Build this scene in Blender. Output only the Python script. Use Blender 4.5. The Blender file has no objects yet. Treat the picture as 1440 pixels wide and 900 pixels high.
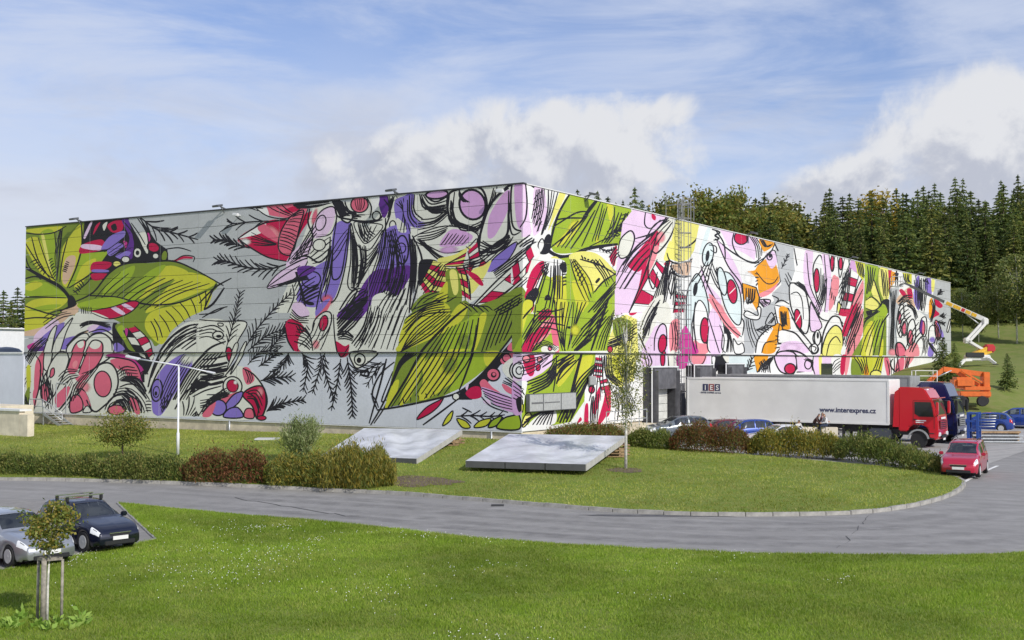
import bpy, bmesh, math, random
import numpy as np
from mathutils import Vector, Matrix
from mathutils.geometry import tessellate_polygon
random.seed(7)
R = math.radians
scene = bpy.context.scene
COL = scene.collection

# ------------------------------------------------------------------ camera
CAM_Z, FOC, HOR, ROLL = 6.2, 1718.0, 505.0, 0.0030
cam_d = bpy.data.cameras.new('camera'); cam = bpy.data.objects.new('camera', cam_d); COL.objects.link(cam)
cam_d.sensor_width = 36.0; cam_d.lens = 36.0*FOC/1440.0; cam_d.clip_start = 0.5; cam_d.clip_end = 9000
PITCH = math.atan((HOR-450.0)/FOC)
cam.matrix_world = Matrix.Translation((0, 0, CAM_Z)) @ Matrix.Rotation(PITCH+math.pi/2, 4, 'X') @ Matrix.Rotation(ROLL, 4, 'Z')
scene.camera = cam
def ray(px, py):
    return (cam.matrix_world.to_3x3() @ Vector(((px-720)/FOC, -(py-450)/FOC, -1.0)))
def at(px, py, depth):                       # point seen at a photo position, a given distance ahead
    d = ray(px, py); return Vector((0, 0, CAM_Z)) + d*(depth/d.y)

# ------------------------------------------------------------------ sun and sky
SUN_EL, SUN_FROM = R(35), Vector((.62, -.785))
sd = bpy.data.lights.new('sun', 'SUN'); sun = bpy.data.objects.new('sun', sd); COL.objects.link(sun)
sd.energy = 3.1; sd.angle = R(.53); sd.color = (1.0, .945, .86)
SUN_FROM.normalize()
sdir = Vector((SUN_FROM.x*math.cos(SUN_EL), SUN_FROM.y*math.cos(SUN_EL), math.sin(SUN_EL)))
sun.rotation_euler = (-sdir).to_track_quat('-Z', 'Y').to_euler(); sun.location = (40, -40, 60)
scene.view_settings.view_transform = 'Standard'; scene.view_settings.look = 'None'
scene.view_settings.exposure = 0.30; scene.view_settings.gamma = 1.0

world = bpy.data.worlds.new('World'); scene.world = world; world.use_nodes = True
class NT:                                    # small helper for node graphs
    def __init__(s, tree): s.t = tree; tree.nodes.clear()
    def n(s, kind, **kw):
        nd = s.t.nodes.new(kind)
        for k, v in kw.items(): setattr(nd, k, v)
        return nd
    def link(s, a, b): s.t.links.new(a, b)
    def put(s, sock, v):
        if hasattr(v, 'is_output'): s.t.links.new(v, sock)
        elif v is not None: sock.default_value = v
    def m(s, op, a, b=None, c=None, clamp=False):
        nd = s.n('ShaderNodeMath', operation=op, use_clamp=clamp)
        for i, v in enumerate((a, b, c)):
            if v is not None: s.put(nd.inputs[i], v)
        return nd.outputs[0]
    def vm(s, op, a, b=None):
        nd = s.n('ShaderNodeVectorMath', operation=op)
        s.put(nd.inputs[0], a)
        if b is not None: s.put(nd.inputs[1], b)
        return nd.outputs[0]
    def noise(s, vec, scale, detail=4, rough=.55, dist=0.0):
        nd = s.n('ShaderNodeTexNoise'); s.put(nd.inputs['Vector'], vec)
        nd.inputs['Scale'].default_value = scale; nd.inputs['Detail'].default_value = detail
        nd.inputs['Roughness'].default_value = rough; nd.inputs['Distortion'].default_value = dist
        return nd.outputs[0]
    def ramp(s, f, a, b, lo=0.0, hi=1.0):    # smoothstep map
        nd = s.n('ShaderNodeMapRange', interpolation_type='SMOOTHSTEP')
        s.put(nd.inputs[0], f)
        for i, v in zip((1, 2, 3, 4), (a, b, lo, hi)): nd.inputs[i].default_value = v
        return nd.outputs[0]
    def mix(s, f, a, b):
        nd = s.n('ShaderNodeMix', data_type='RGBA')
        s.put(nd.inputs[0], f)
        for i, v in ((6, a), (7, b)):
            if hasattr(v, 'is_output'): s.t.links.new(v, nd.inputs[i])
            else: nd.inputs[i].default_value = (*v, 1)
        return nd.outputs[2]
w = NT(world.node_tree)
sky = w.n('ShaderNodeTexSky', sky_type='NISHITA', sun_disc=False)
sky.sun_elevation = SUN_EL; sky.sun_rotation = math.atan2(sdir.x, sdir.y)
sky.air_density = 1.0; sky.dust_density = 0.6; sky.ozone_density = 2.5
D = w.n('ShaderNodeTexCoord').outputs['Generated']
sp = w.n('ShaderNodeSeparateXYZ'); w.link(D, sp.inputs[0]); dx, dy, dz = sp.outputs
az = w.m('ARCTAN2', dx, dy)
n1 = w.noise(D, 15.0, 8, .58, .25)
Dup = w.vm('ADD', D, (0.012, 0, 0.022))
n2 = w.noise(Dup, 15.0, 8, .58, .25)
nlow = w.noise(D, 3.2, 3, .5)
Dst = w.vm('MULTIPLY', D, (1.0, 1.0, 4.5))
ncir = w.noise(Dst, 4.6, 7, .62, .5)
def blob(a0, v0, ra, rv, tilt=0.0, under=1.0):
    a = w.m('SUBTRACT', az, a0)
    v = w.m('SUBTRACT', w.m('SUBTRACT', dz, v0), w.m('MULTIPLY', a, tilt))
    v = w.m('DIVIDE', v, rv)
    v = w.m('MAXIMUM', v, w.m('MULTIPLY', v, -under))       # a softer underside
    a = w.m('DIVIDE', a, ra)
    return w.m('SUBTRACT', 1.0, w.m('ADD', w.m('MULTIPLY', a, a), w.m('MULTIPLY', v, v)))
mask = blob(.005, .166, .205, .046, .15, .5)
for args in ((.345, .166, .078, .060, .1, .6), (.27, .128, .10, .040, .3, .7), (.12, .195, .05, .020, .2, 1), (.43, .16, .08, .06, 0, .6),
             (-.9, .19, .22, .06, 0, .6), (.85, .17, .2, .06, 0, .6), (-1.7, .2, .3, .07, 0, .6), (1.6, .22, .3, .07, 0, .6), (2.5, .2, .3, .07, 0, .6), (-2.5, .2, .3, .07, 0, .6)):
    mask = w.m('MAXIMUM', mask, blob(*args))
mask = w.m('MAXIMUM', mask, -1.2)
dens = w.ramp(w.m('ADD', mask, w.m('MULTIPLY', w.m('SUBTRACT', n1, .5), 3.0)), .08, .80)
shade = w.m('ADD', w.m('MULTIPLY', w.m('SUBTRACT', n1, n2), 2.6), w.m('MULTIPLY', w.m('SUBTRACT', dz, .155), 7.0))
shade = w.ramp(shade, -.34, .22)
ccol = w.mix(shade, (4.2, 4.45, 5.2), (6.25, 6.35, 6.65))
haze_f = w.ramp(w.m('ADD', w.m('ADD', dz, w.m('MULTIPLY', az, .16)), w.m('MULTIPLY', w.m('SUBTRACT', nlow, .5), .22)), .245, .04, 0.0, .92)
cir_f = w.ramp(w.m('ADD', ncir, w.m('MULTIPLY', w.m('SUBTRACT', nlow, .5), .5)), .32, .72, .14, .78)
base = w.vm('MULTIPLY', sky.outputs[0], (.80, .86, 1.10))
c = w.mix(cir_f, base, (5.2, 5.7, 6.9))
c = w.mix(haze_f, c, (5.6, 5.95, 6.8))
gb = w.noise(w.vm('MULTIPLY', D, (1.0, 1.0, 2.6)), 5.5, 6, .6, .4)
band = w.m('MULTIPLY', w.ramp(gb, .42, .66), w.m('MULTIPLY', w.ramp(dz, .085, .14), w.ramp(dz, .235, .17)))
c = w.mix(w.m('MULTIPLY', band, .8), c, (4.55, 4.8, 5.6))
c = w.mix(dens, c, ccol)
bg = w.n('ShaderNodeBackground'); w.link(c, bg.inputs[0]); bg.inputs[1].default_value = 0.1
w.link(bg.outputs[0], w.n('ShaderNodeOutputWorld').inputs[0])

# ------------------------------------------------------------------ helpers
def lin(r, g, b):
    f = lambda v: (v/255/12.92 if v <= 10 else ((v/255+.055)/1.055)**2.4)
    return (f(r), f(g), f(b))
MATS = {}
def mat(name, col, rough=.6, metal=0.0, var=0.0, vscale=3.0, bump=0.0, bscale=40.0, coat=0.0, trans=0.0, spec=.5, alpha=1.0, attr=None):
    if name in MATS: return MATS[name]
    m = bpy.data.materials.new(name); m.use_nodes = True; g = NT(m.node_tree)
    p = g.n('ShaderNodeBsdfPrincipled'); out = g.n('ShaderNodeOutputMaterial'); g.link(p.outputs[0], out.inputs[0])
    tc = g.n('ShaderNodeTexCoord').outputs['Object']
    p.inputs['Roughness'].default_value = rough; p.inputs['Metallic'].default_value = metal
    p.inputs['Coat Weight'].default_value = coat; p.inputs['Coat Roughness'].default_value = .06
    p.inputs['Specular IOR Level'].default_value = spec
    p.inputs['Transmission Weight'].default_value = trans; p.inputs['Alpha'].default_value = alpha
    if var > 0:
        nz = g.noise(tc, vscale, 6, .6)
        lo = tuple(c_*(1-var) for c_ in col); hi = tuple(min(1, c_*(1+var)) for c_ in col)
        g.link(g.mix(g.ramp(nz, .3, .7), lo, hi), p.inputs['Base Color'])
    else: p.inputs['Base Color'].default_value = (*col, 1)
    if bump > 0:
        b = g.n('ShaderNodeBump'); b.inputs['Strength'].default_value = bump; b.inputs['Distance'].default_value = .02
        g.link(g.noise(tc, bscale, 5, .6), b.inputs['Height']); g.link(b.outputs[0], p.inputs['Normal'])
    MATS[name] = m; return m
def tag(o, label=None, cat=None, group=None, kind=None):
    if label: o['label'] = label
    if cat: o['category'] = cat
    if group: o['group'] = group
    if kind: o['kind'] = kind
    return o
def empty(name, loc=(0, 0, 0), rz=0.0, label=None, cat=None, group=None):
    o = bpy.data.objects.new(name, None); COL.objects.link(o); o.location = loc; o.rotation_euler = (0, 0, rz)
    o.empty_display_size = .2
    return tag(o, label, cat, group)
def link_mesh(name, me, parent=None, loc=(0, 0, 0), rot=(0, 0, 0)):
    o = bpy.data.objects.new(name, me); COL.objects.link(o); o.location = loc; o.rotation_euler = rot
    if parent: o.parent = parent
    return o
def np_mesh(name, verts, faces_flat, nper, material=None):
    me = bpy.data.meshes.new(name); verts = np.asarray(verts, np.float32); ff = np.asarray(faces_flat, np.int32).ravel()
    nf = len(ff)//nper
    me.vertices.add(len(verts)); me.vertices.foreach_set('co', verts.ravel())
    me.loops.add(len(ff)); me.loops.foreach_set('vertex_index', ff)
    me.polygons.add(nf); me.polygons.foreach_set('loop_start', np.arange(nf, dtype=np.int32)*nper)
    me.update(calc_edges=True)
    if material: me.materials.append(material)
    return me
class MB:                                    # collects boxes, tubes, lofts; build() links ONE mesh object
    def __init__(s): s.v = []; s.f = []; s.sm = []
    def add(s, vs, fs, smooth=False):
        b = len(s.v); s.v += [tuple(v) for v in vs]
        s.f += [tuple(b+i for i in f) for f in fs]; s.sm += [smooth]*len(fs); return s
    def box(s, c, d, rz=0.0, rx=0.0, ry=0.0, taper=1.0):
        M = Matrix.Rotation(rz, 3, 'Z') @ Matrix.Rotation(ry, 3, 'Y') @ Matrix.Rotation(rx, 3, 'X')
        vs = []
        for z in (-.5, .5):
            k = taper if z > 0 else 1.0
            for x, y in ((-.5, -.5), (.5, -.5), (.5, .5), (-.5, .5)):
                vs.append(Vector(c) + M @ Vector((x*d[0]*k, y*d[1]*k, z*d[2])))
        return s.add(vs, [(3, 2, 1, 0), (4, 5, 6, 7), (0, 1, 5, 4), (1, 2, 6, 5), (2, 3, 7, 6), (3, 0, 4, 7)])
    def bar(s, a, b, wd, ht=None, up=(0, 0, 1)):    # a rectangular bar from a to b
        a, b = Vector(a), Vector(b); d = (b-a).normalized(); ht = ht or wd
        sx = d.cross(Vector(up))
        if sx.length < 1e-3: sx = d.cross(Vector((0, 1, 0)))
        sx.normalize(); u = sx.cross(d)
        vs = [p + sx*i*wd/2 + u*j*ht/2 for p in (a, b) for i, j in ((-1, -1), (1, -1), (1, 1), (-1, 1))]
        return s.add(vs, [(0, 1, 2, 3), (7, 6, 5, 4), (0, 4, 5, 1), (1, 5, 6, 2), (2, 6, 7, 3), (3, 7, 4, 0)])
    def tube(s, pts, rad, n=8, cap=True):
        pts = [Vector(p) for p in pts]; k = len(pts)
        rads = rad if hasattr(rad, '__len__') else [rad]*k
        base = len(s.v); vs = []
        prev = None
        for i, p in enumerate(pts):
            d = (pts[min(i+1, k-1)]-pts[max(i-1, 0)]).normalized()
            if prev is None:
                a = d.cross(Vector((0, 0, 1)));
                if a.length < .05: a = d.cross(Vector((1, 0, 0)))
            else: a = prev - d*prev.dot(d)
            a.normalize(); prev = a; b2 = d.cross(a)
            for j in range(n):
                t = 2*math.pi*j/n; vs.append(p + (a*math.cos(t)+b2*math.sin(t))*rads[i])
        fs = [(i*n+j, i*n+(j+1) % n, (i+1)*n+(j+1) % n, (i+1)*n+j) for i in range(k-1) for j in range(n)]
        if cap: fs += [tuple(range(n))[::-1], tuple((k-1)*n+j for j in range(n))]
        return s.add(vs, fs, True)
    def lathe(s, prof, c=(0, 0, 0), axis='Z', n=20):  # prof: (radius, along)
        vs = []
        for r_, h_ in prof:
            for j in range(n):
                t = 2*math.pi*j/n; x, y = r_*math.cos(t), r_*math.sin(t)
                p = {'Z': (x, y, h_), 'Y': (x, h_, y), 'X': (h_, x, y)}[axis]
                vs.append(Vector(c)+Vector(p))
        k = len(prof)
        fs = [(i*n+j, i*n+(j+1) % n, (i+1)*n+(j+1) % n, (i+1)*n+j) for i in range(k-1) for j in range(n)]
        fs += [tuple(range(n)), tuple((k-1)*n+j for j in range(n))]
        return s.add(vs, fs, False)
    def prism(s, poly, y0, y1, plane='XZ'):          # extruded side outline
        n = len(poly); f = (lambda a, b, t: (a, t, b)) if plane == 'XZ' else ((lambda a, b, t: (a, b, t)) if plane == 'XY' else (lambda a, b, t: (t, a, b)))
        vs = [f(a, b, y0) for a, b in poly] + [f(a, b, y1) for a, b in poly]
        return s.add(vs, [tuple(range(n)), tuple(range(2*n-1, n-1, -1))] + [(i, i+n, (i+1) % n+n, (i+1) % n) for i in range(n)])
    def mesh(s, name, material, bevel=0.0):
        me = bpy.data.meshes.new(name); me.from_pydata(s.v, [], s.f); me.materials.append(material)
        me.polygons.foreach_set('use_smooth', s.sm)
        bm = bmesh.new(); bm.from_mesh(me); bmesh.ops.recalc_face_normals(bm, faces=bm.faces)
        if bevel > 0:
            bmesh.ops.bevel(bm, geom=[e for e in bm.edges if len(e.link_faces) == 2 and e.calc_face_angle(0) > .5], offset=bevel, segments=2, affect='EDGES', clamp_overlap=True)
        bm.to_mesh(me); bm.free()
        return me
    def build(s, name, material, parent=None, loc=(0, 0, 0), rot=(0, 0, 0), bevel=0.0):
        return link_mesh(name, s.mesh(name, material, bevel), parent, loc, rot)
def copy_tree(o, parent=None):
    c_ = o.copy(); COL.objects.link(c_); c_.parent = parent
    for ch in list(o.children): copy_tree(ch, c_)
    return c_
def spline(pts, per=6, closed=False):        # Catmull-Rom through points of any dimension
    P = [np.array(p, float) for p in pts]; n = len(P)
    if n < 3 and not closed: return [P[0]+(P[-1]-P[0])*t for t in np.linspace(0, 1, per+1)]
    out = []
    for i in range(n if closed else n-1):
        if closed: a, b, c_, d = P[(i-1) % n], P[i], P[(i+1) % n], P[(i+2) % n]
        else: a, b, c_, d = P[max(i-1, 0)], P[i], P[i+1], P[min(i+2, n-1)]
        for k in range(per):
            t = k/per
            out.append(.5*(2*b+(c_-a)*t+(2*a-5*b+4*c_-d)*t*t+(-a+3*b-3*c_+d)*t**3))
    if not closed: out.append(P[-1])
    return out

# ------------------------------------------------------------------ the lie of the land: heights through surveyed points
HP = np.array([(-40, 5, -.5), (0, 5, -.5), (40, 5, -.3), (-30, 27, -.05), (-12, 30, 0), (0, 27, 0), (15, 27, .05), (40, 30, .5),
 (-16, 49, .33), (-11.6, 40, .22), (0, 42, .3), (10, 38, .35), (20, 42, .5), (34, 46, .7), (-40, 60, .5), (-24, 58, .45), (-7, 54, .42), (6, 47, .45), (15, 49, .55), (20, 57, .85),
 (24, 65, .88), (30, 80, .88), (38, 95, 1.0), (50, 97, 1.0), (22, 75, .86), (12, 82, .86), (20, 100, .9), (30, 112, 1.0), (35, 118, 1.6),
 (.6, 66.5, 1.55), (-10, 73, 1.5), (-36, 90, 1.2), (-50, 97, 1.1), (0, 58, .95), (-7, 61, 1.05), (-20, 66, 1.0), (-30, 72, .95), (8, 64, 1.15), (14, 62, 1.0), (4, 72, 1.5),
 (37, 99, 1.2), (39, 104, 2.7), (47, 107, 1.6), (44, 110, 4.1), (47, 125, 5.6), (40, 128, 4.4), (53, 150, 6.5), (64, 130, 6.0), (62, 113, 3.2), (75, 105, 2.0), (80, 130, 6.5),
 (60, 165, 9.6), (80, 172, 10.8), (105, 170, 12), (60, 215, 19), (110, 215, 22), (20, 200, 14), (-20, 190, 9), (-60, 200, 5), (-60, 140, 2.5), (-100, 120, 1.5), (20, 250, 20), (80, 260, 26), (150, 170, 14), (150, 90, 3), (-100, 40, 0), (100, 40, 1)], float)
def _tps(r2): return np.where(r2 > 1e-9, .5*r2*np.log(np.maximum(r2, 1e-9)), 0)
_n = len(HP); _K = _tps(((HP[:, None, :2]-HP[None, :, :2])**2).sum(2)) + np.eye(_n)*4.0
_P = np.c_[np.ones(_n), HP[:, :2]]; _A = np.block([[_K, _P], [_P.T, np.zeros((3, 3))]])
_W = np.linalg.solve(_A, np.r_[HP[:, 2], 0, 0, 0])
def H(x, y):
    x = np.clip(np.asarray(x, float), -120, 160); y = np.clip(np.asarray(y, float), -5, 260)
    shp = np.broadcast(x, y).shape; xy = np.stack([np.broadcast_to(x, shp).ravel(), np.broadcast_to(y, shp).ravel()], 1)
    out = np.concatenate([_tps(((q[:, None, :]-HP[None, :, :2])**2).sum(2)) @ _W[:_n] + _W[_n] + q @ _W[_n+1:] for q in np.array_split(xy, max(1, len(xy)//4000))])
    return out.reshape(shp) if shp else float(out[0])
def hz(x, y): return float(H(np.array([x]), np.array([y]))[0])
def ground_at(px, py):                       # where a photo ray meets the land
    d = ray(px, py); t = 20.0/d.y
    while t < 400:
        p = Vector((0, 0, CAM_Z))+d*t
        if p.z < hz(p.x, p.y): return Vector((p.x, p.y, hz(p.x, p.y)))
        t += .25
    return p
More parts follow.
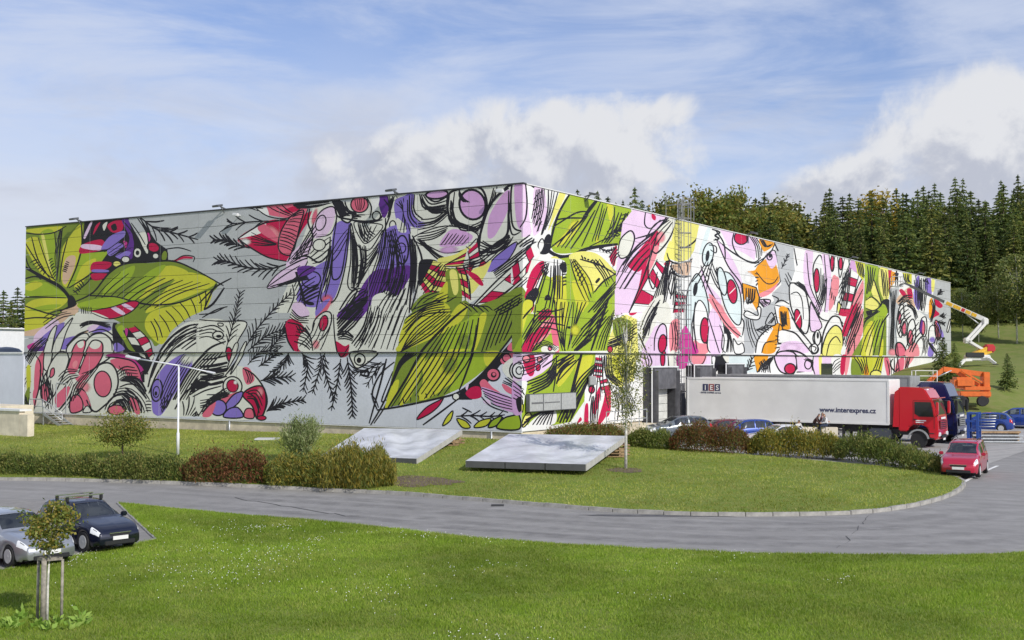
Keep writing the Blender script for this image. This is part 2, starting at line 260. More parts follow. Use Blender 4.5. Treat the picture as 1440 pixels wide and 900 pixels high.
# ------------------------------------------------------------------ the wall painting, drawn shape by shape
# '@x,y' sets the corner of the part of the wall being drawn; f/F fill (smooth/straight), o/O fill with outline,
# s black brush stroke, S coloured stroke, h strokes between two curves, r rungs between two curves,
# e ellipse, b sprayed patch, v fir twig, z stripes between two curves
MURAL = '''
@20,240
F d 58,340 445,310 430,500 610,505 640,590 560,720 490,790 400,830 420,1010 50,1010
f y 70,375 300,352 240,392 165,402
f y 66,450 152,425 205,560 262,690 190,672 110,560
f g 160,405 255,392 268,690 215,560
f Y 172,420 190,412 235,640 205,560
f y 300,520 340,430 425,335 428,450 400,600 345,730 300,700
f t 325,560 385,540 378,620 330,715 305,690
f g 425,525 605,508 480,650 345,735 400,600
f y 430,600 520,560 440,700 380,740
f g 60,730 150,690 250,735 335,800 190,800 60,795
f y 60,740 130,700 180,720 110,760
f y 60,870 130,815 330,805 300,860 200,900 60,930
f y 58,930 120,900 330,930 150,1010 58,1010
f g 100,880 200,850 300,850 200,890
s 9 66,450 120,540 190,640 262,692
s 8 152,425 190,540 240,670 264,694
s 8 255,390 270,560 266,700
s 9 305,362 290,500 270,692
s 9 338,430 305,560 288,704
s 12 425,335 428,480 390,620 335,742
s 12 428,522 605,508 500,640 345,742
s 9 605,512 470,700 375,772
s 9 70,395 160,402 250,392 330,350
s 9 60,480 90,600 170,690
s 9 110,420 150,560 230,690
s 24 50,600 120,640 210,690 290,735 345,800 350,860 290,890
s 10 50,690 130,670 200,690
s 10 50,800 180,800 330,805
s 10 50,850 200,900 330,930
s 10 50,940 150,930 320,940
r 9 8 95,575 190,665 | 150,555 205,640
r 10 8 215,560 250,690 | 240,545 275,660
r 8 8 300,640 330,570 | 330,650 350,580
r 7 9 365,760 430,690 | 400,790 445,720
h 3 8 300,380 290,520 280,640 | 290,370 255,520 262,640
e K 366,845 28,58 -10 0
f t 300,890 380,860 410,830 400,900 350,912
F K 445,316 720,292 800,300 900,450 970,500 975,565 700,605 600,690 470,690 600,510 425,525
f r 590,345 650,312 690,325 680,380 620,390
f K 612,350 640,335 650,370 625,380
f r 430,470 540,435 575,460 560,500 420,525
f k 440,465 550,475 540,505 430,490
f v 550,500 600,420 690,380 700,410 640,470
f v 590,500 660,460 690,480 610,540
f V 680,315 720,305 760,480 740,560 690,540 730,430
f v 640,540 700,510 740,520 690,560
f G 725,305 790,300 850,440 845,520 790,430 750,360
f C 790,400 830,390 850,480 840,525 800,450
e C 780,520 26,32 0 9
e K 780,520 12,15 0 0
e r 880,485 40,30 20 9
f m 840,395 868,410 850,452
e C 705,562 26,20 0 8
e Y 650,590 26,20 0 8
e C 895,540 20,18 0 8
e d 950,540 20,36 10 8
f r 500,580 612,580 590,620 490,640
f v 500,625 590,628 590,642 500,642
f r 490,652 600,655 550,690 500,692
f k 480,330 494,330 452,425 440,415
f r 515,350 545,328 500,405
f C 560,345 590,325 570,380
f m 690,445 715,455 705,490
f v 560,470 620,440 640,455 580,500
s 9 690,320 760,420 750,560
s 9 780,300 840,400 850,520
s 8 740,330 790,400 830,470
h 4 6 560,510 640,450 700,400 | 640,550 700,520 745,500
v 11 7 85 800,298 900,370 1000,392 1165,437
s 9 940,500 1040,488 1120,510
S r 16 1012,572 1070,550 1130,552
s 8 1010,575 1070,538 1138,545 1132,578
f d 400,830 500,770 600,650 700,590 850,585 1000,575 1130,625 1285,712 1250,780 1215,870 1120,920 1010,1000 900,1110 850,1060 640,945 480,880
f y 820,700 880,640 990,600 1100,640 1060,680 950,710 830,800 780,800
f y 1060,660 1150,650 1275,712 1120,790 960,850 830,900 920,790
f y 860,900 1010,850 1150,800 1250,760 1215,870 1100,930 1000,1010 930,1100 830,1000
f g 620,680 760,600 720,700 560,790
f g 700,800 850,640 960,600 860,720 760,830
h 15 8 490,805 550,730 640,640 | 880,895 1050,790 1270,718
s 13 385,830 500,770 600,650 700,590 850,578 1000,572 1130,620 1325,728
s 12 470,790 640,800 780,835 900,850 1060,830 1220,760
r 12 8 850,960 1000,860 1230,750 | 890,1090 1080,960 1215,870
s 12 1280,715 1240,790 1200,880
s 16 1200,880 1260,840 1330,740
f g 400,845 600,800 730,832 640,862 480,892
f r 490,885 620,865 740,825 788,840 720,900 600,935 500,905
f k 610,868 642,860 702,902 675,910
f k 680,850 706,842 758,872 740,884
f C 395,900 490,892 600,935 560,950 400,950
s 9 480,888 620,862 740,825 790,840 720,905 600,938 490,900
r 9 7 415,860 490,862 | 420,905 490,908
@20,420
f C 100,740 45,560 110,330 250,120 400,110 560,150 640,230 740,340 860,420 850,600 860,760
f t 40,215 200,170 300,90 350,110 200,220 60,235
f k 130,230 260,130 280,200 150,300
f v 160,280 200,220 320,150 240,300
f l 90,300 150,260 170,320 100,330
f m 80,300 130,280 110,330
f V 100,320 180,300 240,320 130,335
f v 470,200 540,170 610,175 600,205 500,215
f k 460,190 500,165 540,165 490,210
f v 260,300 330,250 400,240 330,320
f t 330,300 400,230 470,200 420,260
s 10 330,300 400,230 470,200
f p 125,420 170,340 200,345 180,430 150,560 120,620
e C 200,420 20,120 8 8
o C 8 185,340 230,210 270,170 250,260 215,440 180,440
o C 8 230,420 260,260 370,120 330,210 280,360
o C 9 200,480 240,380 290,335 335,350 330,420 270,560 230,620
o p 8 220,500 225,450 245,440 245,480
o C 10 330,320 400,240 460,220 475,280 430,400 400,440 360,420
o C 11 430,330 480,240 560,220 620,270 630,335 560,400 480,420
f p 330,440 380,300 420,265 450,270 450,310 400,440 360,480
f p 400,470 470,300 510,265 555,280 555,350 500,450 450,475
e C 420,285 22,28 0 0
e C 510,285 38,34 0 0
e q 378,415 15,25 20 0
s 10 330,440 380,300 430,262 452,290 400,440
s 10 400,470 470,300 510,262 558,285 552,360 500,440 420,475
f m 570,360 640,345 740,370 810,440 805,530 780,500 720,420 640,380
f p 600,390 680,380 760,420 790,500 720,500 690,460 640,440
r 8 7 650,420 740,480 | 670,490 745,500
s 10 570,370 660,375 760,410 810,530
o C 12 390,560 470,470 540,415 600,410 640,460 650,540 620,620 560,680 500,715 440,640
b q 430,560 60,50 0
e p 553,540 55,82 -4 9
f p 380,500 440,480 470,490 410,530
o p 9 345,660 365,615 400,612 425,650 425,700 390,720 350,718
s 11 380,590 420,570 460,630 485,715
f p 400,585 440,590 470,650 480,715 445,700 425,640
o C 8 440,690 460,680 480,715 430,720
e p 188,595 28,60 0 9
f p 110,600 130,560 135,640 120,690
h 5 7 250,620 300,560 350,490 | 300,720 360,640 380,560
f p 250,630 300,570 345,560 320,640 270,690
e p 640,705 55,32 0 10
s 9 580,720 600,670 650,650 690,680 700,720
h 5 9 560,715 590,640 680,610 740,720 | 640,560 740,560 820,640 850,720
h 8 9 660,520 740,540 830,640 | 700,490 790,510 840,600
f p 720,640 760,630 790,720 760,725
s 10 740,620 790,660 800,725
s 10 660,560 720,540 790,560 850,640
h 3 10 800,520 790,470 830,440 | 820,530 820,480 850,450
r 6 8 825,640 825,720 | 862,640 860,720
s 10 130,360 160,420 150,560 130,640 115,710
s 10 190,470 215,540 230,620 190,690
h 4 8 150,440 160,560 165,700 | 200,520 220,600 240,700
r 7 10 60,350 70,520 60,700 | 100,330 100,520 95,700
f y 70,440 95,430 95,560 75,600
f d 55,620 90,560 85,700 60,710
v 7 6 34 95,680 60,640 20,600
v 7 5 30 60,560 50,500 40,470
v 6 4 26 50,690 10,660 -20,650
f C 860,560 840,480 900,380 960,270 1060,170 1180,130 1345,150 1345,340 1345,740 1160,745 900,730
f K 620,180 660,160 820,300 880,350 830,480 800,430 700,340 640,330
f d 640,170 740,150 830,200 860,320 740,330 690,260
f g 650,190 690,170 710,240 690,260
f v 630,290 660,280 700,320 640,335
z r C 6 715,190 800,300 860,400 | 760,170 850,260 880,360
z K C 4 690,200 740,290 790,360 | 715,185 790,280 830,380
f m 700,190 720,195 710,240
s 10 640,230 720,330 800,400 840,480
f v 865,680 870,560 940,430 1060,350 1120,380 1100,470 1010,600 930,730 880,730
b C 1090,380 70,50 -30
e v 895,580 35,70 5 11
e v 893,590 20,35 5 8
e K 890,600 9,14 0 0
h 9 8 905,640 960,480 1060,350 | 930,730 1040,540 1130,380
r 4 9 910,640 1000,590 | 920,720 960,690
s 15 840,560 880,420 960,280 1080,180 1200,160
s 14 860,500 920,370 1040,250 1180,200 1260,230
s 12 845,600 900,470 1000,330 1130,250 1250,260
h 5 10 960,290 1080,190 1200,170 | 1100,330 1200,270 1300,270
h 5 11 1000,640 1130,430 1290,280 | 1090,640 1180,500 1330,330
h 6 16 1140,510 1240,440 1350,420 | 1100,600 1240,560 1350,540
r 8 9 1040,660 1160,600 1180,740 | 1060,740 1100,740 1130,745
h 6 9 1160,640 1150,700 1130,745 | 1200,600 1190,680 1170,745
e C 1290,225 40,32 0 11
e K 1290,235 20,12 0 0
o C 8 1300,160 1330,160 1330,180 1300,185
s 10 1200,150 1280,145 1345,155
s 10 1180,170 1260,190 1345,220
f p 1190,730 1250,670 1320,620 1350,610 1350,740
e v 1290,690 48,55 10 10
@280,240
s 12 0,840 100,740 205,680
s 10 20,930 110,880 180,860
f r 245,430 380,340 470,310 560,310 700,260 730,265 640,400 590,520 550,570 440,545 300,480
f W 245,428 330,380 420,330 400,390 300,420
b q 470,390 80,40 40
b W 290,450 50,30 0
f p 370,360 420,340 500,430 490,450 400,400
f p 410,225 560,210 680,235 640,300 560,300 430,275
f W 350,235 420,225 440,290 380,260
f r 540,250 600,225 640,245 560,270
o p 10 500,470 520,380 580,290 660,250 640,340 600,500 570,535 520,520
r 17 8 500,480 530,370 600,280 | 600,520 620,400 670,250
s 11 245,430 380,345 480,318 560,310
s 11 245,430 330,490 440,550 560,575
h 5 8 330,380 400,420 490,460 | 330,480 420,480 490,470
s 9 350,230 440,290 560,300 640,240
h 3 8 420,230 480,260 570,290 | 540,215 570,245 600,270
h 4 9 270,240 310,240 360,262 | 350,225 420,225 480,200
v 10 3 70 440,318 320,325 220,335 175,318
s 9 260,335 180,360 130,390
v 12 8 60 320,490 230,465 160,440 85,440
v 12 12 75 560,590 440,622 300,612 180,575 115,568
f W 640,200 850,180 860,250 800,240 720,240 680,230
h 6 12 590,215 680,200 850,185 | 620,240 720,235 850,215
F C 720,240 860,200 960,200 1080,170 1350,140 1350,900 480,900 600,640 640,480
f k 560,560 640,470 720,420 700,520 640,600 560,640
o k 8 430,738 500,650 620,580 690,560 640,650 560,710 480,738
h 7 8 560,570 640,480 710,420 | 580,600 680,560 830,540
s 9 430,738 540,660 640,600
f k 720,420 740,300 800,240 860,230 850,330 800,410
e k 770,330 30,50 20 9
s 10 715,420 725,330 780,250 850,230 870,300 830,400 740,420
b p 730,290 20,70 15
f C 700,520 740,440 830,420 840,520 760,600 690,580
h 6 9 700,520 760,450 850,390 | 720,600 780,590 840,520
e C 760,470 40,35 -20 9
f v 830,560 850,380 890,320 960,340 930,560 860,800 790,840 770,800 830,680
b p 810,820 50,50 0
f v 640,720 720,620 830,570 790,720 760,850 680,860 620,830
e v 710,690 60,50 -20 10
h 6 15 640,780 680,740 760,700 | 650,850 700,830 760,800
e K 700,840 30,12 10 0
s 11 870,320 850,450 840,650 860,690 900,650 930,480 950,340
s 11 950,340 930,580 870,800 800,840 770,790 830,640
h 3 8 850,480 880,420 940,350 | 840,600 880,560 940,440
f V 620,620 680,600 740,620 650,680
h 4 9 600,640 640,760 600,900 | 620,640 680,880 620,900
e p 1015,215 55,50 0 10
h 5 7 980,180 985,220 1000,250 | 1050,175 1050,220 1030,255
h 4 13 860,200 890,290 970,320 | 930,190 960,270 1060,275
o C 12 900,300 940,330 970,300 960,270
s 12 960,310 1060,320 1150,300 1160,240
f V 1140,165 1190,160 1200,240 1170,300 1140,230
b V 1120,200 30,40 0
e C 1122,285 26,28 0 10
e C 1225,345 20,28 0 9
f W 1090,170 1140,165 1130,230 1100,260
h 5 10 1190,160 1200,240 1190,300 | 1240,160 1220,230 1200,290
o C 8 980,330 1060,330 1160,345 1130,400 1060,460 1020,430
h 6 8 985,335 1010,390 1040,450 | 1150,345 1110,400 1070,455
o C 9 960,330 1000,470 1080,500 1160,380 1160,420 1100,560 990,745 940,720 960,560
h 9 8 960,360 965,560 960,740 | 1000,480 1010,600 990,740
h 5 9 1000,560 1080,520 1150,430 | 990,740 1060,640 1140,500
f v 1130,600 1160,420 1220,350 1330,380 1335,640 1260,680 1080,690
f V 1000,790 1100,640 1200,620 1330,600 1330,680 1250,790 1190,760 1110,800 1000,880
b V 1230,690 90,80 0
b v 1180,480 60,130 10
e v 1285,500 40,90 0 12
e K 1280,490 14,18 0 0
e v 1280,490 28,32 0 9
h 12 8 1150,400 1120,560 1000,880 | 1250,370 1230,600 1200,780
h 8 8 1180,400 1210,560 1180,780 | 1240,360 1310,640 1250,820
h 10 8 1040,880 1130,760 1180,700 | 1230,900 1300,780 1330,620
f v 1240,190 1300,160 1350,150 1350,380 1280,390 1240,280
f C 1250,300 1300,340 1310,390 1260,380
h 6 9 1240,210 1290,260 1260,390 | 1300,170 1310,280 1350,400
s 12 1180,300 1175,460 1130,600
s 12 1330,400 1340,640 1300,900
s 10 690,240 600,480 560,580
s 10 590,720 600,800 560,900
@280,420
F C 560,200 590,60 1345,40 1270,250 1255,340 950,338 640,332
f C 0,150 130,140 300,150 270,220 230,300 170,330 0,340 
h 4 9 0,180 100,160 160,200 | 0,260 60,250 160,300
e C 120,232 34,26 0 10
e K 125,238 18,10 0 0
o C 8 120,155 150,158 150,172 125,172
s 9 0,132 150,145 300,150 250,260 220,330
v 8 11 55 170,320 210,180 240,60 260,-50
v 9 12 60 300,300 360,200 480,60 590,-40
v 9 10 75 310,330 420,240 540,190
v 9 9 60 440,330 500,260 560,180
v 8 11 60 300,420 380,340 500,330
s 9 0,100 90,90 170,50
f r 545,180 570,130 640,150 700,250 680,320 600,330 560,260
b q 680,260 70,50 0
h 5 9 590,150 640,250 610,330 | 690,170 740,260 700,340
f k 590,40 640,20 700,90 660,120 600,100
h 4 9 590,60 640,110 700,100 | 570,120 620,150 690,160
f p 730,150 760,60 830,10 820,60 770,120
f v 740,60 780,20 830,0 790,60 740,110
o C 10 720,220 730,140 790,85 835,95 830,170 780,250 740,255
e r 788,155 26,50 12 9
e C 788,155 38,66 12 0
e r 788,155 26,50 12 9
f C 640,230 720,200 760,260 800,330 640,330
b q 740,290 30,40 0
h 7 8 620,300 700,210 720,150 | 780,330 800,280 850,160
f V 870,110 990,0 1100,0 1030,120 980,140
h 5 16 870,130 960,30 1080,-20 | 880,220 980,120 1060,20
h 4 12 870,220 930,200 980,240 | 880,260 920,260 970,270
f r 865,270 920,300 950,290 940,350 900,372 870,340
s 10 850,100 860,260 890,370 950,300
h 9 8 1000,300 1060,150 1110,0 | 1250,330 1290,200 1345,60
h 4 11 960,280 1040,160 1080,0 | 1010,330 1060,250 1110,100
o C 11 955,340 1120,335 1080,390 1000,440 965,410
e C 1010,385 34,36 0 10
e K 1005,390 15,18 0 0
v 9 9 60 640,340 680,420 650,590
v 9 9 50 790,340 760,440 710,600
v 9 8 55 760,345 800,500 850,640
v 9 8 45 890,380 870,520 830,710
v 10 12 60 930,370 955,560 965,750
v 9 8 55 560,340 540,400 460,470
v 10 8 70 380,520 470,500 580,495
v 9 6 45 370,430 440,380 500,340
v 11 10 60 410,720 500,670 660,640
s 18 1010,470 1060,460 1060,490 1010,480
v 8 5 60 1180,400 1110,460 1050,560
v 8 6 60 1150,400 1050,450 960,470
s 13 1180,380 1140,540 1070,790
s 10 1220,460 1150,640 1180,640
s 10 1100,790 1160,700 1210,600
s 9 1080,600 1110,640 1130,690
f C 0,480 180,430 290,435 370,500 410,590 420,680 370,760 0,745
h 7 15 0,370 90,360 180,340 | 0,560 90,560 160,540
h 4 10 150,500 200,430 270,330 | 170,470 240,400 300,300
e r 190,355 22,48 -5 9
o C 8 220,300 245,280 240,330 180,440 175,430
o C 8 280,290 300,285 260,380 190,480
e C 205,555 60,62 -20 10
e r 205,552 36,40 -20 8
b W 225,530 18,18 0
f p 270,440 310,440 345,510 300,545 275,500
h 3 8 280,450 300,500 290,540 | 320,460 335,500 320,540
o r 11 270,610 330,560 400,560 418,650 400,730 360,760 330,680
b q 380,590 30,40 0
h 4 10 290,590 360,570 410,640 | 300,640 340,650 370,740
f p 130,640 230,590 270,600 180,680
o v 10 150,690 210,610 270,590 250,650 190,700
e v 115,690 52,50 -20 10
f p 15,745 40,690 100,650 70,740
o v 10 150,750 180,700 240,690 270,750
o p 9 280,750 290,700 330,700 340,755
e r 390,755 28,14 0 8
h 4 9 0,640 90,620 150,560 | 0,700 60,680 120,640
@520,240
F C 250,150 450,110 735,90 965,70 1000,560 700,800 560,880 300,880 260,400
f v 215,200 250,150 285,160 270,240 310,330 320,360 260,350 220,290
b v 310,340 60,30 0
h 6 12 230,160 235,300 270,370 | 290,150 290,250 350,300
h 6 12 270,390 400,360 500,280 | 330,300 420,290 500,230
e l 425,150 70,28 -5 14
h 4 13 310,150 340,250 490,250 | 350,150 420,190 495,150
o C 16 500,150 500,280 560,360 640,380 720,330 740,200 700,110 600,110
e l 650,215 82,95 -15 16
h 3 12 500,150 490,290 560,390 700,370 | 545,130 540,280 620,350 720,300
h 4 9 480,350 560,410 690,400 | 520,340 600,400 690,370
o C 9 280,420 480,350 680,400 640,500 540,560 420,520 330,470
f l 440,470 520,370 650,410 600,470 500,480
h 10 7 440,470 470,430 500,385 | 590,470 620,440 640,415
o C 9 350,470 470,520 600,500 680,430 640,540 520,580 430,560
b l 500,500 80,30 -5
h 4 9 290,430 360,500 450,580 | 330,430 420,520 520,570
o C 17 690,500 700,400 760,220 850,120 900,100 880,250 870,400 800,460 720,520
f l 745,400 760,280 840,150 890,130 870,260 800,400 760,430
h 2 13 690,510 760,460 850,440 880,390 | 700,550 790,540 880,480 930,390
o C 13 900,90 970,75 975,350 950,380 900,330
f l 915,95 970,80 968,350 930,330
h 3 10 780,110 740,250 680,390 | 810,100 790,180 720,290
f v 740,630 790,550 920,450 900,530 820,620 770,640
s 9 740,630 790,550 930,450 880,560 770,640
f Y 430,560 540,530 640,480 600,600 470,600
f K 310,590 350,560 430,580 360,690 310,720
z r Y 6 320,720 400,570 | 360,820 480,590
z Y r 7 370,820 450,600 | 420,850 520,620
z r Y 4 470,600 560,550 | 590,600 640,490
z r C 5 490,640 500,860 | 540,630 530,890
z r Y 5 550,610 570,780 | 600,600 640,820
z C r 5 590,600 720,700 | 610,480 760,600
z r C 4 620,510 640,590 | 680,440 700,560
f Y 640,640 720,600 770,570 720,680 640,780
f r 600,630 680,660 720,720 690,720
h 5 9 310,720 380,640 450,580 | 360,830 430,760 490,620
h 5 10 490,620 490,760 510,890 | 600,600 640,700 650,800
h 3 9 470,600 590,590 700,560 | 480,640 600,640 760,580
f C 620,890 760,750 960,560 1070,520 1060,570 980,690 820,840 700,900
z C r 6 630,890 850,690 1040,520 | 730,890 900,740 1000,640
s 12 620,890 800,700 960,560 1060,500
b g 830,830 120,35 -38
h 3 10 690,890 850,760 990,660 | 740,900 880,820 1000,700
s 16 250,400 265,640 250,900
f d 270,900 340,780 480,760 480,640 560,640 560,900
f y 330,880 420,800 490,700 480,850 400,900
f Y 505,640 550,640 560,760 530,780
f d 560,900 600,820 700,880 860,780 970,740 975,900
h 7 9 260,890 330,800 430,760 | 330,900 450,860 560,800
@520,420
F d 330,30 560,20 640,60 975,-60 975,150 860,300 720,450 560,570 430,630 90,690 170,330 220,130
f y 220,150 330,60 480,30 500,110 350,200 190,300
f y 190,290 460,150 560,40 620,40 580,140 440,230 200,330
f g 480,210 600,140 690,100 650,330 460,330
f y 690,120 740,100 700,250 660,330
f y 340,400 480,330 650,330 620,440 420,600 300,640 330,520
f g 560,340 720,340 720,440 600,540 500,590 540,470
f y 720,340 840,340 740,430
f y 230,520 300,400 350,350 300,520 240,640 180,670
f y 90,690 140,540 180,520 150,640
f y 480,340 540,340 420,560 340,640 400,480
b d 600,270 60,60 0
b d 500,420 60,80 20
h 9 10 200,330 280,180 460,60 | 190,340 400,230 520,110
h 8 10 180,300 320,120 520,90 | 250,60 380,20 480,-10
h 12 10 110,690 260,460 460,190 | 480,600 650,360 690,120
h 9 10 690,350 740,200 820,20 | 860,260 920,120 960,-10
s 18 620,50 500,150 330,330 230,500 110,690
s 14 690,120 660,300 600,480 560,580
h 5 12 130,560 200,420 300,350 | 150,480 180,400 230,330
s 15 40,705 200,680 430,630 560,590 700,480 860,290 975,130
r 5 8 180,640 420,580 | 180,670 430,610
F K 560,600 700,480 900,270 975,200 975,330 820,420 720,560 640,640 560,640
f p 870,320 890,280 910,290 905,330
f p 820,390 870,350 910,350 860,420
e v 928,240 12,30 -5 6
e p 860,375 26,26 0 9
e p 775,480 42,40 0 12
e K 778,482 18,18 0 0
e p 780,478 10,10 0 0
f p 690,540 720,510 770,560 820,600 740,610
f r 600,600 640,560 690,560 700,620 640,635
f k 600,560 620,540 610,580
f p 830,540 880,560 940,620 860,590
f l 700,560 800,590 880,620 970,700 900,720 800,680 740,620
f C 830,440 900,370 960,380 960,500 900,530
e W 935,455 55,60 0 11
e W 938,455 28,30 0 10
h 7 9 700,560 800,590 930,640 | 730,640 800,690 960,720
h 6 9 830,540 890,560 960,610 | 860,480 920,530 990,570
f k 710,650 750,640 760,680
s 10 700,620 760,680 870,720
e C 540,620 22,22 0 9
o r 9 290,765 350,690 440,640 460,630 430,680 370,730
s 13 330,800 440,720 560,630
o y 9 455,805 480,750 520,710 505,770
v 10 5 62 540,745 640,740 760,745 850,735
s 10 580,690 640,720
o y 9 545,760 600,775 630,815 580,815
o y 9 655,815 690,775 760,760 730,805
o g 10 745,815 770,770 830,745 800,800
o g 11 800,820 840,760 900,740 940,740 940,825
s 12 0,800 90,640 180,400
s 12 40,700 10,600 60,480 150,400
@720,240
F k 66,60 150,80 160,300 110,420 60,420
F W 90,75 330,130 240,300 170,450 130,420 110,300 
s 12 85,75 95,200 85,300 50,360
s 12 105,80 150,110 190,95
f k 140,110 200,110 220,300 160,400 130,380
h 8 10 150,120 140,200 120,300 | 210,110 200,260 160,400
r 9 8 140,170 130,280 170,400 | 200,110 190,230 190,330
h 6 9 220,110 220,250 180,410 | 300,130 260,260 200,400
f Y 240,330 300,140 340,150 260,320 230,380
f g 250,370 290,280 370,145 540,180 750,240 730,380 680,470 560,470 480,490 390,520 260,510
f y 270,480 320,410 440,300 400,390 330,460
b y 380,350 70,26 -55
f y 600,210 640,220 635,320 620,330
b y 540,440 16,45 0
s 17 235,510 260,380 300,260 370,140
s 13 240,490 400,360 480,270 545,185
s 12 270,350 400,270 470,258
s 12 280,310 360,300 450,300
s 22 545,180 500,230 450,300
s 10 440,480 490,370 560,200
h 3 9 500,450 540,330 570,210 | 550,440 580,330 610,230
s 9 650,230 640,340 600,390
v 8 4 36 740,260 700,320 680,390
v 9 5 36 610,400 680,380 740,340
s 9 490,480 620,420 680,410
s 26 230,420 220,490 290,540 370,540 460,500 550,480 670,465
e K 225,450 24,50 10 0
e K 200,505 40,26 0 0
o W 9 165,470 190,430 205,470 180,520
f W 90,430 160,480 170,540 60,600 0,720 0,600 60,480
z r W 3 0,610 60,540 120,480 | 0,700 60,640 140,540
s 14 0,570 60,520 120,470 140,430
h 6 11 20,470 60,440 110,400 | 90,500 110,480 160,460
f Y 240,560 300,560 330,720 340,900 250,900 240,700
F g 130,900 180,720 200,620 280,560 420,540 560,540 660,640 650,900
f W 200,560 330,570 340,660 260,680 200,640
f Y 360,540 460,510 560,540 650,650 580,700 520,760 420,640
f y 240,690 330,680 340,870 260,870
f g 170,800 250,690 260,900 160,900
f y 380,700 470,740 480,870 420,880
f y 400,560 500,700 520,760 470,760 390,640
f g 480,850 660,660 650,900 470,900
f r 120,640 170,580 205,580 190,660 130,720 90,740
f r 80,790 130,680 160,700 100,800
f K 90,790 150,740 170,780 110,880 80,880
f r 60,900 130,840 140,860 120,900
h 4 10 60,900 120,740 200,590 | 150,900 200,740 240,580
h 4 10 260,560 260,700 262,900 | 330,570 330,740 320,900
h 6 10 360,560 400,720 470,860 | 400,560 500,680 520,770
s 12 430,560 560,600 660,660
s 13 520,770 580,700 660,650
h 5 11 470,900 560,800 660,690 | 560,900 600,840 650,780
r 8 10 170,585 205,700 | 215,575 235,640
r 9 10 310,600 320,740 | 345,600 345,730
r 9 10 370,570 440,740 | 400,560 470,680
r 9 10 430,530 540,610 | 440,560 560,570
f K 305,590 340,580 345,640 315,640
s 20 530,710 555,680
e K 225,815 20,30 0 0
s 9 230,780 245,830 210,870
f g 200,40 205,20
F k 650,900 660,620 700,330 770,240 830,250 980,290 1010,300 900,900
F C 880,420 900,380 1000,290 1060,310 1010,480 960,900 820,900
f k 720,330 790,250 850,260 840,340 870,360 810,420 760,400
f C 670,500 700,420 750,390 770,450 740,530 690,555
s 11 670,510 690,430 750,380 775,430 740,530 690,555 670,520
s 10 845,260 840,340 880,365 940,310
s 12 980,290 930,360 880,400 780,430
f r 885,270 910,290 905,315 885,300
f r 760,560 840,460 920,380 930,480 870,560 800,640 730,600
b q 940,420 40,50 0
f r 840,540 900,480 870,640 830,790 790,900 740,900 800,740
f r 940,620 990,560 1000,590 960,660 930,690
f q 850,600 900,480 930,490 880,620
z W r 7 740,900 880,640 920,560 | 860,900 920,740 980,610
s 13 700,600 790,480 900,390 990,300
s 12 740,900 830,680 890,500 920,390
h 4 10 660,640 700,560 770,480 | 650,880 760,700 860,560
s 10 880,500 860,640 880,730 900,740 920,640
h 5 9 870,890 920,740 980,560 | 960,900 970,780 1000,560
f r 620,540 650,480 665,490 650,600 625,580
h 4 9 610,540 640,500 660,470 | 640,620 660,560 690,540
v 8 6 22 540,480 600,510 650,490
s 12 890,510 920,520 990,440 1040,330
F Y 1000,480 1040,300 1210,345 1190,440 1120,560 1060,580 1000,560
f Y 960,560 1000,440 1010,520 1000,560
s 12 1210,340 1170,430 1110,480 1060,490
s 12 1245,350 1210,470 1130,570 1060,590 1000,570 980,520
f t 1010,600 1060,590 1130,570 1200,520 1190,600 1120,660 1050,650
b p 1180,570 30,40 0
h 6 8 1040,600 1060,640 1070,660 | 1180,530 1190,560 1160,630
s 12 1000,600 1040,660 1110,670 1180,620
F W 1000,670 1110,680 1200,630 1240,380 1350,370 1350,900 960,900
f M 1215,350 1250,350 1230,480 1190,640 1180,600
o W 8 1010,640 990,720 1010,790 1030,700
h 4 8 970,560 960,700 930,900 | 1000,640 990,760 960,900
s 9 1270,370 1310,390 1300,420 1270,400
e M 1245,540 40,80 15 9
e K 1240,540 14,40 10 0
e M 1170,760 60,120 15 9
e K 1165,745 16,40 10 0
s 10 1120,900 1110,760 1150,680 1200,660
e W 1195,900 50,90 8 9
f k 1260,400 1350,430 1350,600 1300,480
f q 1230,760 1300,780 1350,880 1290,860
b q 1300,820 50,40 30
z r W 6 1020,900 1040,760 | 1110,900 1110,780
h 4 8 1020,780 1050,840 1060,900 | 1080,760 1110,820 1100,900
s 9 1240,660 1250,700 1230,720
h 2 8 1285,600 1300,660 | 1295,600 1305,660
@720,420
F d 0,60 80,30 90,150 60,250 0,330
f y 70,30 130,20 110,120 60,240
F g 60,230 100,95 650,85 600,330 0,340
f y 270,20 350,20 340,180 300,170
f g 150,40 260,20 280,180 250,240 180,160
f r 170,140 180,80 250,70 240,110
f q 160,180 230,130 260,120 270,150 200,200
f r 80,290 150,200 240,170 230,210 130,310
f q 140,290 230,210 260,200 180,280
f p 240,130 270,120 300,320 270,330
f r 90,250 110,210 130,330 60,330
f K 80,100 140,40 130,60 70,130
h 6 10 90,330 140,200 240,90 | 150,330 230,230 270,130
s 10 150,40 130,160 60,310
s 10 270,10 280,160 320,330
h 5 9 270,20 280,200 340,330 | 400,20 350,200 330,330
s 9 315,20 318,190
h 4 9 380,20 370,200 350,330 | 480,20 420,130 360,300
s 20 350,182 420,184
s 18 610,0 560,150 500,330
h 5 9 420,320 500,250 590,80 | 360,310 440,180 590,30
h 4 11 420,330 470,290 510,260 | 380,330 420,300 480,240
h 4 9 520,320 560,210 650,60 | 590,330 610,240 640,130
b y 400,200 40,50 0
f C 200,300 290,300 280,335 190,335
e p 240,315 12,14 0 7
h 6 7 110,330 200,260 300,310 | 140,335 210,300 270,335
F g 190,400 290,345 540,345 500,600 380,780 280,800 60,800 110,520 
F k 0,350 270,345 260,420 200,470 110,520 0,520
f r 80,370 150,360 150,470 120,490 90,440
b r 130,400 40,60 0
e W 40,455 44,50 0 11
e W 40,455 20,24 0 9
e q 100,380 24,20 0 8
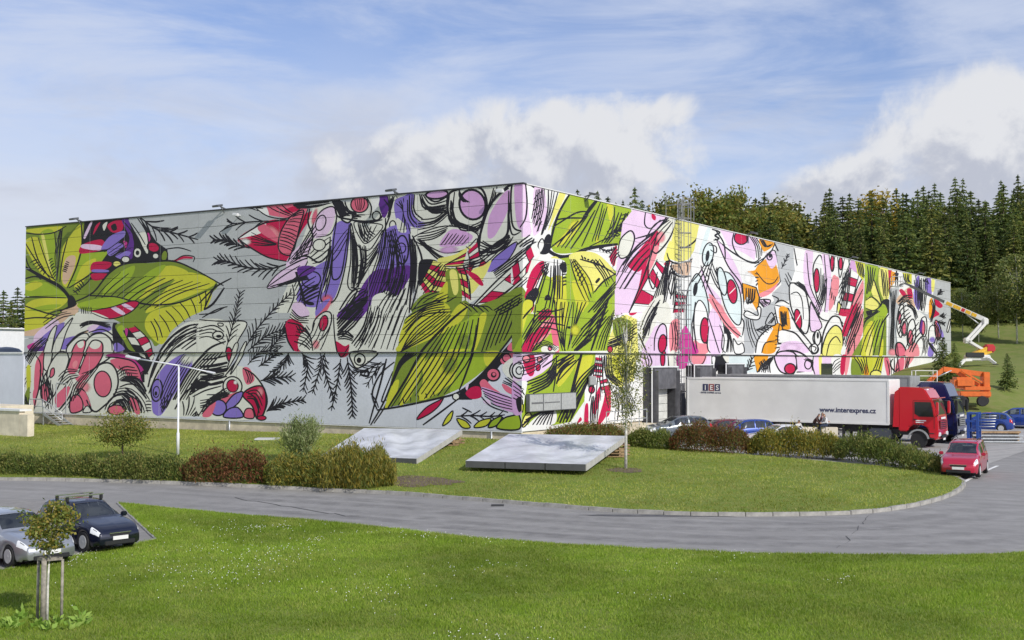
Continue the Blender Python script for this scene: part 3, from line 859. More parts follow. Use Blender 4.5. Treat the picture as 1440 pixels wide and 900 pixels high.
e q 185,385 16,18 0 8
e r 175,435 14,22 10 7
h 9 8 60,500 150,470 260,360 | 20,360 120,350 240,345
f l 0,520 60,600 60,720 0,720
h 7 9 0,510 60,560 90,600 | 0,640 40,660 70,720
h 9 12 100,520 220,470 280,380 | 120,620 240,560 290,480
f y 300,400 400,360 400,440 300,560
f y 420,400 520,360 480,480 410,560
s 22 450,345 400,540 350,760
h 6 13 290,560 330,460 440,380 | 290,380 330,370 380,345
h 7 12 400,560 440,480 540,400 | 380,780 420,680 520,480
s 10 290,360 285,480 270,590
f K 20,640 60,620 80,660 40,720
o Y 9 70,800 90,740 120,720 130,750 90,810
o y 8 60,680 80,670 75,720
f W 150,760 270,690 280,790 120,810
h 8 10 130,800 180,740 270,690 | 260,800 270,750 275,700
h 6 10 100,760 180,720 260,700 | 60,820 100,780 150,740
h 7 13 280,790 300,740 330,690 | 380,780 430,680 480,560
F W 470,560 540,420 560,350 820,345 830,440 790,760 460,790
z r W 7 540,370 520,500 | 580,370 580,500
z W r 5 560,500 580,600 | 600,480 640,580
e r 512,575 18,24 0 9
f r 520,680 550,580 570,560 560,660 530,740
f r 465,790 470,680 490,670 490,790
f r 550,790 590,640 600,560 625,560 620,700 580,780
f r 600,740 620,580 635,590 630,720
f r 420,790 440,750 450,770
h 6 9 540,360 530,480 470,640 | 600,360 590,520 640,700
h 8 9 640,580 660,660 640,790 | 700,600 760,680 790,740
h 5 9 510,620 500,700 500,790 | 560,600 560,690 550,790
F Y 600,480 610,260 660,130 720,100 790,130 800,330 780,520 700,560 640,540
f y 640,380 700,340 740,400 740,500 680,520
f d 640,140 700,120 760,160 720,260 650,240
f Y 620,320 700,260 790,240 790,330 
h 5 11 610,260 700,220 790,150 | 600,320 700,290 790,240
h 4 11 590,360 600,480 680,560 | 640,360 650,480 720,540
h 9 7 640,150 660,260 640,330 | 780,150 770,260 760,330
e r 620,320 16,20 0 7
F k 650,-60 760,-60 700,100 650,110
F k 820,330 900,180 960,150 990,240 985,420 830,430
f C 800,330 810,150 880,20 960,-20 920,130 860,260
f C 900,100 980,20 1010,140 960,160
s 12 800,220 830,290 850,330
h 4 8 800,200 840,100 900,0 | 870,240 890,150 920,100
s 10 900,330 905,240 940,165 975,180 980,300
e r 952,285 26,58 5 9
f q 1000,160 1060,140 1050,320 1000,330
h 3 8 1000,150 1010,250 1000,330 | 1040,140 1060,250 1050,330
f m 1060,330 1080,190 1150,280 1170,330
f M 1150,330 1150,150 1190,20 1240,60 1270,200 1240,330
e M 1195,150 52,140 2 9
f q 1170,330 1180,260 1230,290 1240,340
b q 1230,310 40,40 0
e r 1222,205 28,84 2 10
f k 1250,290 1270,120 1290,330
h 3 9 1255,80 1290,200 1330,330 | 1280,40 1320,180 1350,300
f q 1060,350 1140,350 1100,430
f m 1055,350 1130,350 1110,435 1055,435
f q 1135,350 1230,350 1200,430 1160,410
s 9 1130,350 1150,420 1200,430 1230,360
h 3 9 840,350 850,400 860,435 | 880,350 900,400 880,435
e r 962,380 14,50 0 8
f C 995,360 1045,360 1045,640 1000,640
s 9 995,360 1010,500 1045,540
s 9 1000,640 1020,680 1040,560
s 18 1000,680 1050,680
F K 1270,360 1300,350 1350,350 1350,420 1280,480
f W 1300,350 1330,350 1320,400
@930,280
F W 240,160 370,195 620,240 600,900 130,900 160,560
F k 370,195 610,240 590,390 540,405 440,330
f W 440,320 600,400 560,520 500,530
e r 505,245 44,42 10 9
s 10 460,210 450,280 490,360 580,400 630,370
s 11 340,250 440,330 560,400 620,400
h 4 8 550,230 590,300 600,390 | 600,240 640,300 640,370
s 13 320,190 370,210 340,230 365,250 330,260
f M 290,180 310,190 270,330 240,340
e M 295,350 34,75 10 9
e K 292,360 12,36 8 0
s 9 300,290 345,300 345,340 310,320
h 2 8 340,430 350,490 | 355,430 362,490
f k 350,260 440,360 510,520 500,600 400,380
s 10 350,260 420,420 500,530 510,600
o M 9 370,500 400,460 450,490 500,600 505,770 470,790 410,700 375,580
e r 448,585 30,76 -8 9
S W 6 430,600 470,560
f k 250,430 300,540 380,640 340,700 270,540
s 10 250,420 300,560 400,730 500,860
f q 300,600 350,640 440,770 480,840 400,770 330,680
b q 360,690 60,40 40
o M 9 160,620 200,500 240,480 290,620 300,760 260,900 170,900
e K 215,570 14,44 8 0
o W 8 190,900 210,700 245,640 290,720 290,900
e r 275,830 28,80 0 10
s 9 280,470 300,500 280,530
f m 130,900 150,800 200,900
f k 300,740 340,700 400,900 310,900
h 3 8 310,600 350,740 330,900 | 380,720 400,800 420,900
h 4 9 400,780 400,840 410,900 | 420,800 440,850 520,900
f o 545,460 590,450 610,420 660,380 690,390 720,400 745,480 740,530 660,590 620,600 600,500
b W 550,500 40,60 0
f o 620,250 700,270 715,290 660,330 640,320
f k 660,350 710,330 735,390 700,440 670,400
e k 685,365 16,20 0 9
e K 688,360 9,12 0 0
s 9 590,430 640,390 670,350 720,330 750,480 740,540 620,630
s 8 600,460 660,530 710,530 740,490
h 3 9 620,250 650,300 690,290 | 650,260 680,300 710,280
s 9 720,280 680,350 590,410
r 6 9 590,460 600,560 | 620,470 610,540
O o 10 512,530 600,560 620,620 610,740 525,690
f W 525,690 545,620 600,700 610,740
b W 560,710 50,30 10
h 5 11 530,560 530,620 540,670 | 600,570 590,640 560,660
s 11 525,700 560,750 620,750 615,680
f q 620,600 700,560 740,530 700,590 640,620
F G 715,275 840,300 850,520 820,640 720,660 700,600 760,540
F G 520,750 620,760 620,700 720,640 720,730 690,800 620,900 540,900
f W 840,310 910,330 880,520 850,480
s 9 715,275 740,330 720,290
s 9 840,310 860,420 900,560
v 7 4 24 760,440 790,380 800,350
h 3 8 770,500 800,560 830,620 | 800,440 830,500 870,560
o k 9 620,640 690,640 660,690
h 4 8 620,650 640,670 660,690 | 650,630 670,650 690,650
s 9 700,610 740,630 730,650
v 8 4 50 600,830 660,800 720,720
o G 9 660,790 700,730 710,780
O W 10 715,670 800,690 815,820 750,830 730,760
f o 745,690 800,695 815,820 760,815
h 5 11 750,710 755,760 765,810 | 795,710 795,760 800,800
s 10 715,665 760,640 810,665
o o 8 690,810 750,790 770,850 720,900 660,900
f W 740,840 820,830 900,900 720,900
F W 850,440 910,330 960,330 950,560 1030,780 1000,900 870,900 820,800 810,560
o W 10 810,560 830,530 900,560 935,700 930,820 905,850 860,780 820,680
s 8 820,600 860,590 890,640 900,760
e r 865,760 22,64 -8 9
S W 6 850,780 885,720
h 4 9 830,530 920,600 1020,770 | 870,520 940,580 1030,740
f k 910,330 960,330 950,560 1010,680 1030,760 940,620 900,500
s 8 920,340 940,540 1000,680
o W 9 960,440 980,380 1010,360 1035,480 1030,640 1000,660 970,560
e r 983,515 18,76 0 9
f k 1015,340 1060,350 1075,500 1060,680 1030,760 1040,560
s 8 1030,350 1045,560 1030,740
F W 1060,350 1200,380 1180,560 1120,640 1090,500
e r 1082,408 12,50 0 8
e r 1135,408 12,40 0 8
s 8 1060,350 1080,460 1100,350
s 8 1115,360 1130,500 1160,370
f q 1060,700 1080,500 1110,500 1100,640
h 4 8 1060,600 1070,540 1075,500 | 1100,680 1110,600 1100,520
h 4 8 1110,560 1150,500 1190,400 | 1120,700 1160,560 1210,440
f Y 1110,680 1125,650 1140,680 1130,740
s 9 1110,720 1120,650 1145,690
f l 1200,380 1240,400 1230,560 1180,640
f m 1100,760 1180,640 1210,560 1200,620 1140,740
z r W 6 1120,740 1200,440 | 1180,760 1250,480
f q 1190,700 1260,540 1280,520 1270,660 1200,820
f r 1150,840 1200,700 1240,660 1230,760 1180,830
f q 1230,860 1270,740 1280,820 1250,900
s 10 1190,720 1240,560 1285,480
h 4 9 1150,860 1190,760 1250,640 | 1200,890 1250,800 1280,700
f p 1030,820 1050,760 1100,730 1140,760 1120,800
s 10 1020,860 1050,760 1110,730 1150,790
o W 9 1020,900 1060,800 1110,760 1150,810 1150,900
o Y 8 1050,900 1080,830 1130,810 1145,900
e W 990,870 20,34 0 9
s 8 985,840 1000,880 980,900
F y 1225,390 1290,405 1280,520 1240,470
h 4 9 1230,400 1240,440 1250,480 | 1270,400 1280,440 1285,500
@1140,340
F W 0,560 70,440 200,470 180,720 0,720
o k 8 0,380 40,460 70,540 0,560
e W 40,610 26,42 0 10
e K 42,600 9,16 0 0
s 9 0,640 30,690 50,640
e W 20,680 30,30 0 9
o Y 10 75,720 95,600 150,530 195,560 205,640 190,720
s 9 100,720 120,640 160,600 190,640
s 12 65,720 80,580 130,480 180,480 200,540
s 10 0,380 60,480 110,500
f r 200,560 240,440 270,400 260,520 220,600
f q 210,640 260,560 330,420 320,580 290,715 210,720
f W 190,700 220,620 235,600 215,715
s 9 200,600 260,440 330,300
s 9 230,715 260,620 300,560 335,440
s 8 240,720 250,640 275,620 275,715
h 5 8 200,200 190,340 200,450 | 260,160 250,300 230,420
f q 130,260 160,220 180,240 170,340 140,330
F d 345,140 510,180 480,400 480,720 260,720 330,600
f g 350,150 430,165 380,330 345,330
f Y 440,165 490,180 495,350 460,360 430,260
f Y 400,240 440,380 430,390 385,320
f Y 350,370 380,350 430,400 400,430 350,420
f g 400,480 450,390 490,380 470,500 430,640 390,680
f y 320,720 340,560 390,500 400,600 370,720
f Y 350,720 370,580 385,570 390,720
f y 430,720 440,640 460,620 455,720
e K 482,410 22,45 -15 0
e g 470,430 14,36 -15 0
s 14 440,410 460,375 490,370 505,410 490,450
h 4 9 350,150 360,240 345,330 | 420,170 400,250 380,330
h 4 8 440,170 450,270 460,360 | 480,180 490,270 490,360
s 9 400,240 430,330 450,390
s 9 350,370 390,350 440,400 400,435 350,420
s 11 500,450 440,540 400,700
h 4 8 330,560 350,500 440,440 | 340,480 380,460 420,430
h 5 8 300,720 340,600 400,500 | 440,720 460,600 480,480
f K 350,440 390,440 370,480
F r 490,180 515,180 500,360
F o 510,185 540,195 530,260 500,290
F y 580,195 640,205 640,270 600,260
h 4 8 580,200 590,240 600,260 | 630,205 625,240 640,260
F G 500,300 560,280 540,720 485,720 495,480
h 5 7 500,320 510,480 495,700 | 550,300 530,500 530,700
b q 520,700 40,30 0
f t 540,380 580,320 640,290 660,430 600,420
F W 545,500 560,390 600,380 690,440 800,540 800,722 540,722
f r 560,310 580,300 610,340 590,350
f r 610,300 640,300 645,350 620,360
h 5 9 550,380 590,340 640,330 | 560,420 610,380 660,430
o W 9 545,520 560,420 585,400 590,480 575,600 555,580
e p 563,480 9,40 0 6
e W 592,540 22,56 0 9
e p 592,545 13,42 0 7
o W 9 610,600 620,520 650,490 665,560 655,640 620,660
e p 632,605 15,48 0 8
h 3 9 590,400 640,430 660,500 | 610,390 660,420 680,480
o p 11 540,650 570,640 600,680 600,720 545,722
f q 610,680 670,640 685,722 600,722
F W 640,210 790,240 780,300 760,420 740,460 690,440 660,400 640,300
f v 650,340 670,230 690,230 690,420 665,410
f v 725,240 760,235 765,330 735,320
h 5 8 680,225 685,330 690,430 | 745,230 740,330 720,450
h 3 7 705,230 715,250 725,270 | 735,230 745,250 755,270
f Y 765,240 785,245 780,310 765,310
f o 750,380 770,360 765,460 750,480
f r 790,360 835,400 820,420 790,400
f r 770,420 800,440 815,460 780,480 765,500
v 6 5 26 800,340 830,310
v 6 4 26 810,470 850,470
v 6 4 26 800,500 850,520
h 3 8 750,370 770,430 745,510 | 790,360 790,430 770,510
o W 8 690,560 700,490 730,480 735,560 720,600
e p 712,545 12,44 0 8
f V 690,560 700,500 710,500 700,580
o W 8 745,600 755,540 790,530 800,580 780,640 750,640
b v 770,620 26,26 0
o p 8 785,510 800,500 825,560 810,620 790,590
f v 800,510 840,580 835,620 815,570
f v 740,720 750,660 775,650 775,720
h 4 8 690,600 710,640 700,720 | 730,580 745,640 735,720
h 3 8 740,640 770,690 800,720 | 760,640 790,680 800,700
o W 7 862,560 880,490 885,510 870,570
F k 80,725 140,725 135,770 80,770
F K 75,775 140,775 140,835 75,835
F Y 50,725 75,725 75,840 55,840
F W 0,725 50,725 55,840 0,840
h 3 9 0,730 20,770 10,840 | 40,730 50,780 30,840
h 5 8 140,725 150,780 145,840 | 180,730 190,780 200,840
f r 195,725 225,725 215,830 190,820
F y 265,725 470,725 450,850 265,850
f d 270,740 330,800 320,850 265,850
f o 345,840 350,790 365,780 375,840
e Y 420,840 36,28 0 9
h 5 8 270,730 310,780 330,840 | 370,730 370,780 380,840
h 3 8 430,730 410,780 390,820 | 465,730 450,790 440,830
F W 470,725 690,725 580,850 450,850
f p 470,740 500,740 510,830 490,850
f p 540,840 550,760 590,730 600,760 580,850
f q 600,800 610,730 660,730 620,790
s 11 525,740 510,780 540,820 560,800
h 4 8 470,740 490,790 500,840 | 570,730 560,790 545,850
h 3 8 600,730 605,770 590,840 | 640,730 630,760 620,800
@940,480
F W 380,90 960,95 960,215 380,215
o o 9 545,95 580,90 620,100 590,160 570,195 555,150
f o 590,90 640,90 620,130
h 4 9 600,190 620,130 660,95 | 660,200 650,150 680,100
s 13 680,120 740,65 820,95 920,160
e r 775,178 34,36 0 10
e k 770,140 60,60 0 9
e r 775,178 34,36 0 10
s 10 820,195 880,180 920,120
e k 905,160 20,26 0 9
v 8 4 30 500,190 520,150 500,120
F k 240,90 275,90 275,215 240,215
F K 280,95 300,95 310,215 280,215
h 3 9 320,95 350,130 380,150 | 360,95 380,120 390,140
F k 930,95 975,95 975,140 930,215
@930,420,4.645
F W 300,230 620,230 610,360 300,360
F q 300,0 330,0 440,130 520,230 500,260 420,180
F G 540,120 745,20 720,170 660,260 600,360 540,360
o W 9 540,110 560,80 630,110 625,60 650,60 640,130 590,135
f W 620,350 630,270 700,190 730,200 700,280 660,355
f o 660,355 680,290 750,170 770,180 760,260 740,350
s 11 615,355 630,270 680,210 740,170
s 9 655,355 680,290 750,275
s 10 770,170 760,280 790,300 750,355
r 4 9 745,230 740,340 | 765,240 785,330
F W 790,230 850,205 900,230 980,360 780,360
f k 790,290 900,280 960,350 790,355
b k 850,320 80,40 0
s 12 785,200 830,210 880,230 930,290 990,365
s 10 850,120 910,210 980,300 1010,360
s 10 830,60 890,190 960,270
s 14 770,365 820,340 900,350 980,400
e W 1020,255 20,50 0 9
e K 1022,240 8,22 0 0
e W 1000,325 22,30 0 9
s 9 985,310 1010,320 1000,345
f k 310,130 360,90 400,200 390,355 320,355
s 9 310,130 350,260 380,355
s 9 330,0 400,130 470,210 525,250
s 9 400,230 395,320 420,355
s 8 380,170 410,260 400,355
h 4 9 415,200 430,260 415,350 | 430,190 460,260 470,350
o W 8 470,260 500,300 530,290 540,350 480,355
s 10 530,240 540,160 520,120
h 4 8 545,130 560,240 600,355 | 600,130 620,200 650,250
v 8 4 44 610,205 660,200 700,180
o G 9 680,165 720,90 745,170
h 3 8 690,165 710,140 730,120 | 720,165 730,150 740,130
f q 205,355 215,270 250,290 300,300 300,355
f m 130,250 150,190 210,280 240,355 130,355
s 9 205,180 205,280 225,355
s 9 310,180 300,310 320,355
F k 160,370 330,372 330,500 290,500 290,430 160,430
f m 115,372 185,372 170,440 115,440
f q 195,372 300,372 270,440 220,430
s 9 190,372 200,420 240,440 280,420 300,372
F K 335,375 400,375 440,430 370,440 360,500 335,500
f W 340,385 360,385 350,440
f C 410,375 445,375 440,420
F M 450,375 610,375 630,480 500,490 490,430 450,430
f o 615,380 690,375 700,390 650,440 630,450
r 5 9 640,420 680,390 | 660,470 700,440
v 9 4 40 560,480 590,430 600,380
h 4 9 640,480 670,430 700,400 | 690,485 720,420 740,390
o k 11 745,380 780,345 860,350 890,400 885,460 840,490 780,470
e r 848,458 36,34 0 10
s 11 890,480 950,470 980,430
F k 890,380 990,385 990,480 900,475
e k 965,430 22,30 0 9
h 3 8 930,400 980,420 990,470 | 960,385 1000,410 1000,460
f k 1010,375 1050,375 1045,490 1000,490
f Y 1035,375 1055,375 1050,490 1040,490
s 9 1000,375 995,440 1010,495
f W 1120,375 1180,375 1190,490 1130,480
h 6 8 1120,440 1140,400 1180,380 | 1130,495 1160,470 1190,440
f r 1185,375 1215,380 1200,490 1175,480
f q 1215,375 1240,375 1220,490 1205,490
@20,420
h 4 9 140,560 170,480 200,440 | 250,700 250,620 240,560
h 5 8 260,500 320,440 400,450 | 300,560 350,520 400,500
h 5 9 330,700 360,560 440,470 | 400,600 450,540 540,420
s 11 360,590 330,640 280,700 250,715
s 11 450,640 470,680 490,715
h 4 8 170,120 240,80 330,60 | 200,200 300,130 380,110
h 5 9 410,160 480,140 600,150 | 420,190 500,160 620,200
h 5 9 60,380 110,300 180,240 | 90,420 140,340 220,260
s 10 470,215 560,195 640,250 650,330
s 9 480,225 550,215 610,260 620,330
h 4 8 640,460 690,420 770,430 | 660,520 700,500 780,500
h 6 10 700,560 760,600 800,700 | 660,620 700,660 720,720
h 5 10 640,640 700,640 740,720 | 600,690 650,660 690,715
h 6 10 1100,560 1200,480 1340,440 | 1110,640 1200,600 1300,570
f K 1110,540 1180,520 1240,540 1160,575
f K 1180,460 1300,440 1340,460 1220,480
s 16 1000,640 1100,460 1230,320 1340,270
s 13 1010,700 1080,590 1180,540
h 5 9 1190,660 1260,610 1340,560 | 1180,740 1250,660 1345,620
s 10 1160,740 1230,650 1345,600
h 4 9 920,330 1000,230 1130,150 | 960,370 1060,270 1200,200
@280,240
h 6 10 590,560 650,460 720,330 | 640,560 700,460 760,390
h 5 10 440,735 560,700 680,660 | 560,720 620,700 700,690
h 7 10 600,720 640,640 720,590 | 620,860 680,790 760,740
h 5 10 780,640 800,560 830,440 | 800,820 830,700 850,560
s 12 830,420 820,560 770,740 740,880
s 12 700,240 690,330 720,420 690,520
s 13 600,560 680,540 760,580 830,520
s 12 960,740 1000,760 940,860 880,900
h 6 11 880,880 960,760 1030,740 | 960,900 1010,830 1080,760
h 5 10 1000,330 1020,420 1060,460 | 1060,330 1090,380 1120,400
h 7 9 1000,440 1020,560 1000,740 | 1060,480 1060,600 1010,740
s 13 860,240 880,290 960,310 1060,330 1160,310
f K 840,190 900,190 930,260 900,300 870,250
h 4 12 870,200 900,270 960,290 | 930,200 960,250 1020,260
s 11 1060,170 1090,230 1080,300
s 11 1170,180 1210,250 1190,330 1150,420
h 6 10 1200,380 1180,560 1120,760 | 1320,560 1290,720 1230,880
f C 1100,800 1180,780 1190,900 1100,900
f C 1200,820 1260,800 1250,900 1200,900
h 7 9 1100,900 1150,820 1200,770 | 1260,900 1290,820 1320,740
@280,420
h 6 9 1130,100 1160,20 1200,-30 | 1240,260 1290,120 1340,0
h 5 9 1000,260 1080,120 1110,20 | 1100,330 1150,220 1180,100
h 5 12 880,180 960,90 1040,20 | 900,250 980,180 1040,100
h 5 10 620,180 680,200 720,260 | 600,280 660,300 700,330
s 11 545,180 560,260 600,330
s 11 560,150 640,170 700,230 720,330
h 6 9 40,600 120,600 200,580 | 60,680 120,640 180,620
s 11 270,440 340,480 400,560 425,650 400,740
s 10 290,590 340,620 370,690 360,750
h 5 13 0,420 80,410 170,390 | 0,520 80,520 170,500
@520,240
h 5 12 320,170 370,230 480,220 | 340,210 400,270 500,260
h 5 12 520,160 540,300 660,360 | 510,260 580,380 700,370
h 5 11 700,420 780,470 880,400 | 690,520 800,520 900,440
h 6 9 300,400 400,380 500,350 | 310,450 400,440 480,390
h 4 10 560,570 680,540 760,470 | 600,620 720,600 820,520
h 4 10 780,640 880,560 980,480 | 800,680 920,600 1000,540
s 14 270,410 330,560 300,740 260,880
h 4 11 260,430 270,600 250,800 | 290,440 300,600 290,760
h 4 9 560,120 600,180 640,200 | 570,100 560,160 590,200
s 14 690,510 720,300 800,170 880,110
s 12 880,130 880,280 900,400 950,390
h 7 10 560,830 600,860 640,900 | 700,860 760,860 800,890
h 6 10 780,880 860,830 960,770 | 820,920 900,880 970,830
@720,240
h 4 10 270,480 330,400 400,330 | 380,500 460,380 540,240
h 4 10 560,460 600,390 640,260 | 620,460 680,380 730,270
h 4 10 560,560 600,620 650,700 | 480,560 560,660 590,740
h 4 10 690,620 760,500 860,420 | 720,760 800,640 880,540
h 4 10 840,420 900,330 980,300 | 900,500 960,420 1020,330
h 5 9 960,720 1000,620 1010,560 | 1040,900 1040,760 1050,680
h 4 9 1120,700 1180,640 1230,560 | 1250,760 1260,660 1280,560
s 11 1290,380 1340,460 1350,560
h 3 10 1240,620 1280,720 1340,800 | 1270,580 1310,680 1350,740
e M 1330,700 26,90 -10 9
h 4 10 240,600 230,740 190,890 | 300,600 300,740 290,890
@720,420
h 5 11 60,240 130,120 210,50 | 100,300 180,180 260,90
h 4 11 150,60 240,60 330,30 | 180,200 260,210 330,250
h 5 11 430,180 500,120 600,20 | 470,300 540,220 620,120
h 6 12 190,420 240,390 300,350 | 300,560 380,470 480,360
h 5 12 420,660 460,560 540,440 | 460,600 500,500 550,400
h 4 11 820,300 860,200 920,60 | 830,180 880,80 940,0
h 5 9 690,560 720,640 760,720 | 740,560 780,640 800,700
s 11 1160,20 1150,160 1170,320
@1140,340
h 5 9 20,400 60,300 60,160 | 60,460 90,360 110,240
h 5 9 210,640 250,520 300,400 | 240,720 290,600 330,480
h 4 9 550,480 570,420 610,390 | 560,600 600,520 640,480
h 4 9 600,660 640,560 680,500 | 640,720 680,640 720,600
h 5 9 650,240 660,320 660,420 | 700,240 710,330 700,430
h 4 9 760,520 790,560 780,660 | 810,500 830,560 820,640
'''
# ------------------------------------------------------------------ warehouse: wall frames
WA = R(32.4)
WC = Vector((.59, 68.0, 0))
RD = Vector((math.sin(WA), math.cos(WA), 0)); LD = Vector((-math.cos(WA), math.sin(WA), 0))
LN = Vector((-math.sin(WA), -math.cos(WA), 0)); RN = Vector((math.cos(WA), -math.sin(WA), 0))   # outward
LLEN, RLEN, ZB, ZS, ZT = 44.0, 102.6, 2.15, 6.6, 16.0
def to_wall(px, py, side):
    d = ray(px, py); n = LN if side == 0 else RN; o = Vector((0, 0, CAM_Z))
    t = (WC-o).dot(n)/d.dot(n); p = o+d*t
    return ((p-WC).dot(LD if side == 0 else RD), p.z)
def wall_pt(side, u, z, out=0.0):
    return WC + (LD if side == 0 else RD)*u + (LN if side == 0 else RN)*out + Vector((0, 0, z))
def px_u(px, side): return to_wall(px, 495, side)[0]
PAINT = {k: np.array([c_*.86 for c_ in lin(*v)]+[1.0]) for k, v in dict(
    K=(30, 27, 36), W=(250, 250, 247), C=(240, 240, 228), G=(196, 199, 201), L=(225, 228, 238), g=(166, 192, 48), d=(132, 152, 50), y=(216, 216, 62),
    Y=(244, 238, 128), r=(206, 14, 78), p=(236, 112, 138), q=(246, 150, 160), l=(226, 176, 228), k=(244, 214, 244), v=(146, 124, 214), V=(102, 48, 148),
    o=(244, 164, 30), t=(232, 196, 166), m=(206, 54, 150), M=(228, 242, 242)).items()}
SHAPES = []                                  # each: list of convex pieces [(px, py, rgba), ...]
def seg_strip(pts, wd, col, taper=True, closed=False):
    P = [np.array(p, float) for p in pts]; n = len(P); L_, R_ = [], []
    for i in range(n):
        a, b = (P[(i-1) % n], P[(i+1) % n]) if closed else (P[max(i-1, 0)], P[min(i+1, n-1)])
        d = b-a; ln = math.hypot(*d) or 1; nx = np.array((-d[1], d[0]))/ln
        t = i/max(1, n-1); k = 1.0 if not taper else (.5+.5*math.sin(math.pi*min(1, max(0, t*.92+.06)))**.6)
        L_.append(P[i]+nx*wd*k/2); R_.append(P[i]-nx*wd*k/2)
    out = []
    for i in range(n if closed else n-1):
        j = (i+1) % n
        out.append([(*L_[i], col), (*L_[j], col), (*R_[j], col), (*R_[i], col)])
    return out
def fill(pts, col):
    v = [Vector((p[0], p[1], 0)) for p in pts]
    return [[(*pts[i][:2], col) for i in tri] for tri in tessellate_polygon([v])]
def parse_mural():
    rnd = random.Random(3); ox = oy = 0; s = 4.5
    P = lambda w_: tuple(float(q) for q in w_.split(','))
    for line in MURAL.strip().split('\n'):
        t = line.split()
        if not t: continue
        if t[0][0] == '@':
            q = [float(q_) for q_ in t[0][1:].split(',')]; ox, oy = q[:2]; s = q[2] if len(q) > 2 else 4.5; continue
        cv = lambda ws: [(ox+P(q)[0]/s, oy+P(q)[1]/s) for q in ws]
        c = t[0]; K = PAINT['K']
        if c in 'fF':
            pts = cv(t[2:])
            if len(pts) < 3: continue
            SHAPES.append(fill(spline(pts, 5, True) if c == 'f' else pts, PAINT[t[1]]))
        elif c in 'oO':
            pts = cv(t[3:]); q = spline(pts, 5, True) if c == 'o' else pts
            SHAPES.append(fill(q, PAINT[t[1]])); SHAPES.append(seg_strip(q, float(t[2])/s*WK, K, False, True))
        elif c == 's': SHAPES.append(seg_strip(spline(cv(t[2:]), 6), float(t[1])/s*WK, K))
        elif c == 'S': SHAPES.append(seg_strip(spline(cv(t[3:]), 6), float(t[2])/s, PAINT[t[1]]))
        elif c in 'hr':
            n = int(t[1]); n = n if n < 6 else int(n*.72+.5); wd = float(t[2])/s*WK; k = t.index('|'); A = spline(cv(t[3:k]), 8); B = spline(cv(t[k+1:]), 8)
            m_ = 9; A = [A[int(i*(len(A)-1)/(m_-1))] for i in range(m_)]; B = [B[int(i*(len(B)-1)/(m_-1))] for i in range(m_)]
            for i in range(n):
                f = (i+.5+rnd.uniform(-.12, .12))/n if n > 1 else .5
                if c == 'h':
                    a0, a1 = rnd.choice(((0, 9), (0, 9), (0, 9), (0, 8), (1, 9)))
                    q = [A[j]*(1-f)+B[j]*f for j in range(a0, a1)]
                    q = [p_+np.array((rnd.uniform(-.22, .22), rnd.uniform(-.22, .22))) for p_ in q]
                else:
                    j = f*(m_-1); j0 = min(int(j), m_-2); fr = j-j0
                    a = A[j0]*(1-fr)+A[j0+1]*fr; b = B[j0]*(1-fr)+B[j0+1]*fr
                    q = spline([a, (a+b)/2+np.array((b[1]-a[1], a[0]-b[0]))*.06, b], 4)
                SHAPES.append(seg_strip(q, wd*rnd.uniform(.78, 1.18), K))
        elif c == 'e':
            x, y = cv([t[2]])[0]; rx, ry = (q/s for q in P(t[3])); a = R(float(t[4])); wd = float(t[5])/s*WK
            q = [(x+rx*math.cos(u)*math.cos(a)-ry*math.sin(u)*math.sin(a), y+rx*math.cos(u)*math.sin(a)+ry*math.sin(u)*math.cos(a)) for u in np.linspace(0, 2*math.pi, 25)[:-1]]
            SHAPES.append(fill(q, PAINT[t[1]]))
            if wd > 0: SHAPES.append(seg_strip(q, wd, K, False, True))
        elif c == 'b':
            x, y = cv([t[2]])[0]; rx, ry = (q/s for q in P(t[3])); a = R(float(t[4])); col = PAINT[t[1]]; pcs = []
            rings = ((0, .95), (.35, .85), (.7, .4), (1.0, 0.0)); N = 14
            def rp(k, j):
                u = 2*math.pi*j/N; X, Y = rings[k][0]*rx*math.cos(u), rings[k][0]*ry*math.sin(u)
                cc = col.copy(); cc[3] = rings[k][1]; return (x+X*math.cos(a)-Y*math.sin(a), y+X*math.sin(a)+Y*math.cos(a), cc)
            for k in range(3):
                for j in range(N):
                    pcs.append([rp(k, j), rp(k+1, j), rp(k+1, j+1), rp(k, j+1)] if k else [rp(0, 0), rp(1, j), rp(1, j+1)])
            SHAPES.append(pcs)
        elif c == 'v':
            wd = float(t[1])/s*WK*1.1; n = int(t[2]); ln = float(t[3])/s*1.35; sp_ = spline(cv(t[4:]), 8)
            SHAPES.append(seg_strip(sp_, wd, K)); m_ = len(sp_)
            for i in range(n):
                j = (.12+.86*i/n)*(m_-1); j0 = min(int(j), m_-2); p = sp_[j0]+(sp_[j0+1]-sp_[j0])*(j-j0)
                d = sp_[min(j0+2, m_-1)]-sp_[max(j0-1, 0)]; d = d/(math.hypot(*d) or 1)
                for sg in (-1, 1):
                    a = sg*R(rnd.uniform(26, 42)); l = ln*rnd.uniform(.75, 1.1)*(1-.45*i/n)
                    e = np.array((d[0]*math.cos(a)-d[1]*math.sin(a), d[0]*math.sin(a)+d[1]*math.cos(a)))*l
                    SHAPES.append(seg_strip(spline([p, p+e*.55+np.array((e[1], -e[0]))*.05*sg, p+e], 3), wd*.85*rnd.uniform(.8, 1.2), K))
        elif c == 'z':
            n = int(t[3]); k = t.index('|'); A = spline(cv(t[4:k]), 8); B = spline(cv(t[k+1:]), 8)
            ip = lambda Q, f: (lambda j: Q[min(int(j), len(Q)-2)]*(1-(j-min(int(j), len(Q)-2)))+Q[min(int(j), len(Q)-2)+1]*(j-min(int(j), len(Q)-2)))(f*(len(Q)-1))
            pcs = []
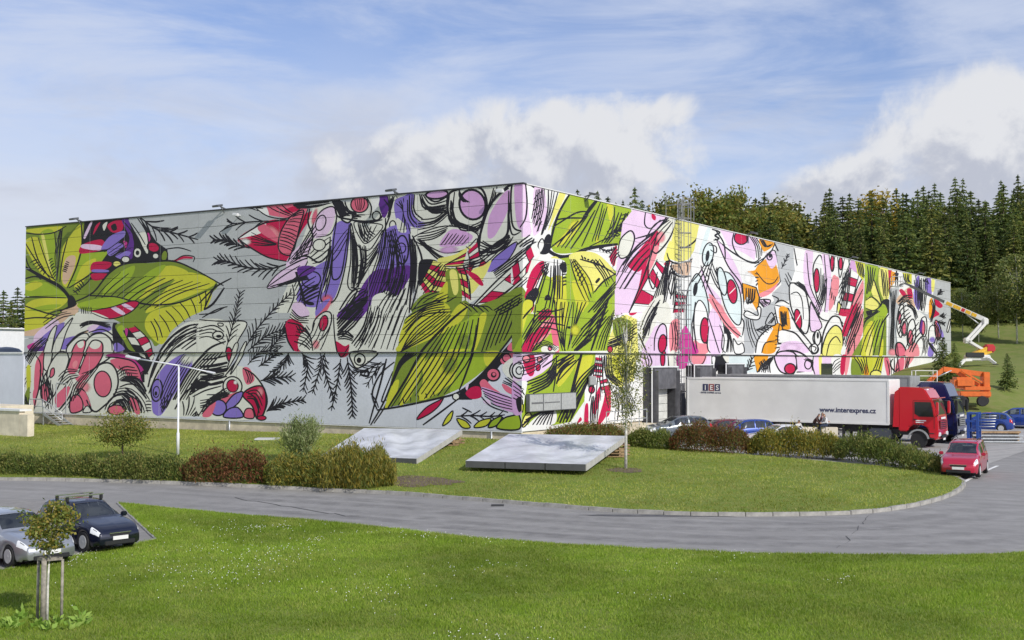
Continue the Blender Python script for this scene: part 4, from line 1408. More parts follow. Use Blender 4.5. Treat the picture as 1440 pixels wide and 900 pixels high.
            for i in range(n):
                f0, f1 = i/n, (i+1)/n; sk = .35/n; col = PAINT[t[1+i % 2]]
                q = [ip(A, f0), ip(A, f1), ip(B, min(1, f1+sk)), ip(B, min(1, f0+sk))]
                pcs.append([(*p_, col) for p_ in q])
            SHAPES.append(pcs)
            SHAPES.append(seg_strip(A, 8/s*WK, K)); SHAPES.append(seg_strip(B, 8/s*WK, K))
            for i in range(1, n): SHAPES.append(seg_strip([ip(A, i/n), ip(B, min(1, i/n+.35/n))], 6/s*WK, K, False))
WK = .92
parse_mural()

def clip_half(poly, ax, lim, keep_less):
    out = []; n = len(poly)
    for i in range(n):
        a, b = poly[i], poly[(i+1) % n]
        ia = (a[ax] <= lim) if keep_less else (a[ax] >= lim); ib = (b[ax] <= lim) if keep_less else (b[ax] >= lim)
        if ia: out.append(a)
        if ia != ib:
            t = (lim-a[ax])/(b[ax]-a[ax]); out.append(tuple(a[k]+(b[k]-a[k])*t for k in range(3)))
    return out

def paint_mat(name, soft):
    m = bpy.data.materials.new(name); m.use_nodes = True; g = NT(m.node_tree)
    p = g.n('ShaderNodeBsdfPrincipled'); out = g.n('ShaderNodeOutputMaterial')
    a = g.n('ShaderNodeAttribute', attribute_name='paint')
    geo = g.n('ShaderNodeNewGeometry')
    wash = g.ramp(g.noise(geo.outputs['Position'], .35, 6, .62), .3, .75, .90, 1.04)
    fine = g.ramp(g.noise(geo.outputs['Position'], 6.0, 5, .6), .25, .8, .95, 1.03)
    v = g.vm('MULTIPLY', a.outputs['Color'], g.m('MULTIPLY', wash, fine))
    g.link(v, p.inputs['Base Color']); p.inputs['Roughness'].default_value = .5; p.inputs['Specular IOR Level'].default_value = .35
    if soft:
        tr = g.n('ShaderNodeBsdfTransparent'); mx = g.n('ShaderNodeMixShader')
        sp_ = g.ramp(g.m('ADD', a.outputs['Alpha'], g.m('MULTIPLY', g.m('SUBTRACT', g.noise(geo.outputs['Position'], 9, 4, .7), .5), .25)), .05, .95)
        g.link(sp_, mx.inputs[0]); g.link(tr.outputs[0], mx.inputs[1]); g.link(p.outputs[0], mx.inputs[2]); g.link(mx.outputs[0], out.inputs[0])
    else: g.link(p.outputs[0], out.inputs[0])
    return m
M_PAINT, M_SOFT = paint_mat('painted_panel', False), paint_mat('sprayed_paint', True)

warehouse = empty('warehouse', WC + Vector((0, 0, hz(WC.x, WC.y))), 0, 'long warehouse clad in panels painted with giant leaves, feathers and flowers', 'building')
def under(o):                                # parent a world-placed mesh to the warehouse
    o.parent = warehouse; o.location = o.location - warehouse.location; return o

class Panels:
    def __init__(s, side, us, zs, out, base_cols, name):
        s.side, s.us, s.zs, s.out, s.name = side, us, zs, out, name
        s.base = base_cols; s.cells = {(i, j): [] for i in range(len(us)-1) for j in range(len(zs)-1)}; s.boxes = {}
    def add(s, pieces):                      # pieces: lists of (u, z, rgba)
        allu = [p[0] for q in pieces for p in q]; allz = [p[1] for q in pieces for p in q]
        bb = (max(min(allu), s.us[0]), min(max(allu), s.us[-1]), max(min(allz), s.zs[0]), min(max(allz), s.zs[-1]))
        if bb[0] >= bb[1] or bb[2] >= bb[3]: return
        put = {}
        for q in pieces:
            qu = [p[0] for p in q]; qz = [p[1] for p in q]
            for i in range(len(s.us)-1):
                if s.us[i] > max(qu) or s.us[i+1] < min(qu): continue
                for j in range(len(s.zs)-1):
                    if s.zs[j] > max(qz) or s.zs[j+1] < min(qz): continue
                    g = .011
                    r_ = clip_half(q, 0, s.us[i]+g, False)
                    if len(r_) > 2: r_ = clip_half(r_, 0, s.us[i+1]-g, True)
                    if len(r_) > 2: r_ = clip_half(r_, 1, s.zs[j]+g, False)
                    if len(r_) > 2: r_ = clip_half(r_, 1, s.zs[j+1]-g, True)
                    if len(r_) > 2: put.setdefault((i, j), []).append(r_)
        for key, lst in put.items():         # each cell stacks only what overlaps there
            us_ = [p[0] for r_ in lst for p in r_]; zs_ = [p[1] for r_ in lst for p in r_]; cb = (min(us_), max(us_), min(zs_), max(zs_)); lay = 0
            for b in s.boxes.setdefault(key, []):
                if b[0] < cb[1] and b[1] > cb[0] and b[2] < cb[3] and b[3] > cb[2]: lay = max(lay, b[4]+1)
            s.boxes[key].append((*cb, lay)); s.cells[key] += [(r_, lay) for r_ in lst]
    def build(s):
        d = LD if s.side == 0 else RD; sg = 1 if s.side == 0 else -1
        ang = math.atan2(d.y*sg, d.x*sg)
        for (i, j), polys in s.cells.items():
            u0, u1, z0, z1 = s.us[i], s.us[i+1], s.zs[j], s.zs[j+1]; g = .011
            oz = z0; ou = u0 if sg > 0 else u1
            base = PAINT[s.base((u0+u1)/2, (z0+z1)/2)]*1.0
            X = lambda u: (u-ou)*sg
            vs, fs, cs, mi = [], [], [], []
            a, b, c_, e, th = X(u0+g), X(u1-g), g, z1-z0-g, .09
            vs += [(a, -th, c_), (b, -th, c_), (b, -th, e), (a, -th, e), (a, 0, c_), (b, 0, c_), (b, 0, e), (a, 0, e)]
            for f in ((4, 5, 6, 7), (0, 1, 5, 4), (1, 2, 6, 5), (2, 3, 7, 6), (3, 0, 4, 7)):
                fs.append(f); cs += [base]*4; mi.append(0)
            for q, lay in polys:
                k = len(vs); y = .0003*(lay+1)
                vs += [(X(p[0]), y, p[1]-oz) for p in q]; f = list(range(k, k+len(q))); cc = [p[2] for p in q]
                fs.append(tuple(f)); cs += cc; mi.append(1 if any(p[2][3] < .999 for p in q) else 0)
            me = bpy.data.meshes.new(s.name); me.from_pydata(vs, [], fs); me.materials.append(M_PAINT); me.materials.append(M_SOFT)
            at_ = me.attributes.new('paint', 'FLOAT_COLOR', 'CORNER'); at_.data.foreach_set('color', np.array(cs, np.float32).ravel())
            me.polygons.foreach_set('material_index', mi)
            o = link_mesh(s.name, me, None, wall_pt(s.side, ou, oz, s.out), (0, 0, ang)); under(o)
ZROWS = [ZS+(ZT-ZS)*k/9 for k in range(10)]
u_end_grey = px_u(1292, 1)
PAN = [Panels(0, list(np.linspace(-.009, LLEN, 13)), ZROWS, 0.0, lambda u, z: 'G', 'wall_panel'),
       Panels(0, list(np.linspace(.091, LLEN, 7)), [ZB, ZS-.05], -.10, lambda u, z: 'L', 'lower_wall_panel'),
       Panels(1, list(np.linspace(-.009, RLEN, 20)), ZROWS, 0.0, lambda u, z: 'G' if u > u_end_grey else 'W', 'wall_panel'),
       Panels(1, list(np.linspace(.091, RLEN, 13)), [ZB, ZS-.05], -.10, lambda u, z: 'W', 'lower_wall_panel')]
for shp in SHAPES:
    xs = [p[0] for q in shp for p in q]
    for side in (0, 1):
        if side == 0 and min(xs) > 736: continue
        if side == 1 and max(xs) < 734: continue
        if side == 1 and min(xs) < 300: continue
        pcs = []
        for q in shp:
            r_ = []
            for p in q: u, z = to_wall(p[0], p[1], side); r_.append((u, z, p[2]))
            pcs.append(r_)
        PAN[2*side].add(pcs); PAN[2*side+1].add(pcs)
for p_ in PAN: p_.build()
print('mural shapes', len(SHAPES), 'max layers', [max([b[4] for q_ in p_.boxes.values() for b in q_] or [0]) for p_ in PAN])

# the body behind the panels, plinth, coping, roof
M_DARK = mat('dark_gap', (.025, .025, .028), .8)
M_CONC = mat('plinth_concrete', lin(205, 193, 168), .85, var=.22, vscale=1.3, bump=.3, bscale=9)
M_ROOF = mat('roof_membrane', (.35, .35, .36), .8, var=.1)
M_STEEL = mat('galvanised_steel', (.50, .52, .53), .45, .6, var=.12, vscale=8)
M_COP = mat('coping_dark', (.05, .05, .055), .5)
M_COPW = mat('coping_white', (.72, .72, .72), .5)
def quad_box(a_u, b_u, a_v, b_v, z0, z1):    # box in building axes: u along left wall, v along right wall
    P_ = lambda u, v, z: tuple(LD*u + RD*v + Vector((0, 0, z-warehouse.location.z)))
    vs = [P_(u, v, z) for z in (z0, z1) for u, v in ((a_u, a_v), (b_u, a_v), (b_u, b_v), (a_u, b_v))]
    return MB().add(vs, [(0, 1, 2, 3), (4, 5, 6, 7), (0, 1, 5, 4), (1, 2, 6, 5), (2, 3, 7, 6), (3, 0, 4, 7)])
quad_box(.26, LLEN-.15, .26, RLEN-.15, ZB-.01, ZT-.25).build('core', M_DARK, warehouse)
quad_box(.2, LLEN-.1, .2, RLEN-.1, ZT-.249, ZT-.12).build('roof', M_ROOF, warehouse)
quad_box(.19, LLEN-.1, .19, RLEN-.1, -1.0, ZB-.02).build('plinth', M_CONC, warehouse)
quad_box(-.06, LLEN+.02, -.06, .30, ZT+.005, ZT+.075).build('coping', M_COP, warehouse)
quad_box(-.055, .30, .305, RLEN+.02, ZT+.005, ZT+.06).build('coping', M_COPW, warehouse)
quad_box(.005, LLEN, -.012, .095, ZS-.055, ZS+.004).build('flashing', M_COP, warehouse)
quad_box(-.012, .095, .10, RLEN, ZS-.055, ZS+.004).build('flashing', M_COP, warehouse)
quad_box(.10, LLEN, .085, .185, ZB-.06, ZB-.004).build('drip_edge', M_COPW, warehouse)
# ------------------------------------------------------------------ ground, road, lot, lawns
from mathutils.geometry import delaunay_2d_cdt
def surf_mat(name, c1, c2, c3, s1, s2, rough=.9, bump=.4, bs=30, streak=None):
    m = bpy.data.materials.new(name); m.use_nodes = True; g = NT(m.node_tree)
    p = g.n('ShaderNodeBsdfPrincipled'); out = g.n('ShaderNodeOutputMaterial'); g.link(p.outputs[0], out.inputs[0])
    pos = g.n('ShaderNodeNewGeometry').outputs['Position']
    a = g.ramp(g.noise(pos, s1, 5, .6), .3, .7); b = g.ramp(g.noise(pos, s2, 6, .65), .3, .72)
    c = g.mix(b, g.mix(a, c1, c2), c3) if c3 else g.mix(g.m('MULTIPLY', a, b), c1, c2)
    if streak:
        rot = g.n('ShaderNodeVectorRotate', rotation_type='Z_AXIS'); g.link(pos, rot.inputs['Vector']); rot.inputs['Angle'].default_value = streak[0]
        st = g.noise(g.vm('MULTIPLY', rot.outputs[0], (.05, 1.6, 0)), 1.0, 5, .6)
        c = g.mix(g.ramp(st, .42, .66, 0, streak[2]), c, streak[1])
        fine = g.noise(pos, 60, 3, .7); c = g.mix(g.ramp(fine, .35, .75, 0, .35), c, tuple(q*1.5 for q in c1))
    g.link(c, p.inputs['Base Color']); p.inputs['Roughness'].default_value = rough; p.inputs['Specular IOR Level'].default_value = .3
    bn = g.n('ShaderNodeBump'); bn.inputs['Strength'].default_value = bump; bn.inputs['Distance'].default_value = .03
    g.link(g.noise(pos, bs, 6, .7), bn.inputs['Height']); g.link(bn.outputs[0], p.inputs['Normal'])
    return m
M_GRASS = surf_mat('lawn_grass', (.105, .175, .016), (.155, .23, .026), (.20, .23, .05), .35, 1.7, .95, .9, 22)
M_HILL = surf_mat('hill_grass', (.105, .16, .022), (.155, .20, .036), (.20, .205, .065), .12, .8, .95, 1.0, 9)
M_ASPH = surf_mat('asphalt', (.252, .245, .236), (.318, .309, .297), (.226, .220, .212), .16, 1.3, .85, .25, 70, (R(24), (.165, .161, .157), .4))
M_LOT = surf_mat('lot_concrete', (.36, .35, .33), (.42, .41, .39), (.30, .29, .275), .22, 1.9, .85, .25, 40, (R(-40), (.22, .215, .21), .5))
M_PAVE = surf_mat('parking_pavers', (.26, .25, .24), (.31, .30, .28), (.22, .21, .20), .6, 3.0, .9, .4, 30)
M_SOIL = surf_mat('bark_mulch', (.075, .050, .036), (.14, .10, .075), (.19, .15, .11), 1.2, 6, .95, 1.0, 20)
M_KERB = mat('kerb_concrete', (.32, .31, .285), .85, var=.3, vscale=2.5, bump=.3, bscale=20)
M_LINE = mat('road_paint', (.72, .72, .70), .7, var=.2, vscale=4)
def sheet(name, outline, step, dz, material, kind='structure', smooth_edge=0):
    o2 = [tuple(p[:2]) for p in (spline(outline, smooth_edge, True) if smooth_edge else outline)]
    dense = []
    for i, a in enumerate(o2):
        b = o2[(i+1) % len(o2)]; k = max(1, int(math.hypot(b[0]-a[0], b[1]-a[1])/step))
        dense += [(a[0]+(b[0]-a[0])*j/k, a[1]+(b[1]-a[1])*j/k) for j in range(k)]
    A = np.array(dense); x0, y0 = A.min(0); x1, y1 = A.max(0)
    gx, gy = np.meshgrid(np.arange(x0+step*.5, x1, step), np.arange(y0+step*.5, y1, step)); G = np.c_[gx.ravel(), gy.ravel()]
    G = G[inside(G, A)]
    pts = [Vector(p) for p in np.r_[A, G]]; n = len(A)
    vv, _, ff, *_r = delaunay_2d_cdt(pts, [(i, (i+1) % n) for i in range(n)], [], 1, 1e-4)
    V2 = np.array([(v.x, v.y) for v in vv]); cen = np.array([V2[list(f)].mean(0) for f in ff]); ok = inside(cen, A)
    zz = H(V2[:, 0], V2[:, 1])+dz
    me = bpy.data.meshes.new(name); me.from_pydata(np.c_[V2, zz].tolist(), [], [f for f, k in zip(ff, ok) if k]); me.materials.append(material)
    me.polygons.foreach_set('use_smooth', [True]*len(me.polygons)); me.update()
    o = link_mesh(name, me)
    bm = bmesh.new(); bm.from_mesh(me); bmesh.ops.recalc_face_normals(bm, faces=bm.faces)
    if sum(f.normal.z for f in bm.faces) < 0: bmesh.ops.reverse_faces(bm, faces=bm.faces)
    bm.to_mesh(me); bm.free()
    return tag(o, kind=kind), A
def inside(Q, A):
    x, y = Q[:, 0], Q[:, 1]; c = np.zeros(len(Q), bool); n = len(A); j = n-1
    for i in range(n):
        xi, yi = A[i]; xj, yj = A[j]
        if yi != yj: c ^= ((yi > y) != (yj > y)) & (x < (xj-xi)*(y-yi)/(yj-yi)+xi)
        j = i
    return c
# base terrain, finer near, out to the horizon
gx = np.r_[-3200, -1500, -800, -450, -280, -200, np.arange(-150, 180, 3.0), 200, 280, 450, 800, 1500, 3200]
gy = np.r_[-1500, -500, -150, -60, np.arange(-20, 290, 3.0), 320, 400, 600, 1000, 2000, 4000]
X_, Y_ = np.meshgrid(gx, gy); Z_ = H(X_, Y_)-.16
dip = ((X_ > -60) & (X_ < 62) & (Y_ > 32) & (Y_ < 104)); 
ny, nx = X_.shape; idx = np.arange(ny*nx).reshape(ny, nx)
q = np.stack([idx[:-1, :-1], idx[:-1, 1:], idx[1:, 1:], idx[1:, :-1]], -1).reshape(-1, 4)
gm = np_mesh('ground', np.stack([X_, Y_, Z_], -1).reshape(-1, 3), q, 4, M_HILL); gm.polygons.foreach_set('use_smooth', [True]*len(gm.polygons))
tag(link_mesh('ground', gm), kind='structure')

NEAR = [(-15.9, 49.5), (-11, 46.8), (-6.2, 44.2), (-.5, 40.2), (6.1, 37.6), (11.3, 36.9), (15.5, 37.2), (24, 40), (40, 47), (80, 62)]
FAR = [(-60, 63), (-42, 60.5), (-24.2, 57.8), (-15.1, 55.5), (-6.8, 53.3), (-2.4, 50.8), (3.5, 46.9), (7.4, 45.5), (11.4, 45.5), (14, 46.4), (16.8, 48.9), (19.0, 52.0), (20.2, 55.0), (20.0, 57.6)]
nearS = [tuple(p) for p in spline(NEAR, 6)]; farS = [tuple(p) for p in spline(FAR, 6)]
PARK = [(-15.9, 49.5), (-11.6, 40.2), (-14.6, 34.9), (-20, 26), (-27, 14)]
sheet('road', [(-60, 68)] + [(p[0]-.2, p[1]+2.0) for p in farS[:60]] + [(14, 53), (16, 60), (26, 72), (45, 92), (80, 104), (90, 60)] + [(p[0], p[1]-.3) for p in nearS[::-1]] + [(-20, 50), (-60, 54)], 1.5, -.02, M_ASPH)
LOTP = [(4.5, 71.5), (11, 66.6), (16, 62.2), (19.6, 58.8), (23.5, 61.5), (30, 72), (42, 90.5), (62, 105), (62, 113), (47, 107.5), (38, 99), (35.5, 108), (33, 118), (24, 107), (12, 88)]
sheet('lorry_yard', LOTP, 1.5, -.008, M_LOT)
sheet('parking_bay', PARK + [(-60, 14), (-60, 55), (-24, 51.5)], 1.5, .004, M_PAVE)
fore, FORE = sheet('front_lawn', PARK[::-1] + nearS[1:] + [(80, -4), (-27, -4)], 1.2, .05, M_GRASS)
ISL = farS + [(19.3, 59.0), (15.8, 62.2), (10.8, 66.6), (4.4, 71.6), (1.2, 69.2), (-.2, 68.2), (-36.6, 91.6), (-60, 104)]
isl, ISLA = sheet('island_lawn', ISL, 1.2, .11, M_GRASS)

def run_points(pts, step):                   # even steps along a line
    P_ = [np.array(p[:2], float) for p in pts]; out = []; acc = 0.0
    d = [0.0]
    for a, b in zip(P_, P_[1:]): d.append(d[-1]+math.hypot(*(b-a)))
    for s_ in np.arange(0, d[-1], step):
        i = max(0, min(len(P_)-2, int(np.searchsorted(d, s_, 'right'))-1)); f = (s_-d[i])/max(1e-6, d[i+1]-d[i])
        out.append(P_[i]*(1-f)+P_[i+1]*f)
    return out
def kerb(name, pts, stone, wd, top, jitter=.012):
    k = empty(name); tag(k, kind='structure')
    me = MB().box((0, 0, -.13), (stone-.018, wd, .26)).mesh('kerb_stone', M_KERB, .012)
    q = run_points(pts, stone); rnd = random.Random(5)
    for a, b in zip(q, q[1:]):
        m_ = (a+b)/2
        link_mesh('kerb_stone', me, k, (m_[0], m_[1], hz(*m_)+top+rnd.uniform(-jitter, jitter)), (0, -math.atan2(hz(*b)-hz(*a), stone), math.atan2(b[1]-a[1], b[0]-a[0])+rnd.uniform(-.01, .01)))
kerb('kerb', [p for p in farS if p[0] > -34], 1.0, .16, .125)
kerb('lawn_edging', [p for p in nearS if p[0] < 26], 1.0, .10, .055, .006)
kerb('bay_edging', [(-15.9, 49.5), (-11.6, 40.2), (-14.6, 34.9), (-19, 27.6)], 1.0, .10, .055, .006)

def ground_line(name, a, b, wd, material, dz=.004):
    a, b = ground_at(*a), ground_at(*b); n = 14; d = (b-a).normalized(); s_ = Vector((-d.y, d.x, 0))*wd/2
    vs = []; 
    for i in range(n+1):
        p = a.lerp(b, i/n)
        for sg in (-1, 1): t = p+s_*sg; vs.append((t.x, t.y, hz(t.x, t.y)+dz))
    o = MB().add(vs, [(2*i, 2*i+2, 2*i+3, 2*i+1) for i in range(n)]).build(name, material); return tag(o, kind='structure')
ground_line('road_marking', (1354, 680), (1403, 655), .16, M_LINE)
def patch(name, cx, cy, rx, ry, material, dz, rot=0, seed=1, base=None):
    rnd = random.Random(seed); pts = []
    for i in range(22):
        t = 2*math.pi*i/22; k = rnd.uniform(.82, 1.15); x, y = rx*k*math.cos(t), ry*k*math.sin(t)
        pts.append((cx+x*math.cos(rot)-y*math.sin(rot), cy+x*math.sin(rot)+y*math.cos(rot)))
    return sheet(name, pts, .8, dz, material, 'structure', 2)
p_ = ground_at(590, 682); patch('mulch_bed', p_.x-.3, p_.y+.2, 2.3, 1.25, M_SOIL, .122, -.45)
p_ = ground_at(880, 665); patch('mulch_ring', p_.x, p_.y, .85, .8, M_SOIL, .122, 0, 3)
M_TAR = surf_mat('fresh_asphalt', (.10, .10, .105), (.13, .13, .135), (.085, .085, .09), .6, 3, .85, .3, 60)
p_ = ground_at(930, 724); patch('asphalt_patch', p_.x, p_.y-.25, 3.0, .30, M_TAR, -.014, -.08, 5)

# tyre-darkened tracks and cracks in the road
def worn_mat(name, col, lo, hi, sc):
    m = bpy.data.materials.new(name); m.use_nodes = True; g = NT(m.node_tree)
    p = g.n('ShaderNodeBsdfPrincipled'); p.inputs['Base Color'].default_value = (*col, 1); p.inputs['Roughness'].default_value = .85
    tr = g.n('ShaderNodeBsdfTransparent'); mx = g.n('ShaderNodeMixShader'); pos = g.n('ShaderNodeNewGeometry').outputs['Position']
    at_ = g.n('ShaderNodeAttribute', attribute_name='fade').outputs['Fac']
    g.link(g.m('MULTIPLY', at_, g.ramp(g.noise(pos, sc, 6, .65), lo, hi)), mx.inputs[0]); g.link(tr.outputs[0], mx.inputs[1]); g.link(p.outputs[0], mx.inputs[2]); g.link(mx.outputs[0], g.n('ShaderNodeOutputMaterial').inputs[0])
    return m
def road_strip(name, t, wd, material, i0=0.0, i1=1.0, strength=.6, dz=-.012):
    N_ = spline([p for p in NEAR if p[0] < 30], 6); F_2 = spline([p for p in FAR if -34 < p[0] < 19.5], 6); n = 60; vs, fd = [], []
    at_i = lambda Q, f: (lambda j: Q[min(int(j), len(Q)-2)]+(Q[min(int(j), len(Q)-2)+1]-Q[min(int(j), len(Q)-2)])*(j-min(int(j), len(Q)-2)))(f*(len(Q)-1))
    mid = [at_i(N_, f)*(1-t)+at_i(F_2, f)*t for f in np.linspace(i0, i1, n+1)]
    for i in range(n+1):
        d = mid[min(i+1, n)]-mid[max(i-1, 0)]; d = d/math.hypot(*d); nr = np.array((-d[1], d[0]))
        for k, a in ((-1, 0), (-.5, 1), (.5, 1), (1, 0)):
            q = mid[i]+nr*k*wd/2; vs.append((q[0], q[1], hz(*q)+dz)); fd.append(a*strength*min(1, 5*min(i/n, 1-i/n)))
    o = MB().add(vs, [(4*i+k, 4*i+4+k, 4*i+5+k, 4*i+1+k) for i in range(n) for k in range(3)], True).build(name, material)
    o.data.attributes.new('fade', 'FLOAT', 'POINT').data.foreach_set('value', fd); return tag(o, kind='structure')
M_TRK = worn_mat('tyre_film', (.085, .085, .088), .30, .75, 1.1)
for t_, w_, k_ in ((.22, 1.1, .24), (.38, 1.0, .2), (.60, 1.1, .24), (.76, 1.0, .2)): road_strip('tyre_track', t_, w_, M_TRK, .02, .98, k_)
M_DUST = worn_mat('pale_dust', (.42, .40, .36), .45, .75, .9)
road_strip('road_dust', .94, 1.0, M_DUST, .35, .99, .5, -.010); road_strip('road_dust', .06, .8, M_DUST, .05, .95, .5, -.010)
M_CRK = mat('crack_filler', (.035, .035, .037), .8); rk_ = random.Random(12)
for px0, py0, px1, py1 in ((330, 700, 500, 727), (1180, 770, 1225, 722)):
    a, b = ground_at(px0, py0), ground_at(px1, py1); q = [a.lerp(b, i/14)+Vector((rk_.uniform(-.12, .12), rk_.uniform(-.25, .25), 0)) for i in range(15)]; vs = []
    for p in q: vs += [(p.x-.015, p.y-.02, hz(p.x, p.y)-.008), (p.x+.015, p.y+.02, hz(p.x, p.y)-.008)]
    tag(MB().add(vs, [(2*i, 2*i+2, 2*i+3, 2*i+1) for i in range(14)]).build('road_crack', M_CRK), kind='structure')
dr = ground_at(700, 709); tag(MB().box((0, 0, 0), (.5, .5, .02)).build('drain_grate', M_CRK, None, (dr.x, dr.y-.35, hz(dr.x, dr.y-.35)-.008)), 'small dark drain grate at the road edge by the lawn', 'drain')

# ------------------------------------------------------------------ grass blades and daisies
def leaf_mat(name, cols, rough=.6, trans=.35, spec=.25, patchy=0.0, objvar=0.0):
    m = bpy.data.materials.new(name); m.use_nodes = True; g = NT(m.node_tree)
    p = g.n('ShaderNodeBsdfPrincipled'); out = g.n('ShaderNodeOutputMaterial'); geo = g.n('ShaderNodeNewGeometry')
    rd = geo.outputs['Random Per Island']; nz = g.ramp(g.noise(geo.outputs['Position'], .55, 4, .6), .3, .7)
    c = g.mix(g.ramp(rd, .1, .9), cols[0], cols[1])
    if len(cols) > 2: c = g.mix(g.m('MULTIPLY', nz, g.ramp(rd, .3, .8)), c, cols[2])
    if objvar:
        oi = g.n('ShaderNodeObjectInfo').outputs['Random']; c = g.vm('MULTIPLY', c, g.ramp(oi, 0, 1, 1-objvar, 1+objvar))
        c = g.mix(g.ramp(oi, .7, 1, 0, .35), c, tuple(q*1.2 for q in cols[2]))
    if patchy:
        big = g.ramp(g.noise(geo.outputs['Position'], .16, 4, .6, .6), .30, .70, 1-patchy, 1+patchy*.6); dry = g.ramp(g.noise(geo.outputs['Position'], .45, 5, .65, .3), .56, .74, 0, .55)
        c = g.mix(dry, g.vm('MULTIPLY', c, big), tuple(q*1.05 for q in cols[2]))
    g.link(c, p.inputs['Base Color']); p.inputs['Roughness'].default_value = rough; p.inputs['Specular IOR Level'].default_value = spec
    tr = g.n('ShaderNodeBsdfTranslucent'); g.link(g.vm('MULTIPLY', c, (1.15, 1.2, .8)), tr.inputs[0])
    mx = g.n('ShaderNodeMixShader'); mx.inputs[0].default_value = trans
    g.link(p.outputs[0], mx.inputs[1]); g.link(tr.outputs[0], mx.inputs[2]); g.link(mx.outputs[0], out.inputs[0])
    return m
rng = np.random.default_rng(11)
def blades(name, poly, n, hmin, hmax, wd, dz, material, ymax, xr, label):
    Q = np.c_[rng.uniform(xr[0], xr[1], n), rng.uniform(24, ymax, n)]
    vis = np.abs(Q[:, 0]) < Q[:, 1]*.44+1
    Q = Q[inside(Q, poly) & vis]; n = len(Q)
    cl = np.sin(Q[:, 0]*1.7+np.sin(Q[:, 1]*1.3)*2)*np.sin(Q[:, 1]*1.9+np.sin(Q[:, 0]*.9)*2)
    h_ = rng.uniform(hmin, hmax, n)*(1+.35*cl); z = H(Q[:, 0], Q[:, 1])+dz
    a = rng.uniform(0, 2*np.pi, n); w_ = wd*rng.uniform(.6, 1.4, n)
    ca, sa = np.cos(a)*w_, np.sin(a)*w_; lx, ly = rng.normal(0, .5, n)*h_, rng.normal(0, .5, n)*h_
    v = np.stack([np.c_[Q[:, 0]-ca, Q[:, 1]-sa, z-.01], np.c_[Q[:, 0]+ca, Q[:, 1]+sa, z-.01], np.c_[Q[:, 0]+lx, Q[:, 1]+ly, z+h_]], 1).reshape(-1, 3)
    o = link_mesh(name, np_mesh(name, v, np.arange(3*n), 3, material)); return tag(o, label, 'grass', kind='stuff')
M_BLADE = leaf_mat('grass_blade', [(.165, .272, .017), (.275, .39, .042), (.35, .385, .09)], .55, .3, patchy=.34)
M_BLADE2 = leaf_mat('grass_blade_dry', [(.245, .300, .034), (.37, .405, .075), (.48, .44, .17)], .55, .3, patchy=.34)
blades('grass', FORE, 1150000, .035, .085, .010, .05, M_BLADE, 52, (-22, 24), 'short mown grass of the lawn before the road')
blades('grass', ISLA, 520000, .04, .09, .016, .11, M_BLADE2, 92, (-40, 22), 'short mown grass of the lawn below the painted wall')
n = 950
cx_ = np.r_[rng.uniform(-14, 0, 26), rng.uniform(-4, 18, 14)]; cy_ = rng.uniform(26, 43, 40); k_ = np.minimum(39, (40*rng.uniform(0, 1, n)**1.7).astype(int)); sp_ = rng.uniform(.3, 1.5, 40)
Q = np.c_[cx_[k_]+rng.normal(0, 1, n)*sp_[k_], cy_[k_]+rng.normal(0, .8, n)*sp_[k_]]; Q = Q[inside(Q, FORE) & (Q[:, 1] > 25)]; n = len(Q)
z = H(Q[:, 0], Q[:, 1])+.05+rng.uniform(.05, .10, n); r_ = rng.uniform(.007, .014, n); t6 = np.arange(6)*np.pi/3
v = np.stack([np.c_[Q[:, 0]+r_*np.cos(t), Q[:, 1]+r_*np.sin(t), z+.004*np.sin(t*2)+r_*.6*np.sin(t)] for t in t6], 1).reshape(-1, 3)
tag(link_mesh('daisies', np_mesh('daisies', v, np.arange(6*n), 6, mat('daisy_white', (.8, .8, .76), .7))), 'tiny white daisies dotted through the mown grass', 'daisies', kind='stuff')
# ------------------------------------------------------------------ warehouse fittings
WZ = warehouse.location.z
def wl(side, u, z, out=0.0):                 # wall position in the warehouse's own frame
    p = wall_pt(side, u, z, out); return Vector((p.x-WC.x, p.y-WC.y, z-WZ))
M_LAMP = mat('lamp_housing', (.13, .135, .14), .5, .3)
M_LENS = mat('lamp_glass', (.5, .52, .55), .15)
M_WHITE = mat('white_metal', (.72, .73, .74), .5, var=.05)
M_RUB = mat('dock_rubber', (.045, .045, .05), .75, var=.3, vscale=4)
M_CURT = mat('dock_curtain', (.11, .11, .12), .7, var=.25, vscale=2)
M_DOOR = mat('dock_door', (.62, .63, .60), .6, var=.12, vscale=2)
M_GLASSD = mat('dark_glass', (.03, .035, .04), .08, spec=.8)
def floodlight(px, side):
    u = px_u(px, side); d, nrm = (LD, LN) if side == 0 else (RD, RN)
    r_ = MB().bar(wl(side, u, ZT+.05, -.1), wl(side, u, ZT+.22, .55), .07).bar(wl(side, u, ZT-.2, .04), wl(side, u, ZT+.15, .35), .05).build('floodlight', M_LAMP, warehouse)
    MB().bar(wl(side, u-.28, ZT+.20, .66), wl(side, u+.28, ZT+.20, .66), .48, .12, up=(nrm*.25+Vector((0, 0, 1))).normalized()).build('lamp_head', M_LAMP, r_, bevel=.02)
    MB().bar(wl(side, u-.24, ZT+.125, .68), wl(side, u+.24, ZT+.125, .68), .40, .02, up=(nrm*.25+Vector((0, 0, 1))).normalized()).build('lens', M_LENS, r_)
for px in (112, 314, 558): floodlight(px, 0)
for px in (822, 1050, 1194, 1288): floodlight(px, 1)
def cctv(px, z, side):
    u = px_u(px, side)
    o = MB().bar(wl(side, u, z, .005), wl(side, u, z+.03, .42), .05).build('security_camera', M_WHITE, warehouse)
    MB().bar(wl(side, u-.22, z-.02, .42), wl(side, u+.24, z+.04, .42), .2).build('camera_housing', M_WHITE, o, bevel=.03)
cctv(336, to_wall(336, 303, 0)[1], 0); cctv(708, to_wall(708, 270, 0)[1], 0)
